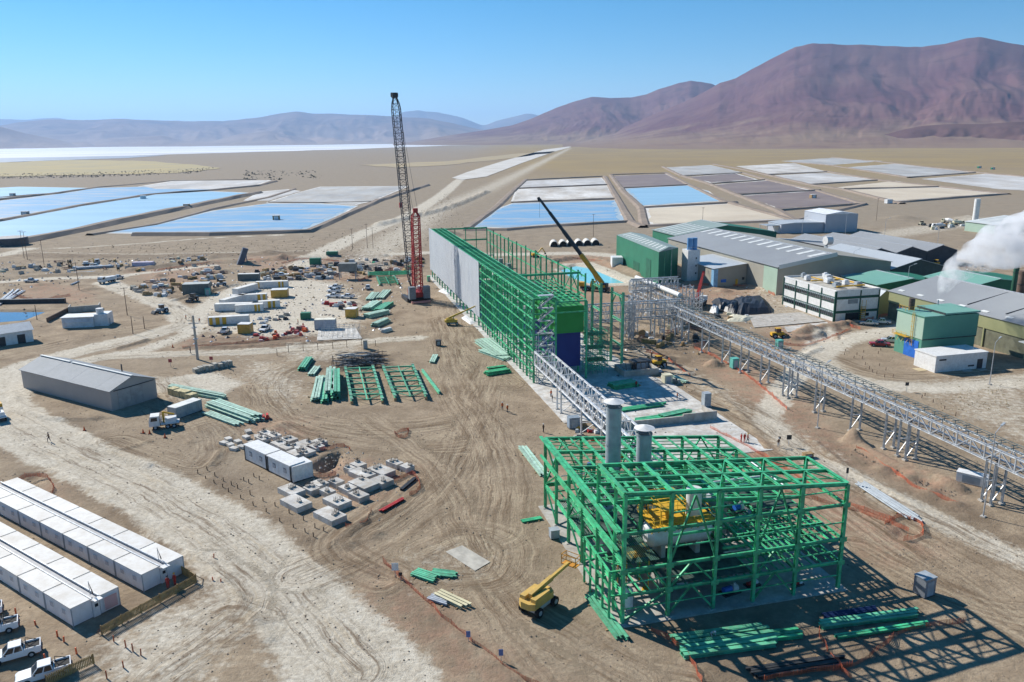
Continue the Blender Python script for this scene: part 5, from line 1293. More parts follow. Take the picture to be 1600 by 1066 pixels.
def green_tower():
    t = thing('process_tower', 'green metal-clad tower with blue door and yellow caged ladder', 'tower', sp(149.4, 164.6), SITE)
    w, L = 16.4, 9.8
    panel(t, 'lower_wall', .1, w, .25, L, -.3, 5.4, WALLM); panel(t, 'upper_wall', 0, w + .1, 0, L, 5.4, 11.2, WALLM)
    panel(t, 'upper_front_sheet', -.05, 0, .1, L - .1, 5.3, 10.8, WALLP)
    MB().prof([(-.2, -.2), (6, -.2), (6, L + .2), (-.2, L + .2)], 'z', 11.2, 11.4).build('roof', ROOFT, t); MB().prof([(6.02, -.2), (w + .3, -.2), (w + .3, L + .2), (6.02, L + .2)], 'z', 11.5, 11.9).build('roof', ROOFT, t)
    panel(t, 'roof_step', 5.9, 6.15, -.1, L, 11.4, 11.9, DARKM)
    panel(t, 'door', .0, .1, 1.2, 6.2, 0, 4.6, BLUEP); panel(t, 'ledge', -.15, w, -.1, 0, 5.2, 5.4, DARKM)
    for y in (3.2, 3.9): member(t, 'ladder_rail', (-.3, y, 3), (-.3, y, 11.8), .08, .08, YEL, 'B')
    ru = MB()
    for k in range(22): ru.beam((-.3, 3.2, 3.2 + k * .4), (-.3, 3.9, 3.2 + k * .4), .05)
    for k in range(5):
        z = 5.5 + k * 1.3
        for i in range(8):
            a0, a1 = math.pi * i / 8 + math.pi / 2, math.pi * (i + 1) / 8 + math.pi / 2
            ru.beam((-.3 + .5 * math.cos(a0), 3.55 + .45 * math.sin(a0), z), (-.3 + .5 * math.cos(a1), 3.55 + .45 * math.sin(a1), z), .05)
    ru.build('ladder_cage', YEL, t, kind='stuff')
    pf = MB(); pf.box(-1.2, 0, 4.5, 9.6, 5.0, 5.1); 
    for z in (5.6, 6.1): pf.beam((-1.2, 4.5, z), (-1.2, 9.6, z), .06)
    for y in (4.5, 6.2, 7.9, 9.6): pf.beam((-1.2, y, 5), (-1.2, y, 6.1), .06); pf.beam((-1.1, y, 3.5), (0, y, 5), .06)
    pf.build('side_platform', YEL, t)
    MB().tube((2.6, 8.0, 11.2), (2.6, 8.0, 14.4), .75, 18).build('chimney', mat('rusty_flue', (.10, .075, .06), .8, 0, .3, 1.5), t, True)
    rl = MB()
    for z in (12.0, 12.6): rl.beam((0.2, 6, z), (0.2, 9.6, z), .07); rl.beam((0.2, 6, z), (5, 6, z), .07)
    for x in (.2, 1.8, 3.4, 5): rl.beam((x, 6, 11.4), (x, 6, 12.6), .06)
    for y in (7.2, 8.4, 9.6): rl.beam((.2, y, 11.4), (.2, y, 12.6), .06)
    rl.build('roof_railing', YEL, t)
    MB().tube((12.0, 9.3, 11.8), (12.0, 9.3, 13.2), .16, 10).build('vent_pipe', GREYM, t)
green_tower()
t = thing('service_building', 'low white flat-roofed building in front of the green tower', 'building', sp(144.4, 154.0), SITE)
panel(t, 'walls', 0, 15, 0, 7, -.3, 4.0, WHITE); MB().prof([(-.15, -.15), (15.15, -.15), (15.15, 7.15), (-.15, 7.15)], 'z', 4.0, 4.25).build('roof', WHITE, t)
panel(t, 'door', 12.2, 13.8, -.06, 0, 0.1, 2.5, DARKM); panel(t, 'louvre', 1, 3, -.05, 0, 2.9, 3.3, DARKM); panel(t, 'louvre', 9.6, 11.4, -.05, 0, .8, 1.2, DARKM)
panel(t, 'doorstep', 7.6, 10, -1.4, -.1, 0, .12, CONC); panel(t, 'doorstep', 12, 14, -1.6, -.1, 0, .12, CONC); panel(t, 'doorstep', -2.6, -.1, 2, 4.5, 0, .1, mat('plywood', (.5, .4, .24), .8))
hall('teal-roofed dark green hall under the steam plume', 203, 232, 206, 226, 8.8, 10.8, 214, ROOFT, WALLG)
hall('low dark green hall with pale end wall between office and steam', 186, 214, 228, 246, 6.5, 8.0, 200, ROOFT, WALLG)
hall('dark gabled shed with green gutter beside the big skylit hall', 211.5, 236, 252.5, 300, 7.0, 10.2, 224, ROOFL, mat('charcoal_green_wall', (.05, .075, .07), .6))
hall('small olive shed with light roof tucked behind the office block', 176, 186, 214, 224, 6.0, 7.6, 178, ROOFL, WALLY)
hall('long olive building with pale parapet behind the office block', 190, 200, 236, 262, 5.5, 6.2, 195, ROOFL, WALLY)
for k, (a, nm) in enumerate(((232, 'nearest'), (248, 'middle'), (264, 'farthest'))):
    hall('grey zigzag roofed shed, %s of the three joined bays' % nm, a, a + 15.8, 294, 350, 6.0, 8.4, a + 8, ROOFG, mat('charcoal_wall', (.06, .06, .065), .7), group='zigzag roofed sheds', over=.2)
t = thing('duct_drum', 'white ventilation drum on a long pale duct beside the zigzag sheds', 'duct', sp(229, 318, 0), SITE)
MB().tube((0, 0, 9.3), (3.0, 0, 9.3), 2.0, 20).build('drum', WHITE, t, True); MB().box(.3, .7, -1, 1, 0, 8).build('support', GREYM, t); MB().beam((1, 2, 8.4), (-18, 26, 8.4), 1.0, .8).build('duct', WHITEP, t)
# far white building of two volumes
t = thing('warehouse', 'pale grey warehouse of a tall and a low block on the open plain', 'warehouse', sp(271, 419), SITE - R(6))
panel(t, 'low_walls', 0, 27, 0, 17, -.3, 5.4, WALLB); MB().prof([(-.3, 5.4), (27, 5.4), (27, 6.0), (8.5, 6.2)], 'y', -.3, 17.3).build('low_roof', ROOFL, t)
panel(t, 'tall_walls', 27, 47.5, -1.5, 24, -.3, 10.6, WALLB); MB().prof([(26.7, 10.65), (47.8, 10.65), (37, 12.2)], 'y', -1.8, 24.3).build('tall_roof', mat('white_roof', (.74, .75, .76), .5), t)
panel(t, 'door', -.1, 0, 3, 9, 0, 4.4, WHITE); panel(t, 'awning', -8, -.1, 2, 12, 4.3, 4.6, GREYM)
for y in (2.2, 11.8): panel(t, 'awning_post', -7.8, -7.5, y, y + .3, 0, 4.3, GREYM)
t = hall('far hall with white roof and green skylight stripes at the plain edge', 380, 424, 374, 396, 5.4, 8.0, 408, mat('offwhite_roof', (.62, .64, .62), .5, 0, .1, .1), WALLP, skylights=(.25, .9, 3, 2.6))
t = thing('storage_silo', 'tall slender white silo on the open plain', 'silo', gp(1523, 349), 0)
MB().tube((0, 0, 1.6), (0, 0, 15.6), 1.75, 24).build('shell', WHITE, t, True); MB().tube((0, 0, 1.7), (0, 0, .4), 1.7, 20, .5).build('cone', WHITE, t, True)
for k in range(4): MB().beam((1.5 * math.cos(k * 1.57 + .7), 1.5 * math.sin(k * 1.57 + .7), 0), (1.5 * math.cos(k * 1.57 + .7), 1.5 * math.sin(k * 1.57 + .7), 2), .25).build('leg', GREYM, t)
# stacks and steel by the steam building
def exhaust(px, h, r, lb, m):
    t = thing('exhaust_stack', lb, 'stack', gp(*px), SITE)
    MB().tube((0, 0, .4), (0, 0, h), r, 18).build('shaft', m, t, True); MB().box(-r * 1.3, r * 1.3, -r * 1.3, r * 1.3, -.2, .4).build('plinth', CONC, t)
    for z in (h * .4, h * .75): MB().tube((0, 0, z), (0, 0, z + .2), r + .12, 18).build('band', DARKM, t)
RUST = mat('brown_rusty_duct', (.13, .085, .065), .75, 0, .3, .8)
exhaust((1588, 505), 16, 1.3, 'thick brown exhaust duct at the right-hand rooftop steelwork', RUST); exhaust((1578, 492), 18, .8, 'thin dark green exhaust duct behind the rooftop steelwork', mat('dark_green_paint', (.03, .10, .06), .5))
lattice_tower(214, 186, 16, 6.0, 'dark blue-green steel tower around the brown exhaust ducts', mat('blue_steel', (.04, .12, .22), .5))
for a, b, h, r, m_, lb in ((226, 268, 8, 2.0, WHITE, 'white upright tank beside the orange cladding'), (222, 262, 8.5, 2.4, mat('orange_cladding', (.52, .17, .05), .6), 'orange-brown upright tank beside the white one'),
                           (216, 262, 7, 2.2, mat('dark_green_paint', (.03, .10, .06), .5), 'dark green upright tank next to the orange one'), (231, 266, 7.5, 1.9, mat('beige_paint', (.55, .5, .42), .6), 'beige upright tank at the end of the tank row')):
    t = thing('storage_tank', lb, 'tank', sp(a, b), SITE, 'upright tanks behind the office block')
    MB().tube((0, 0, 0), (0, 0, h), r, 24).build('shell', m_, t, True); MB().tube((0, 0, h), (0, 0, h + .5), r, 24, .3).build('roof', WHITE, t, True)

# steam plume: a real cloud volume drifting from the vent
def steam():
    vent = sp(149.4 + 12.0, 164.6 + 9.3, 13.0); b = MB(); rr = random.Random(9)
    p = Vector(vent); r_ = .5; s = 0
    dirn = Vector((.62, .55, .55)); pts = []
    for k in range(34):
        pts.append((p.copy(), r_)); f = k / 33
        g_ = min(1, f * 2.6); dirn = Vector((.22 + .75 * g_, .10 + .25 * g_, .92 - .68 * g_)).normalized()
        p = p + dirn * (.7 + r_ * .42); r_ = .4 + 9.5 * f ** .9
    me = bpy.data.metaballs.new('steam_cloud'); me.resolution = 1.0; 
    for c, r0 in pts: b.sphere(c + Vector((rr.uniform(-.2, .2), rr.uniform(-.2, .2), rr.uniform(-.2, .2))) * r0, r0 * 1.25, 14, 10)
    bpy.data.metaballs.remove(me)
    m = bpy.data.materials.new('steam'); m.use_nodes = True; nt = m.node_tree; L = nt.links; nt.nodes.remove(nt.nodes['Principled BSDF'])
    v = nt.nodes.new('ShaderNodeVolumePrincipled'); v.inputs['Color'].default_value = (.97, .97, .98, 1); v.inputs['Anisotropy'].default_value = .2
    pos = N(nt, 'ShaderNodeNewGeometry').outputs['Position']
    no = N(nt, 'ShaderNodeTexNoise'); no.inputs['Scale'].default_value = .22; no.inputs['Detail'].default_value = 6; no.inputs['Roughness'].default_value = .62; L.new(pos, no.inputs['Vector'])
    mr = N(nt, 'ShaderNodeMapRange'); mr.inputs[1].default_value = .43; mr.inputs[2].default_value = .64; mr.inputs[3].default_value = 0; mr.inputs[4].default_value = .5
    L.new(no.outputs[0], mr.inputs[0]); L.new(mr.outputs[0], v.inputs['Density'])
    L.new(v.outputs[0], nt.nodes['Material Output'].inputs['Volume'])
    me = b.mesh('steam', m)
    o = bpy.data.objects.new('steam', me); COL.objects.link(o)
    md = o.modifiers.new('merge', 'REMESH'); md.mode = 'VOXEL'; md.voxel_size = .8
    tag(o, 'white steam plume drifting from the green tower vent', 'steam', kind='stuff')
steam()
# ------------------------------------------------------------------ retaining wall and pads by the long building
o = MB().prof([(27, -52), (31, -52), (31, -8), (26.8, 2)], 'z', -.3, .10).build('concrete_slab', CONC2); o.location = BO; o.rotation_euler = (0, 0, SITE); struct(o)
o = MB().prof([(3.8, -52), (26.9, -52), (26.9, -28.1), (3.8, -28.1)], 'z', -.3, .11).build('concrete_slab', CONC2); o.location = BO; o.rotation_euler = (0, 0, SITE); struct(o)
t = thing('retaining_wall', 'low concrete wall with a notch across the pale slab', 'wall', site(BO, 4.5, -34.5), SITE)
panel(t, 'wall_length', 0, 17, 0, .35, 0, 1.5, CONC); panel(t, 'wall_length', 17.02, 24.5, 0, .35, 0, 1.9, CONC); panel(t, 'wall_end', 24.2, 24.5, .36, 6, 0, 1.2, CONC)

# ------------------------------------------------------------------ sheds, containers and cabins
def barn():
    a, ang, L, w = corner_frame((37, 606), (176, 643), (246, 621))
    t = thing('storage_barn', 'long grey metal barn with pitched roof beside the pale road', 'barn', a, ang)
    wl = corrugated('barn_wall_sheet', (.40, .37, .35), (.35, .325, .31), 2.2, .3, .6, .1)
    MB().prof([(0, -.3), (w, -.3), (w, 4.5), (w / 2, 6.5), (0, 4.5)], 'x', 0, L).build('walls', wl, t)
    rf = corrugated('barn_roof_sheet', (.27, .29, .31), (.23, .25, .265), 1.7, .35, .7, .0, 'X', var_scale=.25)
    for y0, y1 in ((-.35, w / 2), (w + .35, w / 2)):
        z0 = 4.5 + .06 - .14; n = 7
        for k in range(n):
            x0, x1 = -.3 + k * (L + .6) / n, -.3 + (k + 1) * (L + .6) / n
            b = MB(); dz = .015 * (k % 2)
            b.add([(x0, y0, z0 + dz), (x1, y0, z0 + dz), (x1, y1, 6.56 + dz), (x0, y1, 6.56 + dz), (x0, y0, z0 + .1 + dz), (x1, y0, z0 + .1 + dz), (x1, y1, 6.66 + dz), (x0, y1, 6.66 + dz)],
                  [(3, 2, 1, 0), (4, 5, 6, 7), (0, 1, 5, 4), (1, 2, 6, 5), (2, 3, 7, 6), (3, 0, 4, 7)]); b.build('roof_panel', rf, t)
    for x0, x1 in ((-.3, 11.8), (12.6, L + .3)): panel(t, 'ridge_skylight', x0, x1, w / 2 - .45, w / 2 + .1, 6.66, 6.8, SKYL)
    for y0, y1 in ((1.6, 4.6), (4.64, 7.6)): panel(t, 'sliding_door', L, L + .1, y0, y1, 0, 4.2, mat('barn_door', (.36, .34, .325), .6, .1))
    panel(t, 'door_rail', L, L + .14, .8, w - .5, 4.25, 4.4, DARKM); MB().tube((L * .75, w * .8, 5.2), (L * .75, w * .8, 7.2), .15, 8).build('vent_pipe', DARKM, t)
barn()
def shipping_container(p, rot, L, m, lb, cat='container', group=None, roofm=None, stripes=None, h=2.55, w=2.44, name='shipping_container', doors=True, z=0.0, stripe_m=None):
    t = thing(name, lb, cat, (p[0], p[1], z), rot, group)
    b = MB(); n = max(8, int(L / .28)); P = []
    for k in range(n):                                    # corrugated long sides
        x = .1 + (L - .2) * k / n; P += [(x, 0.0 if k % 2 else .05)]
    b.prof([(0, 0)] + P + [(L, 0), (L, w)] + [(L - x, w - y) for x, y in P] + [(0, w)], 'z', .12, h - .1); b.build('body', m, t)
    panel(t, 'roof', -.02, L + .02, -.03, w + .03, h - .1, h, roofm or m); panel(t, 'floor_frame', 0, L, .02, w - .02, 0, .12, DARKM)
    for x in (0, L):
        for y in (0, w): panel(t, 'corner_post', x - .06, x + .06, y - .06, y + .06, 0, h + .01, m)
    if doors:
        for y0, y1 in ((.12, w / 2 - .01), (w / 2 + .01, w - .12)): panel(t, 'door', L, L + .05, y0, y1, .15, h - .15, m)
        for y in (.5, .9, w - .9, w - .5): panel(t, 'lock_rod', L + .05, L + .09, y, y + .05, .2, h - .2, GALV)
    for x0, x1 in stripes or (): panel(t, 'stripe', x0, x1, -.06, -.02, .15, h - .12, stripe_m or YEL)
    return t
def along(p, q): p, q = gp(*p), gp(*q); return p, math.atan2(q.y - p.y, q.x - p.x), (q - p).length
CG = mat('grey_container', (.36, .38, .38), .5, 0, .12, .8)
a, ang, L_ = along((263, 649), (276, 656)); p_, ang2, L2 = along((276, 656), (320, 640))
shipping_container(gp(276, 656), ang2, 6.6, CG, 'grey shipping container with pale roof near the barn end', roofm=mat('pale_container_roof', (.66, .66, .63), .6))
# white cabin rows
CAB = mat('white_cabin_panel', (.74, .74, .745), .45, 0, .05, .4, orand=.05, dust=.2)
CROOF = mat('white_cabin_roof', (.70, .69, .66), .6, 0, .0, .35, (.58, .55, .50), orand=.06, dust=.3)
def cabin_proto():
    t = thing('site_cabin', 'x', 'cabin'); L, w, h = 6.36, 2.4, 2.42
    MB().box(0, L, 0, w, .1, h).build('walls', CAB, t); MB().prof([(0, -.06), (L, -.06), (L, w + .06), (0, w + .06)], 'z', h, h + .12).build('roof', CROOF, t)
    panel(t, 'skid', .1, L - .1, .1, w - .1, -.15, .1, DARKM)
    for x in (.0, L): panel(t, 'corner_post', x - .05, x + .05, -.05, .05, 0, h, GREYM)
    for x in (1.2, 4.1):
        f = panel(t, 'window', x, x + .9, -.04, 0, 1.15, 1.85, WHITE); MB().box(x + .07, x + .83, -.06, -.04, 1.2, 1.8).build('pane', mat('cabin_pane', (.42, .45, .50), .25), f)
    ac = panel(t, 'air_conditioner', 2.7, 3.5, w, w + .35, 1.6, 2.25, WHITE)
    return t
cp = cabin_proto(); first = True
CD = Vector((-5.5, 3.82, 0)).normalized(); CN = Vector((CD.y, -CD.x, 0))
def cabin_row(px, n, lb, zlb):
    global first
    o0 = gp(*px)
    for side, col_ in ((0, 'near'), (1, 'far')):
        for k in range(n):
            c = cp if first else copy_tree(cp); first = False
            pos = o0 + CD * (k * 6.62 + 6.5) + (-CN) * (0 if side else 0)
            if side == 0: c.location = o0 + CD * (k * 6.62 + 6.5); c.rotation_euler = (0, 0, math.atan2(-CD.y, -CD.x))
            else:
                c.location = o0 + CD * (k * 6.62) + Vector((-CD.y, CD.x, 0)) * -5.75; c.rotation_euler = (0, 0, math.atan2(CD.y, CD.x))
            c['label'] = '%s cabin from the fence, %s column, %s' % (ORD[k], col_, lb); c['group'] = lb
    mid = o0 + Vector((-CD.y, CD.x, 0)) * -2.42
    t = thing('cabin_corridor', 'narrow corridor roof between the two cabin columns of the %s' % lb, 'corridor', mid, math.atan2(CD.y, CD.x))
    panel(t, 'corridor_walls', .02, n * 6.62 - .1, -.88, -.02, 0, 2.2, CAB); panel(t, 'corridor_roof', -.1, n * 6.62, -.86, -.04, 2.22, 2.3, mat('grey_corridor_roof', (.40, .40, .41), .6))
    dr = panel(t, 'door', -.06, .02, -.84, -.08, .1, 2.1, WHITE); MB().box(-.09, -.06, -.66, -.26, 1.35, 1.75).build('door_pane', GLASS, dr)
    for s_ in (-.92, .02): panel(t, 'cable_tray', 0, n * 6.62, s_ - .08, s_ + .08, 2.56, 2.66, GALV)
    panel(t, 'canopy', -.9, .0, -.95, .05, 2.5, 2.56, WHITE)
cabin_row((226, 926), 7, 'cabin row behind the picket fence', '')
cabin_row((116, 981), 6, 'cabin row beside the parked pickups', '')
# red-striped notice on the end of the near row, antenna flags on roofs
e_ = gp(116, 981) + Vector((-CD.y, CD.x, 0)) * -4.6
t = thing('notice_board', 'red and white striped board on the end of the cabin row', 'sign', e_ - CD * .1, math.atan2(CD.y, CD.x)); 
panel(t, 'board', -.06, 0, -.85, .85, .35, 2.1, WHITE)
for k in range(7): panel(t, 'stripe', -.08, -.06, -.8, .8, .42 + k * .24, .54 + k * .24, mat('dull_red', (.45, .10, .10), .6))
for px in ((248, 876), (141, 930)):
    c = gp(px[0], px[1], 2.5); t = thing('pennant_pole', 'dark tapered pennant on the roof of the cabin row %s' % ('behind the picket fence' if px[0] > 200 else 'beside the pickups'), 'flag', c, 0)
    MB().beam((0, 0, 0), (0, 0, 1.9), .06).build('pole', GALV, t); MB().add([(0, -.02, 1.8), (.42, -.02, .3), (.3, -.02, .1), (0, .02, 1.8), (.42, .02, .3), (.3, .02, .1)], [(0, 1, 2), (5, 4, 3), (0, 3, 4, 1), (1, 4, 5, 2), (2, 5, 3, 0)]).build('flag', TIMB, t)
# white office cabins by the foundations
def office_cabin(pa, pb, lb, h=2.9, w=2.7):
    p, ang, L = along(pa, pb); t = thing('office_cabin', lb, 'cabin', p, ang, 'white cabins beside the foundation blocks')
    panel(t, 'walls', 0, L, 0, w, .25, h, WHITEP); panel(t, 'roof', -.15, L + .15, -.15, w + .15, h, h + .18, WHITE)
    for x in (0, L): panel(t, 'corner_post', x - .08, x + .08, -.08, .1, 0, h, DARKM)
    panel(t, 'base_rail', 0, L, -.03, w, 0, .25, DARKM)
    for x in (L * .22, L * .7):
        f = panel(t, 'window', x, x + .85, -.05, 0, 1.3, 2.1, DARKM)
        for q in (.06, .45): MB().box(x + q, x + q + .33, -.07, -.05, 1.36, 2.04).build('pane', mat('cabin_pane', (.42, .45, .50), .25), f)
    panel(t, 'door', L, L + .05, .8, 1.7, .3, 2.4, GREYM)
office_cabin((384, 719), (417, 735), 'white office cabin farther from the white container'); office_cabin((420, 737), (455, 754), 'white office cabin next to the white container')
p_, ang, L_ = along((459, 756), (491, 748)); shipping_container(gp(459, 755), ang + R(8), 3.6, WHITE, 'white steel container at the end of the office cabins', h=2.9, w=3.0, doors=False)
# yard containers, white with yellow stripes
YS = [(.3, 1.1), (1.6, 2.4), (2.9, 3.6)]
OC = mat('ochre_container', (.58, .35, .07), .55, 0, .15, .8)
for pa, pb, L, st, lb, mm in (((326, 509), (396, 505), 12.2, [(.3, 1.3), (2.2, 3.4), (4.2, 5.4)], 'long white container with three ochre stripes nearest the road junction', WHITE),
                              ((368, 489), (404, 487), 9.0, [(6.2, 7.0), (7.4, 8.0)], 'white container, second in the yard row', WHITE),
                              ((405, 483), (432, 481), 7.0, [(3.0, 4.0), (4.6, 5.4)], 'white striped container beside the blue barrel', WHITE),
                              ((362, 473), (418, 470), 12.2, [(9, 10), (10.8, 11.8)], 'white container with orange end stripes behind the first rows', WHITE),
                              ((400, 451), (457, 449), 12.2, [(.4, 1.4), (8.6, 9.4), (10, 10.6)], 'long white and ochre container at the back of the yard', WHITE)):
    p, ang, _ = along(pa, pb); shipping_container(p, ang, L, mm, lb, stripes=st, group='yard containers', roofm=mat('dusty_white_roof', (.70, .68, .63), .6))
for pa, ang, L, lb in (((352, 480), R(68), 12.2, 'white container standing end-on along the yard edge'), ((372, 462), R(70), 12.2, 'second white container standing end-on along the yard edge'), ((336, 487), R(5), 12.2, 'low white container roof between the yard rows')):
    shipping_container(gp(*pa), ang, L, WHITE, lb, group='yard containers', roofm=mat('dusty_white_roof', (.70, .68, .63), .6))
shipping_container(gp(424, 466), R(8), 5.8, OC, 'ochre fronted container with white roof facing the open yard', roofm=WHITE, h=3.0, group='yard containers', w=4.0)
shipping_container(gp(372, 522), R(-3), 3.6, OC, 'small ochre and white container behind the netting heap', roofm=WHITE, h=3.0, group='yard containers', w=3.0)
shipping_container(gp(540, 497), R(-5), 3.4, OC, 'single ochre container with white roof by the stored beams', roofm=WHITE, h=3.0, w=3.2)
shipping_container(gp(470, 500), R(5), 3.0, WALLG, 'small dark green container near the grey storage shed', w=2.2, h=2.2)
shipping_container(gp(286, 462), R(10), 9.4, mat('olive_grey_shed', (.13, .15, .14), .6), 'dark grey-green container shed beside the tractor', roofm=mat('shed_roof_grey', (.42, .44, .42), .6), h=4.2, w=5.0)
shipping_container(gp(372, 439), R(4), 8.5, mat('olive_grey_shed', (.13, .15, .14), .6), 'dark container with pale roof at the edge of the stored blocks', roofm=mat('pale_container_roof', (.66, .66, .63), .6), h=2.8)
shipping_container(gp(492, 516), R(4), 6.2, mat('bluegrey_container', (.40, .42, .47), .5), 'grey ribbed storage container on the concrete pad', roofm=mat('cream_roof', (.74, .70, .58), .6), h=3.2, w=2.6)
shipping_container(gp(510, 402), R(2), 5.5, WALLG, 'small green container on the dirt track', h=2.6); shipping_container(gp(484, 414), R(2), 5.0, WALLG, 'green container beside the orange netting', h=3)
shipping_container(gp(207, 419), R(4), 9.0, mat('lilac_container', (.55, .50, .62), .6), 'pale lilac container by the far yard', h=2.6)
shipping_container(gp(530, 437), R(2), 7.0, mat('grey_board', (.22, .23, .22), .7), 'grey raised cabin on stilts', h=3.4, z=3.2, w=4); 
t = thing('steel_trestle', 'four-legged trestle carrying the grey raised cabin', 'trestle', gp(530, 437), R(2))
for x in (.2, 6.8):
    for y in (.2, 3.8): panel(t, 'leg', x - .15, x + .15, y - .15, y + .15, 0, 3.2, GREYM)
# left-hand buildings
p_, ang, L_ = along((98, 513), (147, 511)); t = thing('pump_house', 'low white building with blue-grey front near the brine basin', 'building', p_, ang)
panel(t, 'walls', 0, L_, 0, 5.2, -.2, 3.2, WHITEP); panel(t, 'front_panel', .05, L_ - .05, -.12, 0, 1.7, 2.9, mat('pale_blue_front', (.55, .62, .70), .5)); panel(t, 'roof', -.3, L_ + .3, -.4, 5.6, 3.2, 3.4, WHITE)
panel(t, 'annex', L_ + .05, L_ + 4.0, .8, 6, -.2, 3.8, WHITEP); MB().tube((L_ + 1.4, 2.6, 3.8), (L_ + 1.4, 2.6, 5.4), 1.1, 16).build('water_tank', WHITE, t, True); panel(t, 'door', L_ + 4.0, L_ + 4.06, 2, 3, 0, 2.2, GREYM)
t = thing('white_hut', 'white pitched-roof hut beside the brine basin', 'hut', gp(-22, 545), R(42)); MB().prof([(0, -.2), (7, -.2), (7, 3.6), (3.5, 5.2), (0, 3.6)], 'x', 0, 12).build('walls', WHITE, t)
for y0, y1 in ((-.4, 3.5), (7.4, 3.5)): MB().add([(-.4, y0, 3.5), (12.4, y0, 3.5), (12.4, y1, 5.3), (-.4, y1, 5.3), (-.4, y0, 3.62), (12.4, y0, 3.62), (12.4, y1, 5.42), (-.4, y1, 5.42)], [(3, 2, 1, 0), (4, 5, 6, 7), (0, 1, 5, 4), (1, 2, 6, 5), (2, 3, 7, 6), (3, 0, 4, 7)]).build('roof_slope', WHITE, t)
for x in (3, 8): panel(t, 'door', x, x + 2, -.06, 0, 0, 2.6, DARKM)
t = thing('basin_wall', 'dark lined wall along the far side of the brine basin', 'wall', gp(-40, 476), R(2)); panel(t, 'wall_length', 0, 32, 0, 1.2, -.5, 1.6, DARKM)
t = thing('block_wall', 'dark timber wall leading to the white pump house', 'wall', gp(75, 504), along((75, 504), (108, 487))[1])
panel(t, 'wall_length', 0, along((75, 504), (108, 487))[2], 0, .4, -.2, 1.5, TIMB)
t = thing('block_store', 'low concrete block enclosure behind the white pump house', 'enclosure', gp(107, 489), along((107, 489), (145, 486))[1]); panel(t, 'wall_length', 0, 9.6, 0, .4, 0, 2, CONC); panel(t, 'wall_length', 0, .4, .42, 5, 0, 2, CONC); panel(t, 'wall_length', 9.2, 9.6, .42, 5, 0, 2, CONC)
t = thing('round_tank', 'dark round open tank at the corner of the ponds', 'tank', gp(17, 383), 0); MB().tube((0, 0, -.2), (0, 0, 4.2), 9, 32).build('shell', mat('dark_tank', (.12, .11, .11), .7), t, True); MB().tube((0, 0, 4.2), (0, 0, 4.5), 9.1, 32, 8.8).build('cover', mat('tank_cover', (.4, .38, .36), .8), t, True)

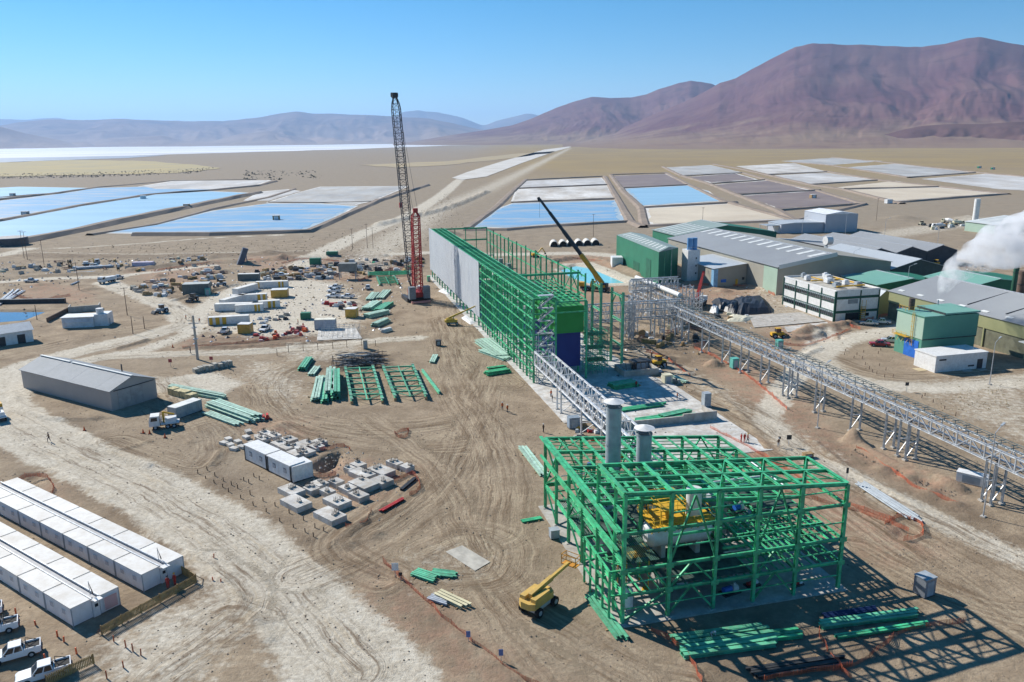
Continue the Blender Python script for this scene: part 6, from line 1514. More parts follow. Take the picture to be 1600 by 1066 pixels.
# ------------------------------------------------------------------ vehicles
TYRE = BLACK
CARW = mat('white_car_paint', (.78, .79, .80), .25, 0, .04, .8, spec=.5)
def pickup(paint=CARW, bed=True):
    t = thing('pickup_truck', 'x', 'pickup')
    b = MB(); W2 = .9
    P = [(-2.62, .55), (-2.62, .98), (-1.0, 1.02), (1.05, 1.04), (2.35, .98), (2.62, .82), (2.66, .52), (2.3, .42), (-2.4, .42)]
    b.prof(P, 'y', -W2, W2); b.build('body', paint, t)
    c = MB(); lo = [(-.95, 1.02), (1.15, 1.04)]
    x0b, x1b, x0t, x1t, zt = -.98, 1.18, -.78, .45, 1.78
    c.add([(x0b, -.86, 1.0), (x1b, -.86, 1.0), (x1b, .86, 1.0), (x0b, .86, 1.0), (x0t, -.7, zt), (x1t, -.7, zt), (x1t, .7, zt), (x0t, .7, zt)], [(3, 2, 1, 0), (4, 5, 6, 7), (0, 1, 5, 4), (1, 2, 6, 5), (2, 3, 7, 6), (3, 0, 4, 7)])
    c.build('cabin', paint, t)
    def pane(q): MB().add(q, [tuple(range(len(q)))]).build('window', GLASS, t)
    def lerp(a, b, s): return tuple(a[i] + (b[i] - a[i]) * s for i in range(3))
    def quad_on(a, b, c_, d_, s0, s1, t0, t1, off):
        f = lambda s, v: lerp(lerp(a, b, s), lerp(d_, c_, s), v); q = [f(s0, t0), f(s1, t0), f(s1, t1), f(s0, t1)]; return [tuple(q_[i] + off[i] for i in range(3)) for q_ in q]
    for y, yt in ((-.86, -.7), (.86, .7)):
        sg = -1 if y < 0 else 1; a, b_, c2, d2 = (x0b, y, 1.0), (x1b, y, 1.0), (x1t, yt, zt), (x0t, yt, zt)
        for s0, s1 in ((.06, .46), (.52, .93)): pane(quad_on(a, b_, c2, d2, s0, s1, .14, .88, (0, sg * .012, .003)))
    pane(quad_on((x1b, -.86, 1.0), (x1b, .86, 1.0), (x1t, .7, zt), (x1t, -.7, zt), .05, .95, .06, .92, (.012, 0, .012)))
    pane(quad_on((x0b, -.86, 1.0), (x0b, .86, 1.0), (x0t, .7, zt), (x0t, -.7, zt), .1, .9, .2, .88, (-.012, 0, .005)))
    if bed:
        MB().box(-2.52, -1.05, -.78, .78, .99, 1.045).build('bed_floor', BLACK, t)
        for x0, x1, y0, y1 in ((-2.62, -1.0, -.9, -.79), (-2.62, -1.0, .79, .9), (-2.62, -2.53, -.785, .785)): panel(t, 'bed_side', x0, x1, y0, y1, .98, 1.24, paint)
        rb_ = MB(); rb_.beam((-1.15, -.75, 1.05), (-1.15, -.75, 1.7), .06).beam((-1.15, .75, 1.05), (-1.15, .75, 1.7), .06).beam((-1.15, -.75, 1.7), (-1.15, .75, 1.7), .06).beam((-1.15, -.75, 1.7), (-2.2, -.8, 1.2), .06).beam((-1.15, .75, 1.7), (-2.2, .8, 1.2), .06); rb_.build('roll_bar', BLACK, t)
    for x in (-1.62, 1.62):
        for y in (-.82, .82): wheel(t, x, y, .38, .24)
    for y in (-.62, .62): panel(t, 'headlight', 2.6, 2.66, y - .18, y + .18, .68, .82, mat('lamp_glass', (.7, .72, .74), .1)); panel(t, 'tail_light', -2.66, -2.62, y - .1 + (.15 if y > 0 else -.15), y + .1 + (.15 if y > 0 else -.15), .7, .95, REDP)
    panel(t, 'bumper', 2.62, 2.74, -.85, .85, .42, .58, DARKM); panel(t, 'bumper', -2.74, -2.62, -.85, .85, .45, .6, DARKM); panel(t, 'grille', 2.655, 2.68, -.42, .42, .62, .8, BLACK)
    for y in (-1.0, 1.0): panel(t, 'mirror', .75, .9, y - .1, y + .1, 1.08, 1.24, BLACK)
    return t
pk = pickup(); cars = {}
def place(proto, px, rot, lb, group=None, key=None):
    c = proto if not proto.get('_used') else copy_tree(proto); proto['_used'] = 1
    c.location = gp(*px); c.rotation_euler = (0, 0, rot); c['label'] = lb
    if group: c['group'] = group
    return c
RV = along((30, 1062), (112, 1035))[1] + math.pi
G_ = 'white pickups parked by the cabins'
place(pk, (70, 1058), R(210), 'white pickup parked behind the picket fence stub', G_); place(pk, (24, 1028), R(210), 'white pickup, middle one parked beside the cabin row', G_); place(pk, (-10, 990), R(210), 'white pickup half out of view at the picture edge', G_)
place(pk, (-34, 966), R(210), 'white pickup almost wholly out of view at the picture edge', G_)
G_ = 'cars parked in the yard'
for (px, r_, lb) in (((521, 465), R(175), 'silver-white pickup, nearest of the parked yard row'), ((522, 457), R(177), 'white pickup, middle of the parked yard row'), ((524, 451), R(178), 'white pickup, farthest of the parked yard row'),
                     ((543, 466), R(170), 'white pickup standing beside the yard row'), ((352, 520), R(95), 'white pickup seen from behind near the netting heap'), ((414, 517), R(265), 'white pickup facing the viewer beside the ochre container'),
                     ((575, 452), R(100), 'white van-like pickup beside the green lattice frames')): place(pk, px, r_, lb, G_)
pr_ = pickup(mat('dark_red_car_paint', (.30, .02, .03), .25, 0, .05, .8, spec=.5), False); place(pr_, (1374, 541), R(165), 'dark red car parked by the green tower')
ps_ = pickup(mat('silver_car_paint', (.62, .64, .66), .25, .3, .05, .8, spec=.5), False); 
for px, r_, lb in (((1392, 535), R(160), 'silver car behind the dark red car'), ((1357, 508), R(165), 'silver car parked against the office block corner'), ((1377, 506), R(165), 'silver car second from the office block corner'), ((49, 441), R(5), 'silver car on the far pale road'), ((185, 436), R(80), 'silver car behind the tipper truck')): place(ps_, px, r_, lb, 'silver cars')
def truck(px, rot, lb, cabm, bodym, kind='tank', L=7.5):
    t = thing('truck', lb, 'truck', gp(*px), rot)
    panel(t, 'chassis', -L / 2, L / 2, -.5, .5, .6, .95, DARKM)
    MB().prof([(L / 2 - 2.0, .8), (L / 2, .8), (L / 2, 1.9), (L / 2 - .3, 2.9), (L / 2 - 2.0, 2.9)], 'y', -1.2, 1.2).build('cab', cabm, t)
    MB().add([(L / 2 + .01, -1.05, 1.9), (L / 2 + .01, 1.05, 1.9), (L / 2 - .27, 1.05, 2.75), (L / 2 - .27, -1.05, 2.75)], [(0, 1, 2, 3)]).build('windscreen', GLASS, t)
    for y in (-1.21, 1.21): MB().add([(L / 2 - 1.6, y, 1.9), (L / 2 - .35, y, 1.9), (L / 2 - .5, y, 2.65), (L / 2 - 1.6, y, 2.65)], [(0, 1, 2, 3)]).build('side_window', GLASS, t)
    x0, x1 = -L / 2, L / 2 - 2.2
    if kind == 'tank': MB().tube((x0, 0, 1.95), (x1, 0, 1.95), 1.05, 18).build('tank', bodym, t, True)
    elif kind == 'tip':
        b = MB(); b.prof([(x0 - .2, 1.1), (x1, 1.0), (x1, 2.5), (x0 - .4, 2.4)], 'y', -1.2, 1.2); b.build('tipper_body', bodym, t)
    elif kind == 'flat':
        panel(t, 'deck', x0, x1, -1.2, 1.2, 1.0, 1.15, bodym); panel(t, 'headboard', x1 - .1, x1, -1.2, 1.2, 1.15, 2.2, bodym)
        MB().beam((x1 - .5, 0, 1.1), (x1 - .5, 0, 3.4), .35).beam((x1 - .5, 0, 3.3), (x1 - 2.6, 0, 2.6), .28).build('loader_crane', YEL, t)
        panel(t, 'crate_load', x0 + .5, x0 + 2.6, -.9, .9, 1.16, 2.1, WHITEP)
    else:
        MB().tube((x0, 0, 1.9), ((x0 + x1) / 2, 0, 2.3), .7, 14, 1.2).tube(((x0 + x1) / 2, 0, 2.3), (x1, 0, 2.4), 1.2, 14, .8).build('mixer_drum', bodym, t, True)
    for x in (L / 2 - 1.1, x0 + 1.0, x0 + 2.2):
        for y in (-1.0, 1.0): wheel(t, x, y, .5, .32)
    return t
truck((168, 442), R(250), 'dusty white tipper truck on the far pale road', WHITE, WHITEP, 'tip'); truck((258, 668), R(200), 'small white flatbed truck with yellow loader crane by the grey container', WHITE, WHITEP, 'flat', 5.6)
truck((-2, 655), R(130), 'yellow truck at the picture edge on the pale road', YEL, WHITE, 'flat', 6.5)
truck((1466, 357), R(170), 'white mixer truck in the equipment park on the plain', WHITE, WHITEP, 'mix'); truck((1497, 352), R(10), 'cream tanker truck beside the silo', mat('cream_paint', (.62, .58, .42), .5), mat('cream_paint', (.62, .58, .42), .5), 'tank'); truck((1480, 349), R(120), 'yellow-cream mixer truck behind the white one', mat('cream_paint', (.62, .58, .42), .5), WHITE, 'mix')
truck((1428, 432), R(150), 'white truck behind the tank row', WHITE, WHITEP, 'flat'); truck((1450, 440), R(150), 'white long truck beside the steam plume', WHITE, WHITEP, 'tip'); truck((143, 415), R(20), 'grey truck at the far storage yard', GREYM, GREYM, 'flat')
def boom_lift(px, rot, lb, reach, m=YEL, jib=True, deck=None):
    t = thing('boom_lift', lb, 'boom lift', gp(*px), rot)
    panel(t, 'chassis', -1.7, 1.7, -.85, .85, .5, .95, mat('lift_grey', (.42, .43, .44), .5))
    for x in (-1.35, 1.35):
        for y in (-1.0, 1.0): wheel(t, x, y, .52, .42)
    MB().prof([(-2.0, -1.0), (1.2, -1.0), (1.6, -.4), (1.6, .4), (1.2, 1.0), (-2.0, 1.0), (-2.4, .5), (-2.4, -.5)], 'z', 1.05, 1.75).build('turntable', deck or mat('lift_grey', (.42, .43, .44), .5), t)
    panel(t, 'engine_cover', -1.9, .6, .35, .98, 1.75, 2.15, m); panel(t, 'engine_cover', -1.9, .6, -.98, -.35, 1.75, 2.15, m)
    f = Vector((-1.5, 0, 2.1)); q = Vector(reach)
    MB().beam(f, f.lerp(q, .55), .42, .5).build('main_boom', m, t); MB().beam(f.lerp(q, .5), q, .3, .36).build('fly_boom', m, t); MB().beam((-.2, 0, 1.7), f.lerp(q, .28), .2).build('lift_cylinder', GREYM, t)
    e = q
    if jib: e = q + Vector((1.8, 0, -.9)); MB().beam(q, e, .22).build('jib', m, t)
    b = MB(); x, y, z = e
    for dx, dy in ((0, -.9), (.9, -.9), (.9, .9), (0, .9)): b.beam((x + dx, y + dy, z - .3), (x + dx, y + dy, z + .8), .06)
    for dz in (.3, .8):
        for p0, p1 in (((0, -.9), (.9, -.9)), ((.9, -.9), (.9, .9)), ((.9, .9), (0, .9)), ((0, .9), (0, -.9))): b.beam((x + p0[0], y + p0[1], z + dz), (x + p1[0], y + p1[1], z + dz), .06)
    b.box(x, x + .9, y - .9, y + .9, z - .36, z - .28); b.build('basket', mat('lift_orange', (.55, .25, .04), .6), t)
    return t
_d = gp(888, 880, 3.2) - gp(842, 950)
boom_lift((842, 950), math.atan2(_d.y, _d.x), 'yellow boom lift with grey body and raised arm beside the green frame', (_d.xy.length / 1.2, 0, 3.2 / 1.2), mat('pale_yellow_paint', (.62, .40, .10), .5, dust=.3), False, mat('pale_yellow_paint', (.62, .40, .10), .5)).scale = (1.2, 1.2, 1.2)
boom_lift((707, 508), R(8), 'yellow boom lift reaching to the white cladding', (7.5, 0, 5.8), mat('mustard_paint', (.50, .34, .05), .5), True, mat('mustard_paint', (.50, .34, .05), .5))
def telehandler(px, rot, lb, m):
    t = thing('loader', lb, 'loader', gp(*px), rot); panel(t, 'body', -2.0, 1.6, -.8, .8, .8, 1.7, m); panel(t, 'cab', -.7, .6, -.75, .75, 1.7, 2.8, GLASS); panel(t, 'cab_roof', -.8, .7, -.8, .8, 2.8, 2.9, m)
    for x, r_ in ((-1.2, .75), (1.3, .55)):
        for y in (-.95, .95): wheel(t, x, y, r_, .45)
    MB().beam((-.5, .0, 1.8), (2.6, 0, .9), .3).build('arm', m, t); MB().prof([(2.5, .2), (3.3, .15), (3.3, .35), (2.75, 1.1), (2.5, 1.1)], 'y', -1.1, 1.1).build('bucket', DARKM, t)
telehandler((253, 489), R(230), 'dark loader driving along the pale road', GREYM); telehandler((302, 471), R(260), 'tractor loader in front of the dark container shed', DARKM); telehandler((346, 448), R(200), 'small loader on the reddish track', GREYM); telehandler((1215, 528), R(5), 'yellow excavator-like loader by the spoil heaps', YEL)
telehandler((1028, 573), R(200), 'yellow loader working beside the concrete pit', YEL); telehandler((1440, 352), R(30), 'cream loader at the equipment park', mat('cream_paint', (.62, .58, .42), .5)); telehandler((1462, 416), R(30), 'yellow loader beside the steam plume', YEL)
def excavator(px, rot, lb, m=YEL):
    t = thing('excavator', lb, 'excavator', gp(*px), rot)
    for y in (-1, 1): MB().prof([(-1.8, .4), (-1.5, .05), (1.5, .05), (1.8, .4), (1.5, .8), (-1.5, .8)], 'y', y - .28, y + .28).build('track', DARKM, t)
    panel(t, 'house', -1.8, 1.2, -1.2, 1.2, 1.0, 2.0, m); panel(t, 'cab', .0, 1.2, .2, 1.15, 2.0, 2.9, GLASS)
    MB().beam((1.0, -.2, 1.8), (3.6, -.2, 4.4), .4, .5).build('boom', m, t); MB().beam((3.6, -.2, 4.4), (5.2, -.2, 2.0), .3, .4).build('stick', m, t); MB().prof([(4.9, 1.9), (5.6, 1.9), (5.6, 1.2), (5.0, 1.1)], 'y', -.6, .2).build('bucket', DARKM, t)
excavator((836, 402), R(20), 'yellow excavator on the red soil beyond the green building'); 
t = thing('dump_body', 'dark raised tipper body standing on its tail', 'tipper body', gp(375, 413), R(25)); MB().prof([(-1.5, 0), (1.5, 0), (4.2, 7.0), (2.0, 7.8), (0.2, 3.5)], 'y', -1.5, 1.5).build('tub', mat('blue_grey_tub', (.10, .115, .15), .6), t); MB().beam((3.4, 0, 0), (3.0, 0, 5), .4).build('ram', GREYM, t); panel(t, 'chassis', -1, 7, -1.2, 1.2, .3, 1.0, DARKM)
# ------------------------------------------------------------------ stored steel
def beam_stack(pa, pb, nx, layers, m, lb, w=.32, group='stored steel bundles', jit=.03, kind='H', gap=1.25, name='beam_stack', lift=.12, dun=True):
    p, ang, L = along(pa, pb); t = thing(name, lb, 'steel stack', p, ang, group); rr = random.Random(int(p.x * 7 + p.y * 13))
    for l in range(layers):
        for k in range(nx - (l % 2)):
            x0 = rr.uniform(-jit, jit) * L; y = (k + .5 * (l % 2)) * w * gap; z = lift + w * (l + .5); a = rr.uniform(-jit, jit) * .6
            member(t, 'beam', (x0, y, z), (x0 + L * rr.uniform(.88, 1), y + a * L * .5, z), w, w, m, kind)
    if dun:
        for s in (.2, .75): panel(t, 'timber_bearer', L * s, L * s + .15, -.5, nx * w * gap + .4, -.05, lift, WOOD)
    return t
G2 = GREEN2
for k, (a, b, nx, ly, m, lb, w) in enumerate((
    ((812, 702), (850, 752), 3, 1, PALEG, 'long pale green beams leaning beside the back corner of the green frame', .45), ((914, 932), (966, 1003), 3, 1, G2, 'green beams lying on the dirt beside the front corner of the frame', .4),
    ((1068, 1030), (1228, 1008), 6, 1, G2, 'broad stack of green girders half in the frame shadow', .55), ((1150, 1008), (1262, 996), 3, 1, GREEN, 'dark green girders in full shadow behind the broad stack', .45),
    ((1285, 984), (1440, 964), 3, 1, G2, 'long stack of green girders in the lattice shadow', .42), ((1305, 1000), (1455, 978), 2, 1, GREEN, 'pair of long green beams beside the lattice shadow stack', .3),
    ((1290, 968), (1380, 955), 4, 1, mat('shade_darkened_blue', (.012, .03, .10), .6), 'blue pipes lying in the frame shadow', .22), ((1180, 1062), (1330, 1040), 5, 1, DARKM, 'dark steel sections behind the red netting', .3),  # blue pipes: the frame's shade is put into their dark navy colour
    ((642, 900), (678, 912), 5, 1, G2, 'fan of pale green sheets on the dirt', .3), ((672, 900), (712, 905), 6, 1, G2, 'green channels beside the fan of sheets', .22),
    ((816, 818), (848, 812), 4, 1, GREEN, 'small bundle of dark green rods on open dirt', .18), ((763, 578), (792, 574), 3, 1, GREEN, 'thin dark green beams beside the long building', .35),
    ((762, 588), (800, 582), 5, 2, GREEN, 'stacked dark green beams beside the long building', .4), ((742, 535), (778, 562), 6, 1, PALEG, 'pale green panels fanned at the foot of the long building', .8),
    ((748, 550), (792, 566), 4, 1, PALEG, 'second pale green row at the foot of the long building', .6),
    ((1000, 668), (1092, 655), 4, 2, GREEN, 'green girders stacked in front of the low concrete wall', .6), ((1035, 662), (1080, 652), 3, 3, G2, 'topmost green girders beside the low concrete wall', .5), ((970, 645), (1045, 634), 4, 1, GREEN, 'green beams laid behind the low concrete wall', .4),
    ((960, 610), (1000, 604), 6, 2, GREEN, 'dark green stack on the shaded slab', .5), ((1050, 590), (1070, 600), 3, 1, PALEG, 'pale steel pieces at the slab edge', .4),
    ((262, 610), (352, 627), 4, 2, PALEG, 'long pale green bundle beyond the grey container', .5), ((322, 637), (395, 664), 6, 2, PALEG, 'wide pale green bundle by the red barrels', .55), ((318, 648), (372, 668), 4, 1, PALEG, 'flat pale green strips beside the wide bundle', .4),
    ((500, 628), (508, 590), 4, 2, PALEG, 'pale green stack at the edge of the lying trusses', .5), ((512, 630), (516, 600), 3, 2, G2, 'green stack second from the lying trusses edge', .5), ((520, 622), (522, 582), 3, 3, PALEG, 'tall pale green stack next to the lying trusses', .6),
    ((530, 625), (530, 585), 3, 3, G2, 'tall green stack touching the lying trusses', .6), ((478, 580), (490, 562), 4, 2, G2, 'small green heap by the dark scaffold heap', .5), ((490, 588), (500, 575), 3, 1, PALEG, 'loose pale green pieces beyond the lying trusses', .5),
    ((582, 470), (592, 458), 4, 1, PALEG, 'pale beams in the beam yard, row nearest the lattice frames', .6), ((598, 468), (610, 455), 4, 1, PALEG, 'pale beams beside the crane counterweights', .6), ((580, 486), (598, 474), 6, 2, PALEG, 'jumbled pale green beams in the middle of the beam yard', .55),
    ((598, 488), (616, 476), 6, 2, G2, 'jumbled green beams in the middle of the beam yard', .5), ((578, 498), (612, 490), 5, 2, PALEG, 'pale beams near the ochre container', .6), ((590, 512), (610, 503), 4, 2, PALEG, 'short pale stack at the end of the beam yard', .6),
    ((600, 521), (614, 517), 3, 2, WHITE, 'small white bundle by the yard track', .5), ((678, 568), (684, 555), 3, 1, PALEG, 'short pale green stack near the portable toilet', .4),
    ((0, 478), (32, 452), 4, 1, GALV, 'long grey pipes beyond the brine basin', .5), ((12, 472), (40, 455), 3, 1, GALV, 'shorter grey pipes beyond the brine basin', .45), ((112, 446), (126, 440), 2, 1, GALV, 'two grey pipes by the far pole', .4),
    ((118, 422), (180, 418), 5, 2, GALV, 'grey pipe stack at the far storage yard', .5), ((115, 428), (150, 426), 4, 1, GREYM, 'low grey pipe row at the far storage yard', .45), ((1335, 757), (1428, 818), 6, 1, GREYM, 'long grey plastic pipes spread beside the netting pit', .3),
    ((596, 802), (634, 781), 2, 1, REDP, 'pair of red steel channels beyond the foundation blocks', .3), ((628, 768), (652, 748), 2, 1, DARKM, 'dark steel sections beyond the foundation blocks', .3), ((668, 938), (700, 948), 5, 1, GALV, 'grey scrap sections beside the yellow scrap', .25), ((680, 932), (728, 955), 3, 1, mat('cream_plank', (.62, .56, .36), .7), 'cream boards beside the grey scrap', .4))):
    beam_stack(a, b, nx, ly, m, lb, w, kind='T' if 'pipe' in lb else 'H')
def lying_frame(c, lb, z=1.0, m=G2):
    P = [gp(*q) for q in c]; t = thing('lying_truss', lb, 'truss', P[0], 0, 'green trusses lying on the ground'); o = P[0]
    f = lambda s, v: (P[0].lerp(P[1], s)).lerp(P[3].lerp(P[2], s), v) - o
    H_ = Vector((0, 0, z))
    for s in (0, 1):
        member(t, 'chord', f(s, 0) + H_, f(s, 1) + H_, .55, .55, m)
        for v in (.0, .25, .5, .75, 1): panel(t, 'bearer', *(lambda q: (q.x - .25, q.x + .25, q.y - .25, q.y + .25, -.1, z - .3))(f(s, v)), WOOD)
        for v in [i / 10 for i in range(11)]: q = f(s, v); panel(t, 'cleat', q.x - .36, q.x + .36, q.y - .12, q.y + .12, z + .2, z + .42, PALEG)
    member(t, 'middle_rail', f(.5, 0) + H_, f(.5, 1) + H_, .28, .28, m)
    for v in (.03, .2, .36, .53, .7, .85): member(t, 'cross_beam', f(0, v) + H_, f(1, v) + H_, .3, .34, m)
    for v0, v1 in ((.03, .2), (.36, .53), (.7, .85), (.85, 1)):
        member(t, 'brace', f(0, v0) + H_, f(.5, v1) + H_, .14, .14, m, 'B'); member(t, 'brace', f(1, v0) + H_, f(.5, v1) + H_, .14, .14, m, 'B')
lying_frame([(540, 581), (583, 579), (598, 631), (550, 632)], 'green truss panel lying nearest the pale green stacks'); lying_frame([(599, 579), (645, 577), (666, 625), (618, 627)], 'green truss panel lying farther from the pale green stacks')
lying_frame([(576, 428), (640, 426), (640, 432), (576, 434)], 'long flat green lattice near the crane', .8, GREEN); lying_frame([(589, 436), (616, 435), (622, 446), (594, 447)], 'small green lattice next to the crane', .8, GREEN)
beam_stack((660, 581), (688, 617), 1, 1, G2, 'single green column lying beside the trusses', .55, dun=False)
t = thing('scaffold_heap', 'large heap of dark scaffold steel behind the lying trusses', 'scaffold', gp(516, 577), R(3), None); rr = random.Random(4); L_ = along((516, 577), (603, 576))[2]
for k in range(140):
    x = rr.uniform(0, L_ - 5); y = rr.uniform(0, 9); z = rr.uniform(.1, 2.2); l = rr.uniform(3, 6.5)
    member(t, 'tube', (x, y, z), (x + l, y + rr.uniform(-.8, .8), max(.1, z + rr.uniform(-.8, .6))), .12, .12, DARKM if k % 4 else GALV, 'B')
for k in range(30):
    x = rr.uniform(0, L_); y = rr.uniform(0, 9); member(t, 'upright', (x, y, 0), (x + rr.uniform(-.3, .3), y, rr.uniform(1.5, 2.8)), .1, .1, DARKM, 'B')

# ------------------------------------------------------------------ concrete foundations
blk = along((384, 719), (417, 735))[1]
def found(px, w, d, h, lb, bolts=True, rot=None):
    t = thing('foundation_block', lb, 'concrete block', gp(*px), blk if rot is None else rot, 'precast foundation blocks')
    panel(t, 'block', -w / 2, w / 2, -d / 2, d / 2, -.2, h, CONC2); rr = random.Random(px[0])
    if bolts:
        for k in range(rr.choice([1, 2, 2])):
            x = rr.uniform(-w * .3, w * .3); y = rr.uniform(-d * .3, d * .3); panel(t, 'pedestal', x - .3, x + .3, y - .3, y + .3, h, h + .3, CONC)
            b = MB()
            for i in (-1, 1):
                for j in (-1, 1): b.beam((x + .18 * i, y + .18 * j, h + .3), (x + .18 * i, y + .18 * j, h + .75), .05)
            b.build('anchor_bolts', TIMB, t, kind='stuff')
F_ = [(456, 772, 4.2, 2.6), (487, 770, 2.4, 1.8), (463, 791, 4.8, 2.8), (516, 811, 4.8, 2.8), (527, 789, 4.2, 2.6), (561, 780, 3, 2), (512, 774, 2.4, 1.6), (500, 762, 2.6, 2), (526, 759, 2.2, 1.8), (544, 769, 2.6, 2), (568, 762, 4.4, 3), (597, 757, 3.2, 2.6),
      (566, 746, 4.6, 2.4), (596, 741, 4.4, 2.8), (617, 729, 3, 1.6), (560, 732, 2.4, 2), (636, 735, 2, 1.8), (547, 738, 1.8, 1.4)]
for k, (u, v, w, d) in enumerate(F_): found((u, v), w, d, .95, '%s block from the office cabins in the main foundation group' % ORD[k] if k else 'pale foundation block closest to the white steel container')
U_ = [(437, 697, 3, 2.2), (452, 690, 3, 2.2), (466, 701, 3.2, 2.2), (480, 696, 3, 2), (494, 701, 3, 2), (478, 709, 3.4, 2.2), (462, 712, 3, 2), (448, 703, 2.6, 2), (500, 694, 2.6, 1.8), (428, 684, 2.6, 2), (412, 689, 2.4, 1.8), (415, 680, 2.2, 1.6)]
for k, (u, v, w, d) in enumerate(U_): found((u, v), w, d, .7, '%s low block behind the office cabins counted from the excavation' % ORD[k])
C_ = [(372, 692), (360, 697), (385, 685), (378, 700), (394, 694), (366, 703), (350, 694), (388, 676), (357, 688), (402, 684)]
for k, (u, v) in enumerate(C_): found((u, v), 1.5, 1.1, .5, '%s small slab in the heap beside the far office cabin' % ORD[k], False, blk + random.uniform(-.4, .4))
# pads
sheet('concrete_pad', gl([(696, 863), (722, 853), (766, 879), (742, 893)]), mat('dusty_pad', (.46, .43, .37), .9, 0, .15, .6), .09)
o = sheet('formwork_slab', gl([(495, 533), (498, 514), (556, 513), (566, 530)]), CONC2, .2); o2 = sheet('concrete_pad', gl([(1178, 513), (1170, 494), (1250, 489), (1290, 503)]), CONC, .22); sheet('concrete_pad', gl([(1230, 520), (1225, 512), (1292, 504), (1300, 512)]), CONC2, .2)
t = thing('formwork', 'grid of upright formwork poles on the pale slab', 'formwork', gp(497, 531), R(4))
for i in range(8):
    for j in range(3): member(t, 'pole', (1 + i * 1.5, 1 + j * 2.4, 0), (1 + i * 1.5, 1 + j * 2.4, 3.2), .09, .09, GALV, 'B')
for j in range(3): member(t, 'rail', (1, 1 + j * 2.4, 3.0), (11.5, 1 + j * 2.4, 3.0), .08, .08, GALV, 'B')

# ------------------------------------------------------------------ fences, stakes, nets
def picket(pa, pb, lb, h=1.25):
    p, ang, L = along(pa, pb); t = thing('picket_fence', lb, 'fence', p, ang); n = int(L / 2.2)
    for k in range(n + 1): panel(t, 'post', k * L / n - .05, k * L / n + .05, .06, .16, -.1, h + .05, WOOD); MB().beam((k * L / n, .15, h * .8), (k * L / n, 1.1, 0), .08).build('prop', TIMB, t)
    for z in (.25, .95): panel(t, 'rail', 0, L, .02, .06, z, z + .1, WOOD)
    b = MB(); x = 0
    while x < L: b.box(x, x + .11, -.02, .02, .08, h + random.uniform(-.03, .03)); x += .17
    b.build('slats', mat('yellow_timber', (.40, .27, .11), .8, 0, .25, 1.5), t, kind='stuff')
    return t
picket((160, 993), (306, 912), 'timber picket fence in front of the cabin rows'); picket((74, 1072), (147, 1038), 'timber picket fence stub beside the nearest pickup')
p_, ang, L_ = along((284, 896), (308, 908)); picket((284, 897), (306, 911), 'short timber picket return at the cabin corner')
def stakes(pts, lb, h=.75, m=TIMB, group=None, w=.12, name='marker_stake', cat='stake'):
    for k, q in enumerate(pts):
        o = MB().beam((0, 0, -.15), (random.uniform(-.06, .06), random.uniform(-.06, .06), h * random.uniform(.85, 1.1)), w).build(name, m); o.location = gp(*q)
        tag(o, lb.replace('#', ORD[k]), cat, group or lb.replace('# ', '')[:40])
stakes([(309, 740), (322, 750), (335, 756), (348, 762), (357, 769), (376, 779), (396, 790), (416, 801), (437, 816), (459, 825), (477, 832), (490, 839)], '# timber stake from the far end of the outer row along the pale road', group='outer stake row')
stakes([(324, 735), (336, 744), (349, 752), (362, 758), (371, 763), (391, 773), (411, 783), (430, 791), (452, 802), (474, 813), (492, 825), (506, 830)], '# timber stake from the far end of the inner row before the cabins', group='inner stake row')
stakes([(381, 751), (389, 755), (397, 745), (405, 750)], '# timber stake of the four in front of the office cabins', group='stakes before the cabins')
stakes([(433, 556), (451, 551), (474, 549), (497, 547), (520, 545), (542, 543), (565, 540), (587, 541)], '# tall fence post from the left in the wire fence along the yard track', 2.0, group='yard track fence posts', name='fence_post', cat='post')
stakes([(1352, 570), (1358, 577), (1363, 582), (1374, 572), (1384, 579), (1370, 585), (1382, 590), (1395, 590)], '# stake in the patch below the green tower', group='stakes below the green tower')
stakes([(1334, 560), (1339, 555), (1347, 561), (1319, 555), (1321, 549), (1349, 551), (1372, 553), (1376, 548)], '# stake round the parking bay by the red car', group='stakes round the parking bay')
stakes([(1440, 622), (1445, 619), (1458, 629), (1476, 639), (1493, 650)], '# stake in the line beyond the long pipe rack', group='stakes beyond the rack')
OR_ = mat('orange_marker', (.62, .13, .05), .6)
stakes([(25, 959), (56, 977), (90, 995), (100, 1003), (60, 1020), (70, 1030), (120, 1022)], '# orange marker between the pickups and the cabins', .75, OR_, 'orange markers by the pickups', .14, 'marker_post', 'marker')
stakes([(160, 992), (178, 1003), (197, 1012), (208, 1018), (220, 1024), (193, 1043), (167, 1060)], '# orange marker in the row past the picket fence end', .95, mat('dull_orange_marker', (.40, .11, .05), .7), 'orange markers by the fence', .11, 'marker_post', 'marker')
stakes([(333, 908), (345, 912), (334, 872)], '# marker on the bank above the picket fence', .7, OR_, 'markers on the bank', .12, 'marker_post', 'marker')
NETM = mat('orange_netting', (.62, .16, .08), .7, 0, .25, .8)
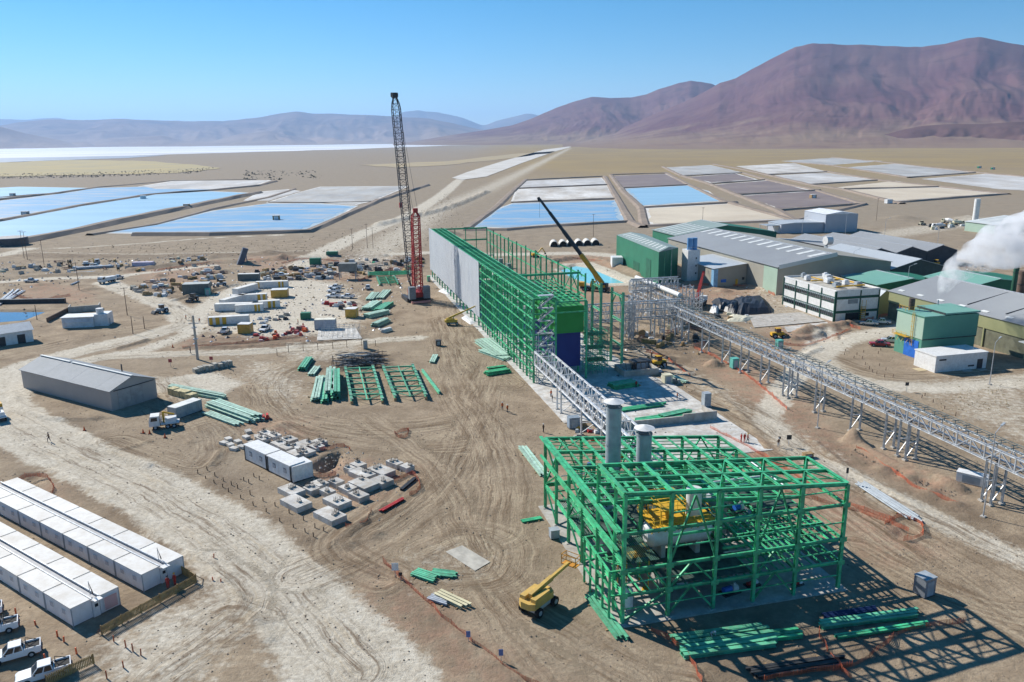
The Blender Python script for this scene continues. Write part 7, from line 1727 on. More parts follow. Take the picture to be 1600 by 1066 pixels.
def net(pts, lb, h=.85, sag=.5):
    P = smooth_line(gl(pts), 4); t = thing('safety_net', lb, 'netting', P[0], 0, 'orange safety netting'); o = P[0]; b = MB(); rr = random.Random(pts[0][0]); prev = None; acc = 0
    dense = []
    for a, c in zip(P, P[1:]):
        n = max(1, int((c - a).length / 1.3)); dense += [a.lerp(c, k / n) for k in range(n)]
    dense.append(P[-1]); hs = [h * rr.uniform(1 - sag, 1.0) for _ in dense]; off = [Vector((rr.uniform(-.2, .2), rr.uniform(-.2, .2), 0)) for _ in dense]
    for i in range(len(dense) - 1):
        a, c = dense[i] - o + off[i], dense[i + 1] - o + off[i + 1]
        for s in range(6):
            f0, f1 = s / 6 + .02, s / 6 + .10
            b.add([a + Vector((0, 0, hs[i] * f0)), c + Vector((0, 0, hs[i + 1] * f0)), c + Vector((0, 0, hs[i + 1] * f1)), a + Vector((0, 0, hs[i] * f1))], [(0, 1, 2, 3)])
        if i % 3 == 0: b.beam(a, a + Vector((0, 0, hs[i] + .15)), .05)
        for s in (.25, .5, .75):
            q = a.lerp(c, s); b.beam(q, q + Vector((0, 0, hs[i] * .95)), .03)
    b.build('mesh_strips', NETM, t, kind='stuff')
for pts, lb in (([(20, 757), (50, 744), (78, 750), (84, 768), (66, 782), (40, 776)], 'orange netting round the pit behind the cabins'), ([(470, 700), (505, 705), (535, 698), (548, 705)], 'orange netting on the far lip of the excavation'),
                ([(482, 742), (505, 745), (525, 742)], 'orange netting on the near lip of the excavation'), ([(580, 765), (610, 755), (645, 742), (655, 765), (640, 775)], 'orange netting beyond the foundation blocks'),
                ([(540, 826), (570, 818), (582, 800)], 'orange netting by the red channels'), ([(600, 880), (635, 912), (690, 965), (740, 1005), (800, 1050), (840, 1075)], 'long orange netting along the dark verge of the pale road'),
                ([(1110, 670), (1170, 700), (1240, 742), (1330, 790), (1400, 815)], 'orange netting beside the green frame and the curved track'), ([(1340, 702), (1380, 728), (1430, 762), (1500, 790)], 'orange netting below the pipe rack spoil bank'),
                ([(1385, 820), (1408, 808), (1436, 818), (1440, 836), (1412, 846)], 'orange netting round the small pit by the grey pipes'), ([(1085, 545), (1120, 560), (1170, 590), (1230, 640)], 'orange netting along the pipe rack feet'),
                ([(1010, 550), (1040, 560), (1080, 590)], 'orange netting by the concrete pit'), ([(285, 545), (330, 540), (400, 535), (470, 526)], 'orange netting along the yard track'), ([(1060, 452), (1110, 446), (1180, 450), (1210, 462)], 'orange netting before the brown hall'),
                ([(1015, 985), (1060, 1010), (1085, 1045), (1100, 1080)], 'orange netting at the front corner of the frame'), ([(1280, 990), (1300, 1030), (1330, 1060)], 'orange netting across the frame shadow'), ([(1195, 1064), (1270, 1050), (1335, 1040), (1420, 985), (1512, 975)], 'orange netting through the lattice shadow'),
                ([(1205, 535), (1260, 540), (1330, 515)], 'orange netting round the spoil heaps'), ([(1400, 450 + 40), (1330, 508), (1345, 515)], 'orange netting before the office block'), ([(240, 425), (300, 415), (380, 408), (440, 405)], 'orange netting in the far storage yard'),
                ([(440, 412), (480, 405), (530, 410)], 'orange netting beside the green containers'), ([(560, 440), (620, 420), (660, 425)], 'orange netting behind the flat lattices'), ([(20, 462), (60, 470), (110, 462)], 'orange netting by the long grey pipes'),
                ([(860, 412), (900, 405), (950, 412)], 'orange netting beyond the turquoise basin'), ([(1225, 770), (1340, 800), (1420, 830)], 'orange netting in front of the long grey pipes'), ([(615, 678), (640, 672), (632, 684), (618, 682)], 'small orange netting ring on the open yard')):
    net(pts, lb, .9 if pts[0][1] > 500 else 1.2)

# ------------------------------------------------------------------ poles
def power_pole(px, h, lb, arms=1, r=.13, m=TIMB):
    t = thing('power_pole', lb, 'pole', gp(*px), R(30), 'power poles'); MB().tube((0, 0, -.3), (0, 0, h), r, 8, r * .7).build('shaft', m, t, True)
    for k in range(arms):
        z = h - .3 - k * .9; b = panel(t, 'crossarm', -1.1, 1.1, -.06, .06, z, z + .14, m)
        for x in (-1, 0, 1): MB().tube((x, 0, z + .14), (x, 0, z + .4), .06, 6).build('insulator', WHITE, b)
def lamp_pole(px, h, lb, rot=0.0):
    t = thing('lamp_post', lb, 'lamp post', gp(*px), rot, 'lamp posts'); MB().tube((0, 0, -.2), (0, 0, h), .11, 8, .07).build('shaft', GALV, t, True); MB().beam((0, 0, h), (1.8, 0, h + .8), .08).build('arm', GALV, t); MB().prof([(1.6, h + .7), (2.5, h + .95), (2.5, h + 1.08), (1.6, h + .85)], 'y', -.16, .16).build('lamp_head', GREYM, t); panel(t, 'base', -.35, .35, -.35, .35, -.2, .2, CONC)
t = thing('concrete_pole', 'thick concrete pole beside the pallet heap on the pale road', 'pole', gp(309, 562), 0); MB().tube((0, 0, -.3), (0, 0, 12), .38, 12, .26).build('shaft', CONC, t, True); panel(t, 'collar', -.5, .5, -.5, .5, 8.6, 8.9, GALV); panel(t, 'collar', -.5, .5, -.5, .5, 5.5, 5.8, GALV); panel(t, 'crossarm', -1.4, 1.4, -.1, .1, 9.8, 10, GALV)
for px, h, lb in (((199, 493), 9.5, 'timber power pole beside the pale road near the pump house'), ((124, 454), 11, 'timber power pole by the far pale road'), ((69, 414), 12, 'timber power pole beyond the storage yard'), ((208, 522), 5.5, 'short timber pole on the road verge'), ((38, 404), 14, 'tall timber pole by the round tank'),
                  ((43, 406), 14, 'second tall timber pole by the round tank'), ((551, 390), 11, 'leaning timber pole beyond the yard'), ((574, 388), 13, 'timber pole near the crane boom'), ((583, 388), 11, 'timber pole second from the crane boom'), ((226, 514), 4, 'thin pole at the road corner'),
                  ((927, 370), 13, 'timber pole on the plain before the middle pond'), ((1369, 345), 15, 'timber pole on the plain by the silo'), ((1097, 360), 14, 'thin pole behind the grey gabled hall'), ((58, 500), 5, 'short pole by the brine basin')): power_pole(px, h, lb, 1 if h > 8 else 0)
for px, h, lb, r_ in (((1546, 601), 10.0, 'lamp post in front of the white service building', R(35)), ((1277, 669), 12.5, 'lamp post rising through the long pipe rack', R(35)), ((1536, 808), 13.5, 'lamp post at the near end of the pipe rack', R(35)), ((1252, 378), 13, 'lamp post by the far warehouse', 0), ((1320, 372), 13, 'lamp post beside the tall warehouse block', 0), ((1463, 396), 13, 'lamp post on the plain behind the steam', 0),
                      ((1381, 378), 12, 'lamp post behind the zigzag sheds', 0), ((1275, 445), 11, 'lamp post behind the office block', 0), ((1048, 440), 14, 'lamp post at the dark green hall corner', 0), ((1330, 440), 12, 'lamp post beside the charcoal shed', 0), ((1415, 470), 12, 'lamp post behind the green tower', 0)): lamp_pole(px, h, lb, r_)

# ------------------------------------------------------------------ small site objects
def box_thing(name, px, w, d, h, m, lb, cat, rot=.25, lid=None, z=0, group=None):
    t = thing(name, lb, cat, gp(px[0], px[1]) + Vector((0, 0, z)), rot, group); panel(t, 'body', -w / 2, w / 2, -d / 2, d / 2, .1, h, m); panel(t, 'top', -w / 2 - .06, w / 2 + .06, -d / 2 - .06, d / 2 + .06, h, h + .1, lid or m); panel(t, 'base', -w / 2, w / 2, -d / 2, d / 2, -.05, .1, DARKM); panel(t, 'door', -w * .3, w * .3, -d / 2 - .03, -d / 2, .2, h * .85, lid or GREYM); return t
TEAL = mat('teal_plastic', (.12, .42, .36), .5)
box_thing('generator', (1443, 928), 1.9, 1.7, 2.5, mat('steel_grey', (.24, .26, .29), .45, .2), 'grey metal equipment cabinet beyond the frame shadow', 'cabinet', R(25), GREYM); box_thing('storage_box', (1518, 755), 4.4, 1.8, 1.7, WHITE, 'white box unit under the pipe rack', 'box', R(-40)); box_thing('portable_toilet', (1147, 575), 1.7, 1.6, 2.5, TEAL, 'teal portable toilet under the pipe rack', 'toilet')
box_thing('portable_toilet', (571, 545), 1.2, 1.2, 2.4, mat('beige_plastic', (.5, .46, .38), .5), 'beige portable toilet by the yard track', 'toilet'); box_thing('cabinet', (1103, 635), 1.5, 1.5, 3.0, GREYM, 'grey upright cabinet at the slab corner', 'cabinet'); box_thing('generator', (896, 668), 2.2, 1.6, 2.2, mat('blue_grey_machine', (.24, .30, .36), .5), 'blue-grey generator under the conveyor bridge', 'generator')
box_thing('water_tank', (1042, 598), 2.0, 1.8, 2.0, mat('cream_paint', (.62, .58, .42), .5), 'cream cube tank at the slab edge', 'tank'); box_thing('welder', (866, 840), 1.3, 1.1, 1.3, GREYM, 'grey welding set beside the green frame wall', 'welder'); box_thing('portable_toilet', (325, 461), 1.8, 1.6, 2.5, TEAL, 'teal portable toilet beside the dark container shed', 'toilet'); box_thing('portable_toilet', (1217, 545), 1.6, 1.5, 2.4, TEAL, 'teal portable toilet near the spoil heaps', 'toilet'); box_thing('crate', (1262, 714), 1.7, 1.0, .7, WOOD, 'timber crate beside the curved track', 'crate')
box_thing('pump_cabinet', (685, 540), 1.4, 1.2, 1.5, DARKM, 'dark cabinet by the yard track', 'cabinet'); box_thing('tool_box', (694, 432), 2.0, 1.8, 2.4, WHITE, 'white cube cabin below the cladding', 'cabin'); box_thing('tool_box', (670, 440), 1.2, 1.2, 2.2, GREEN, 'narrow green locker by the crane', 'locker')
for k, px in enumerate(((412, 656), (418, 654))):
    t = thing('water_barrier', 'red plastic barrier, %s of the pair near the pale green bundle' % ('nearer' if k == 0 else 'farther'), 'barrier', gp(*px), .3, 'red plastic barriers'); MB().prof([(-.45, 0), (.45, 0), (.3, .35), (.22, 1.0), (-.22, 1.0), (-.3, .35)], 'y', -.7, .7).build('body', mat('red_plastic', (.60, .06, .04), .5), t); panel(t, 'foot', -.5, .5, -.65, .65, -.05, .02, BLACK)
for k, (px, lb) in enumerate((((132, 673), 'orange traffic cone on the road verge below the barn'), ((224, 677), 'orange traffic cone, first in front of the flatbed truck'), ((234, 678), 'orange traffic cone, second in front of the flatbed truck'), ((258, 684), 'orange traffic cone behind the flatbed truck'), ((270, 543), 'orange traffic cone at the road corner'))):
    t = thing('traffic_cone', lb, 'cone', gp(*px), 0, 'traffic cones'); MB().tube((0, 0, .06), (0, 0, .9), .24, 10, .04).build('cone', ORANGE, t, True); panel(t, 'foot', -.3, .3, -.3, .3, 0, .06, BLACK)
def sign(px, lb, col, w=.8, hh=.8, h=1.6, rot=0.0, name='road_sign'):
    t = thing(name, lb, 'sign', gp(*px), rot, 'site signs'); MB().beam((0, 0, -.1), (0, 0, h + hh * .5), .07).build('post', GALV, t); panel(t, 'board', -w / 2, w / 2, -.07, -.03, h, h + hh, col); panel(t, 'brace', -.03, .03, 0, .5, 0, .06, TIMB)
sign((618, 902), 'white sign on the verge beyond the green sheets', WHITE, .9, 1.1, 1.0); sign((626, 906), 'small dark sign behind the white verge sign', DARKM, .5, .5, .6); sign((732, 1005), 'small blue and orange sign on the verge', mat('sign_blue', (.15, .2, .4), .5), .5, .8, .8); sign((783, 1034), 'small grey-blue sign lower on the verge', mat('sign_blue', (.15, .2, .4), .5), .5, .8, .8)
sign((267, 574), 'round dark red sign before the barn yard', mat('dull_red', (.45, .10, .10), .6), .9, .9, 1.3); sign((331, 570), 'round dark red sign by the concrete pole', mat('dull_red', (.45, .10, .10), .6), .9, .9, 1.3); sign((1416, 612), 'dark square sign beyond the pipe rack', DARKM, .8, .8, 1.4); sign((1232, 697), 'dark square sign beside the curved track', DARKM, .9, .9, 1.3); sign((1217, 697), 'small dark sign next to the square sign', DARKM, .5, .5, 1.4); sign((1322, 757), 'tall dark lamp-like sign at the frame corner', DARKM, .4, 1.0, 2.0)
# stone and pallet wall by the concrete pole
t = thing('gabion_stack', 'row of wrapped pallets beside the concrete pole', 'pallet row', gp(305, 584), along((305, 584), (365, 572))[1]); L_ = along((305, 584), (365, 572))[2]
for k in range(8): panel(t, 'pallet', k * L_ / 8, (k + .86) * L_ / 8, random.uniform(-.2, .2), 1.8, 0, random.uniform(1.0, 1.5), mat('grey_sacks', (.38, .36, .31), .9, 0, .3, 1.5))
t = thing('straw_bale_stack', 'yellowish wrapped bales beside the barn corner', 'bale stack', gp(262, 617), along((262, 617), (302, 627))[1])
for k in range(4): panel(t, 'bale', k * 2.1, k * 2.1 + 2.0, random.uniform(-.2, .2), 1.9, 0, random.uniform(1.2, 1.6), mat('straw_wrap', (.52, .45, .26), .9, 0, .25, 1.5))
# arch shelters in a row, tarpaulins
for k, u in enumerate((866, 880, 892, 905, 918, 931)):
    t = thing('arch_shelter', '%s pale half-round shelter from the left in the row past the basin' % ORD[k], 'shelter', gp(u, 386 - k * .5), R(0), 'half-round shelters'); b = MB(); n = 12
    P = [(2.2 * math.cos(math.pi * i / n), 3.0 * math.sin(math.pi * i / n)) for i in range(n + 1)]; Q = [(x * .93, z * .93) for x, z in P[::-1]]; b.prof(P + Q, 'y', 0, 9); b.build('arch_shell', mat('pale_fabric', (.62, .60, .55), .8), t); MB().prof([(x * .92, z * .92) for x, z in P], 'y', 2.0, 2.1).build('end_wall', DARKM, t)
def tarp(c, zh, lb, m, seed):
    P = [gp(*q) for q in c]; o = P[0]; n, k_ = 14, 8; vs = []; rr = random.Random(seed)
    for j in range(k_ + 1):
        for i in range(n + 1):
            s, v = i / n, j / k_; q = P[0].lerp(P[1], s).lerp(P[3].lerp(P[2], s), v) - o; e = min(s, 1 - s, v, 1 - v); z = -.05 if e == 0 else zh * min(1, e * 5) * rr.uniform(.85, 1.1)
            vs.append((q.x, q.y, z))
    ob = MB().add(vs, [(j * (n + 1) + i, j * (n + 1) + i + 1, (j + 1) * (n + 1) + i + 1, (j + 1) * (n + 1) + i) for j in range(k_) for i in range(n)]).build('tarpaulin', m); ob.location = o; tag(ob, lb, 'tarpaulin', 'tarpaulin covered heaps')
TRP = mat('black_tarpaulin', (.022, .024, .03), .45, 0, .2, .5)
tarp([(1120, 483), (1150, 492), (1165, 478), (1110, 470)], 2.2, 'black tarpaulin heap beside the red-boomed crane', TRP, 1); tarp([(1152, 494), (1210, 490), (1195, 467), (1140, 470)], 2.6, 'larger black tarpaulin heap by the concrete pad', TRP, 2); tarp([(1135, 503), (1165, 503), (1182, 497), (1140, 490)], .7, 'cream tarpaulin sheet in front of the black heaps', mat('cream_tarp', (.62, .58, .44), .7), 3); tarp([(1108, 488), (1120, 492), (1125, 484), (1112, 480)], 1.6, 'pale crumpled cover between the black heaps', mat('pale_cover', (.60, .61, .60), .6), 4)
tarp([(720, 497), (735, 508), (745, 505), (728, 492)], .5, 'white sheeting at the foot of the cladding', WHITE, 5); tarp([(684, 455), (700, 462), (712, 456), (694, 450)], .5, 'white sheeting near the crane', WHITE, 6)
t = thing('concrete_pit', 'open concrete pit with formwork beside the portal frames', 'pit', gp(975, 590), SITE); 
for x0, x1, y0, y1 in ((0, 9, 0, .4), (0, 9, 6, 6.4), (0, .4, .42, 5.98), (8.6, 9, .42, 5.98)): panel(t, 'pit_wall', x0, x1, y0, y1, 0, 1.6, CONC)
for k in range(6): member(t, 'prop', (1 + k * 1.3, .5, 0), (1 + k * 1.3, 1.6, 3.0), .12, .12, TIMB, 'B')
box_thing('dark_skid', (1000, 575), 5.0, 3.0, 2.0, DARKM, 'dark equipment skid behind the concrete pit', 'skid', SITE)
# far storage yard: pallets and small goods
rr = random.Random(12)
pal = [CONC, WHITEP, WOOD, GREYM, mat('grey_sacks', (.38, .36, .31), .9, 0, .3, 1.5), DARKM, WHITE, mat('cream_paint', (.62, .58, .42), .5)]
cw_ = {'concrete': 'concrete', 'white_panel': 'whitish', 'raw_timber': 'timber', 'grey_painted_metal': 'grey', 'grey_sacks': 'sack-covered', 'dark_metal': 'dark', 'white_paint': 'bright white', 'cream_paint': 'cream', 'green_painted_steel': 'green', 'yellow_paint': 'yellow', 'rust_brown': 'rusty', 'red_paint': 'red', 'orange_plastic': 'orange', 'dull_red': 'dull red', 'blue_paint': 'blue'}
_goods = {}
def goods(poly, n, lb, grp, smin=.9, smax=2.6, hmax=1.6, palette=pal):
    P = gl(poly); xs = [p.x for p in P]; ys = [p.y for p in P]; k = 0; tries = 0
    while k < n and tries < n * 30:
        tries += 1; x, y = rr.uniform(min(xs), max(xs)), rr.uniform(min(ys), max(ys))
        if not inpoly(np.array([x]), np.array([y]), P)[0]: continue
        w, d, h = rr.uniform(smin, smax), rr.uniform(smin * .6, smax * .7), rr.uniform(.4, hmax); b = MB()
        b.box(-w / 2, w / 2, -d / 2, d / 2, -.1, h * .55); b.box(-w * .42, w * .3, -d * .4, d * .42, h * .55, h)
        o = b.build('stored_goods', rr.choice(palette)); o.location = (x, y, 0); o.rotation_euler = (0, 0, rr.uniform(-.3, .3)); tag(o, cw_.get(o.data.materials[0].name, 'mixed') + ' ' + lb, 'goods', grp); k += 1; _goods.setdefault(o['label'], []).append(o)
goods([(400, 425), (520, 412), (530, 436), (410, 440)], 58, 'stack in the storage rows beyond the yard containers', 'goods beyond the yard containers', 1.2, 3.4, 1.8)
goods([(195, 452), (255, 437), (275, 462), (240, 466)], 32, 'stack in the triangle between the roads', 'goods between the roads', 1.0, 3.0, 1.6)
goods([(270, 435), (340, 420), (350, 440), (280, 445)], 18, 'stack on the reddish storage ground', 'goods on reddish ground', 1.2, 3.4, 1.8)
goods([(190, 412), (320, 400), (330, 412), (200, 420)], 22, 'small goods in the far row beyond the pale road', 'goods beyond the pale road', 1, 3, 1.8)
goods([(0, 418), (120, 415), (120, 428), (0, 432)], 20, 'small goods on the far storage strip', 'goods on the far strip', 1, 3.4, 2.0)
goods([(520, 415), (660, 400), (665, 420), (550, 430)], 30, 'small goods behind the crane and flat lattices', 'goods behind the crane', 1, 3.6, 2.6, pal + [GREEN, DARKM, DARKM])
goods([(1330, 420), (1450, 412), (1470, 432), (1370, 436)], 28, 'small equipment item behind the tank row', 'equipment behind the tank row', 1.4, 4, 3.4, pal + [YEL, YEL])
goods([(1445, 352), (1520, 342), (1520, 352), (1455, 360)], 14, 'small machine in the equipment park by the silo', 'equipment park items', 1.5, 4, 2.6, pal + [mat('cream_paint', (.62, .58, .42), .5)] * 3)
goods([(1340, 405), (1410, 398), (1410, 410), (1350, 415)], 14, 'container-like item beside the zigzag sheds', 'items by the zigzag sheds', 2, 5, 3, [DARKM, mat('rust_brown', (.18, .10, .08), .7)])
goods([(400, 525), (480, 513), (485, 523), (405, 534)], 28, 'wrapped bundle in the netting heap', 'bundles in the netting heap', .8, 1.8, 1.2, [REDP, ORANGE, WHITEP, mat('dull_red', (.45, .10, .10), .6), mat('rust_brown', (.18, .10, .08), .7)])
goods([(500, 476), (545, 466), (560, 478), (520, 486)], 14, 'bundle beside the parked cars', 'rusty bundles by the cars', .9, 2.2, 1.3, [mat('rust_brown', (.18, .10, .08), .7), DARKM, WHITEP, REDP])
goods([(400, 500), (450, 492), (455, 500), (410, 508)], 12, 'small pack behind the white pickups', 'packs behind the pickups', .9, 2, 1.0)
goods([(1010, 560), (1060, 570), (1080, 600), (1030, 605)], 12, 'small construction item beside the concrete pit', 'items beside the pit', .7, 1.6, 1.0)
goods([(890, 660), (930, 665), (940, 690), (900, 690)], 14, 'small construction item under the conveyor bridge', 'items under the conveyor bridge', .6, 1.6, .9, pal + [YEL, REDP, ORANGE])
goods([(1130, 462), (1180, 500), (1130, 505), (1090, 480)], 14, 'small item beside the tarpaulin heaps', 'items by the tarpaulins', .7, 2, 1.0)
goods([(1010, 520), (1100, 500), (1110, 535), (1030, 545)], 14, 'small item under the rack junction', 'items under the rack junction', .7, 2, 1.4)
goods([(860, 720), (1080, 700), (1250, 880), (1000, 940)], 26, 'small loose item on the slab inside the green frame', 'loose items in the green frame', .5, 1.8, 1.1, pal + [GREEN, BLUEP, WHITEP, YEL])
for lb_, os_ in _goods.items():
    if len(os_) > 1:
        for k, o in enumerate(sorted(os_, key=lambda q: q.location.x / q.location.y)): o['label'] = '%s, %s from the left' % (lb_, ORD[k])
# laydown goods with shapes of their own
def yard_items(poly, n, kind, where, seed):
    P = gl(poly); xs = [p.x for p in P]; ys = [p.y for p in P]; r2 = random.Random(seed); out = []; proto = None; tries = 0
    while len(out) < n and tries < 900:
        tries += 1; x, y = r2.uniform(min(xs), max(xs)), r2.uniform(min(ys), max(ys))
        if not inpoly(np.array([x]), np.array([y]), P)[0]: continue
        if proto is None:
            t = thing({'drum': 'cable_drum', 'ring': 'concrete_ring', 'tote': 'liquid_tote', 'planks': 'plank_stack', 'rack': 'rebar_cage'}[kind], 'x', {'drum': 'cable drum', 'ring': 'concrete ring', 'tote': 'tote tank', 'planks': 'planks', 'rack': 'rebar cage'}[kind])
            if kind == 'drum':
                for yy in (-.55, .55): MB().tube((0, yy - .06, 1.0), (0, yy + .06, 1.0), 1.0, 16).build('flange', WOOD, t)
                MB().tube((0, -.5, 1.0), (0, .5, 1.0), .6, 14).build('wound_cable', DARKM, t)
            elif kind == 'ring':
                MB().tube((0, 0, 0), (0, 0, 1.1), 1.1, 18, cap=False).tube((0, 0, 1.1), (0, 0, 0), .92, 18, cap=False).build('ring_wall', CONC, t, True)
                MB().tube((0, 0, 0), (0, 0, .1), .9, 18).build('ring_floor', CONC, t)
            elif kind == 'tote':
                MB().box(-.6, .6, -.5, .5, .15, 1.2).build('bottle', WHITEP, t); b = MB()
                for xx in (-.62, .62):
                    for yy in (-.52, .52): b.beam((xx, yy, 0), (xx, yy, 1.25), .06)
                for zz in (.2, .7, 1.22): b.beam((-.62, -.53, zz), (.62, -.53, zz), .05).beam((-.63, -.52, zz), (-.63, .52, zz), .05).beam((.63, -.52, zz), (.63, .52, zz), .05)
                b.build('cage', GALV, t, kind='stuff'); MB().box(-.62, .62, -.52, .52, 0, .14).build('pallet', WOOD, t)
            elif kind == 'planks':
                for k in range(5): MB().box(-2, 2 - .1 * (k % 3), -.5 + .03 * k, .5 - .02 * k, .1 + k * .2, .28 + k * .2).build('plank_layer', mat('yellow_timber', (.40, .27, .11), .8, 0, .25, 1.5), t)
                for xx in (-1.3, 1.2): MB().box(xx, xx + .12, -.55, .55, 0, .1).build('bearer', WOOD, t)
            else:
                b = MB()
                for i in range(6): b.beam((-2.5, -.6 + i * .24, .2), (2.5, -.6 + i * .24, .2), .05).beam((-2.5, -.6 + i * .24, .9), (2.5, -.6 + i * .24, .9), .05)
                for i in range(9): xx = -2.4 + i * .6; b.beam((xx, -.65, .1), (xx, -.65, 1), .05).beam((xx, .65, .1), (xx, .65, 1), .05).beam((xx, -.65, .95), (xx, .65, .95), .05)
                b.build('bars', mat('rust_brown', (.18, .10, .08), .7), t, kind='stuff')
            proto = t; o = t
        else: o = copy_tree(proto)
        o.location = (x, y, 0); o.rotation_euler = (0, 0, r2.uniform(0, 3.1)); out.append(o)
    nm = {'drum': 'timber cable drum', 'ring': 'grey concrete ring', 'tote': 'white caged liquid tote', 'planks': 'stack of yellow planks', 'rack': 'rusty rebar cage'}[kind]
    for k, o in enumerate(sorted(out, key=lambda q: q.location.x / q.location.y)): o['label'] = '%s %s, %s from the left' % (nm, where, ORD[k]); o['group'] = nm + 's ' + where
YA, YB, YC, YD, YE = [(400, 425), (520, 412), (530, 436), (410, 440)], [(200, 452), (255, 437), (350, 420), (350, 442), (240, 466)], [(520, 412), (660, 400), (665, 422), (550, 432)], [(980, 520), (1110, 495), (1120, 540), (1020, 548)], [(0, 412), (180, 405), (330, 402), (320, 418), (0, 436)]
for k, (kind, a, b, c, d, e) in enumerate((('drum', 6, 5, 5, 2, 5), ('ring', 6, 5, 4, 0, 4), ('tote', 9, 6, 5, 4, 6), ('planks', 8, 6, 6, 4, 6), ('rack', 7, 7, 8, 4, 5))):
    for j, (n_, pl_, wh) in enumerate(((a, YA, 'in the storage rows'), (b, YB, 'between the road and the dark shed'), (c, YC, 'behind the crane'), (d, YD, 'under the rack junction'), (e, YE, 'on the far strip'))):
        if n_: yard_items(pl_, n_, kind, wh, 100 + k * 7 + j)
for px, r_, lb in (((150, 418), R(20), 'white pickup on the far strip by the grey truck'), ((470, 428), R(100), 'white pickup among the storage rows'), ((440, 432), R(10), 'white pickup at the edge of the storage rows'), ((640, 410), R(40), 'white pickup behind the crane boom')): place(pk, px, r_, lb, 'cars parked in the yard')
# pond pump houses
for k, (px, lb) in enumerate((((40, 337), 'small hut on the bank between the two big ponds'), ((224, 311), 'small hut midway along the bank of the big ponds'), ((292, 325), 'reddish hut on the bank of the near pond'), ((20, 307), 'tiny hut on the far pond bank'), ((1388, 318), 'small white hut below the beige ponds'), ((1270, 310), 'small hut among the purple ponds'), ((1551, 265), 'dark green hut at the far plain edge'), ((1530, 263), 'long dark hut at the far plain edge'), ((432, 344), 'small dark jetty pump on the patchy pond'))):
    box_thing('pump_hut', px, 5, 4, 3.4, pal[k % 3] if k not in (6, 7) else WALLG, lb, 'hut', .2, WHITEP)
# ------------------------------------------------------------------ people
def person_mesh(name, jacket, trousers, pose=0):
    V = [(0, 0, .95, .145), (0, 0, 1.12, .14), (0, .0, 1.32, .165), (0, .0, 1.46, .12), (0, 0, 1.53, .06), (0, .02, 1.64, .10), (0, .02, 1.74, .085),
         (.17, 0, 1.42, .075), (.24, .02, 1.17, .055), (.25, .10, .93, .045), (-.17, 0, 1.42, .075), (-.24, .02, 1.17, .055), (-.25, .10, .93, .045),
         (.10, 0, .86, .10), (.11, .03, .48, .075), (.11, 0, .09, .055), (.11, .13, .05, .05), (-.10, 0, .86, .10), (-.11, .03, .48, .075), (-.11, 0, .09, .055), (-.11, .13, .05, .05)]
    if pose == 1:
        for i, dy in ((14, .18), (15, .22), (16, .36), (18, -.10), (19, -.28), (20, -.17), (9, .26), (12, -.14)): x, y, z, r = V[i]; V[i] = (x, y + dy if i not in (16, 20) else dy, z, r)
    if pose == 2:
        for i in range(1, 13): x, y, z, r = V[i]; k = z - .95; V[i] = (x, y + max(k, 0) * .8, .95 + k * .62 if k > 0 else z - .1, r)
        for i in (9, 12): x, y, z, r = V[i]; V[i] = (x, .55, .75, r)
    E_ = [(0, 1), (1, 2), (2, 3), (3, 4), (4, 5), (5, 6), (3, 7), (7, 8), (8, 9), (3, 10), (10, 11), (11, 12), (0, 13), (13, 14), (14, 15), (15, 16), (0, 17), (17, 18), (18, 19), (19, 20)]
    me = bpy.data.meshes.new(name); me.from_pydata([v[:3] for v in V], E_, []); o = bpy.data.objects.new(name, me); COL.objects.link(o)
    md = o.modifiers.new('skin', 'SKIN'); sv = me.skin_vertices[0].data
    for i, v in enumerate(V): sv[i].radius = (v[3], v[3]); sv[i].use_root = (i == 0)
    ss = o.modifiers.new('sub', 'SUBSURF'); ss.levels = 1; ss.render_levels = 1
    dg = bpy.context.evaluated_depsgraph_get(); r = bpy.data.meshes.new_from_object(o.evaluated_get(dg)); bpy.data.objects.remove(o)
    r.name = name
    for m in (jacket, trousers, mat('skin', (.36, .21, .14), .6), mat('work_boots', (.05, .035, .025), .7)): r.materials.append(m)
    neck = V[4][2] - .01
    for p in r.polygons:
        z = p.center.z; ax = abs(p.center.x); p.use_smooth = True
        hand = (Vector(p.center) - Vector(V[9][:3])).length < .07 or (Vector(p.center) - Vector(V[12][:3])).length < .07
        p.material_index = 2 if (z > neck and (Vector(p.center) - Vector(V[5][:3])).length < .24) or hand else (3 if z < .12 else (0 if z > .93 or ax > .19 else 1))
    return r, Vector(V[6][:3])
NAVY = mat('navy_cloth', (.03, .035, .06), .9); HIV = mat('orange_workwear', (.55, .12, .03), .85); REDW = mat('red_workwear', (.42, .04, .03), .85); BRNW = mat('brown_workwear', (.16, .10, .07), .9); GRYW = mat('grey_workwear', (.40, .42, .45), .9)
PM = {('o', 0): person_mesh('worker', HIV, NAVY, 0), ('o', 1): person_mesh('worker', HIV, NAVY, 1), ('r', 0): person_mesh('worker', REDW, REDW, 0), ('r', 1): person_mesh('worker', REDW, NAVY, 1), ('b', 1): person_mesh('worker', BRNW, NAVY, 1), ('g', 0): person_mesh('worker', BRNW, GRYW, 0), ('w', 2): person_mesh('worker', GRYW, BRNW, 2)}
HEL = {k: MB().sphere((0, 0, 0), .135, 12, 6, (1, 1.15, .8)).mesh('helmet', m, True) for k, m in (('w', WHITE), ('y', YEL), ('d', NAVY))}
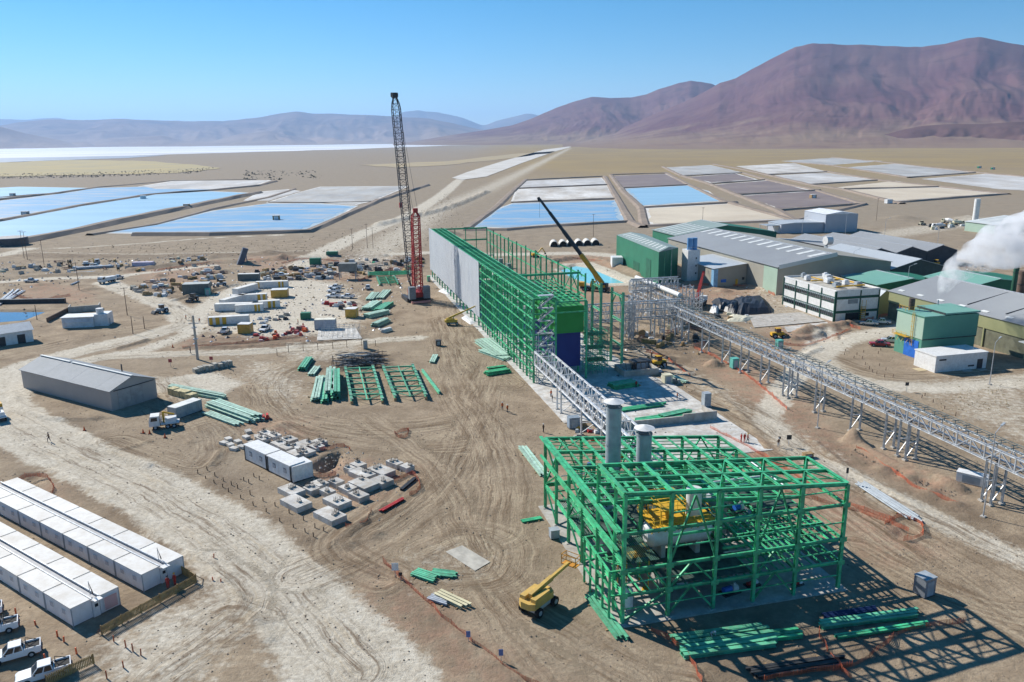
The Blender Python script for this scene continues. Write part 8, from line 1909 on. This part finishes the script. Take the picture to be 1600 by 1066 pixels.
for px, key, rot, hm, lb in (((77, 690), ('b', 1), 150, 'd', 'person in dark clothes walking along the pale road'), ((785, 641), ('o', 0), 200, 'w', 'worker in orange standing on the open yard, farther of two'), ((793, 645), ('o', 1), 40, 'w', 'worker in orange on the open yard, nearer of two'),
        ((863, 629), ('g', 0), 90, 'w', 'worker in brown beside the conveyor bridge legs'), ((861, 621), ('o', 0), 30, 'y', 'worker in orange behind the one at the conveyor legs'), ((849, 676), ('b', 1), 220, 'w', 'person in dark workwear near the small generator'),
        ((1158, 691), ('r', 0), 100, 'w', 'worker in dark red, first of three by the curved track'), ((1163, 691), ('r', 0), 200, 'w', 'worker in dark red, middle of three by the curved track'), ((1168, 692), ('r', 1), 260, 'y', 'worker in dark red, last of three by the curved track'), ((1216, 699), ('g', 0), 180, 'w', 'person in brown and grey beside the square sign'),
        ((263, 920), ('r', 0), 20, 'd', 'person in red behind the picket fence, nearer the cabin door'), ((274, 915), ('r', 0), 160, 'y', 'person in red with yellow helmet behind the picket fence'), ((1111, 1000), ('w', 2), 200, 'w', 'worker in pale grey bending in the frame shadow'), ((291, 500), ('o', 0), 90, 'w', 'worker in orange at the road junction'), ((312, 505), ('o', 1), 180, 'w', 'worker in orange at the corner of the striped container'),
        ((466, 508), ('o', 0), 90, 'y', 'worker in orange by the small green container, left of two'), ((474, 513), ('r', 1), 10, 'w', 'worker in red by the small green container, right of two'), ((1018, 560), ('b', 1), 10, 'w', 'person in dark clothes by the concrete pit'), ((1019, 526), ('g', 0), 10, 'w', 'worker in brown and grey under the rack junction'), ((994, 606), ('r', 1), 10, 'w', 'worker in red on the shaded slab'), ((1058, 625), ('o', 0), 80, 'w', 'worker in orange by the low concrete wall'), ((298, 553), ('b', 1), 80, 'd', 'person walking on the road behind the concrete pole')):
    me_, top_ = PM[key]; o = bpy.data.objects.new('person', me_); COL.objects.link(o); o.location = gp(*px) + Vector((0, 0, .02)); o.rotation_euler = (0, 0, R(rot)); tag(o, lb, 'person', 'people on the site')
    h = bpy.data.objects.new('helmet', HEL[hm]); COL.objects.link(h); h.parent = o; h.location = top_ + Vector((0, .0, .03))

# ------------------------------------------------------------------ stones, clods and shrubs nobody could count
def scatter(name, lb, cat, n, poly, smin, smax, m, seed, flat_=.6, bias=1.0):
    rr = np.random.default_rng(seed); P = gl(poly); xs = [p.x for p in P]; ys = [p.y for p in P]
    x = rr.uniform(min(xs), max(xs), n * 3); y = rr.uniform(min(ys), max(ys), n * 3); k = inpoly(x, y, P); x, y = x[k][:n], y[k][:n]
    n = len(x); s = smin + (smax - smin) * rr.random(n) ** 3
    oc = np.array([(1, 0, 0), (0, 1, 0), (-1, 0, 0), (0, -1, 0), (0, 0, 1), (0, 0, -.5)], float); F = np.array([(0, 1, 4), (1, 2, 4), (2, 3, 4), (3, 0, 4), (1, 0, 5), (2, 1, 5), (3, 2, 5), (0, 3, 5)])
    v = oc[None] * s[:, None, None] * (0.6 + .8 * rr.random((n, 6, 1))); v[:, :, 2] *= flat_; v[:, :, 0] += x[:, None]; v[:, :, 1] += y[:, None]
    f = F[None] + (np.arange(n) * 6)[:, None, None]
    me = bpy.data.meshes.new(name); me.from_pydata(v.reshape(-1, 3).tolist(), [], f.reshape(-1, 3).tolist()); me.materials.append(m); o = bpy.data.objects.new(name, me); COL.objects.link(o); tag(o, lb, cat, kind='stuff'); return o
STN = mat('desert_stone', (.27, .21, .155), .95, 0, .3, .5)
scatter('gravel', 'loose stones and clods over the site ground', 'gravel', 16000, [(-40, 1090), (1640, 1090), (1640, 560), (1000, 500), (300, 520), (-40, 560)], .04, .22, STN, 1)
scatter('gravel', 'loose stones and clods on the ground beyond the yard', 'gravel', 5000, [(-40, 540), (1640, 540), (1640, 380), (-40, 380)], .1, .5, STN, 2)
scatter('rubble', 'spoil clods along the bank below the pipe rack', 'rubble', 500, [(1330, 690), (1400, 725), (1500, 762), (1490, 780), (1400, 745), (1335, 705)], .12, .45, STN, 3, .8)
scatter('rubble', 'broken ground round the foundation blocks', 'rubble', 700, [(400, 665), (520, 690), (660, 740), (600, 820), (500, 780), (380, 700)], .06, .3, mat('grey_rubble', (.40, .38, .34), .95, 0, .3, .5), 4, .8)
scatter('shrubs', 'dark low shrubs dotting the plain beyond the ponds', 'shrubs', 160, [(380, 266), (490, 266), (510, 280), (380, 282)], .8, 3.2, mat('dark_shrub', (.07, .065, .04), .95, 0, .3, .1), 5, .7)
scatter('shrubs', 'dark shrub line along the edge of the yellow meadow', 'shrubs', 1300, [(-40, 273), (150, 270), (300, 264), (345, 262), (300, 271), (150, 277), (-40, 281)], .6, 2.6, mat('dark_shrub', (.07, .065, .04), .95, 0, .3, .1), 6, .8)
scatter('shrubs', 'scattered tufts on the plain before the left ponds', 'shrubs', 2200, [(-40, 395), (480, 370), (640, 340), (700, 300), (740, 360), (600, 395), (300, 400)], .15, .6, mat('dry_tuft', (.20, .15, .085), .95, 0, .3, .1), 7, .8)
scatter('straw', 'dry straw-coloured grass beside the service building', 'grass', 300, [(1460, 640), (1500, 600), (1560, 605), (1590, 640), (1530, 660)], .06, .2, mat('dry_straw', (.40, .31, .18), .95, 0, .3, .3), 8, 1.2)
for k, (m_, nm, n_) in enumerate(((WHITEP, 'pale', 380), (DARKM, 'dark', 380), (mat('rust_brown', (.18, .10, .08), .7), 'rusty', 300), (WOOD, 'timber', 380), (CONC, 'concrete', 380))):
    scatter('debris', nm + ' building scraps strewn over the storage yards', 'debris', n_, [(190, 460), (260, 420), (400, 402), (660, 398), (640, 440), (600, 520), (470, 535), (300, 545), (330, 470)], .15, .8, m_, 30 + k, .7)
    scatter('debris', nm + ' building scraps strewn round the rack junction and spoil heaps', 'debris', n_ // 3, [(960, 470), (1100, 440), (1210, 455), (1330, 500), (1290, 545), (1120, 560), (1090, 600), (980, 610)], .12, .6, m_, 40 + k, .7)
    scatter('debris', nm + ' building scraps strewn over the pale slabs', 'debris', n_ // 4, [(880, 640), (1000, 560), (1100, 620), (1180, 690), (1000, 690)], .08, .4, m_, 50 + k, .8)
    scatter('debris', nm + ' scraps strewn over the far strip beyond the pale road', 'debris', n_ // 3, [(-20, 470), (0, 410), (340, 398), (330, 420), (150, 430)], .2, .9, m_, 60 + k, .7)
    scatter('debris', nm + ' scraps behind the tank row', 'debris', n_ // 5, [(1320, 425), (1440, 405), (1560, 420), (1480, 440)], .3, 1.0, m_, 70 + k, .9)
for a in list(bpy.data.objects):
    if a.get('_used') is not None: del a['_used']
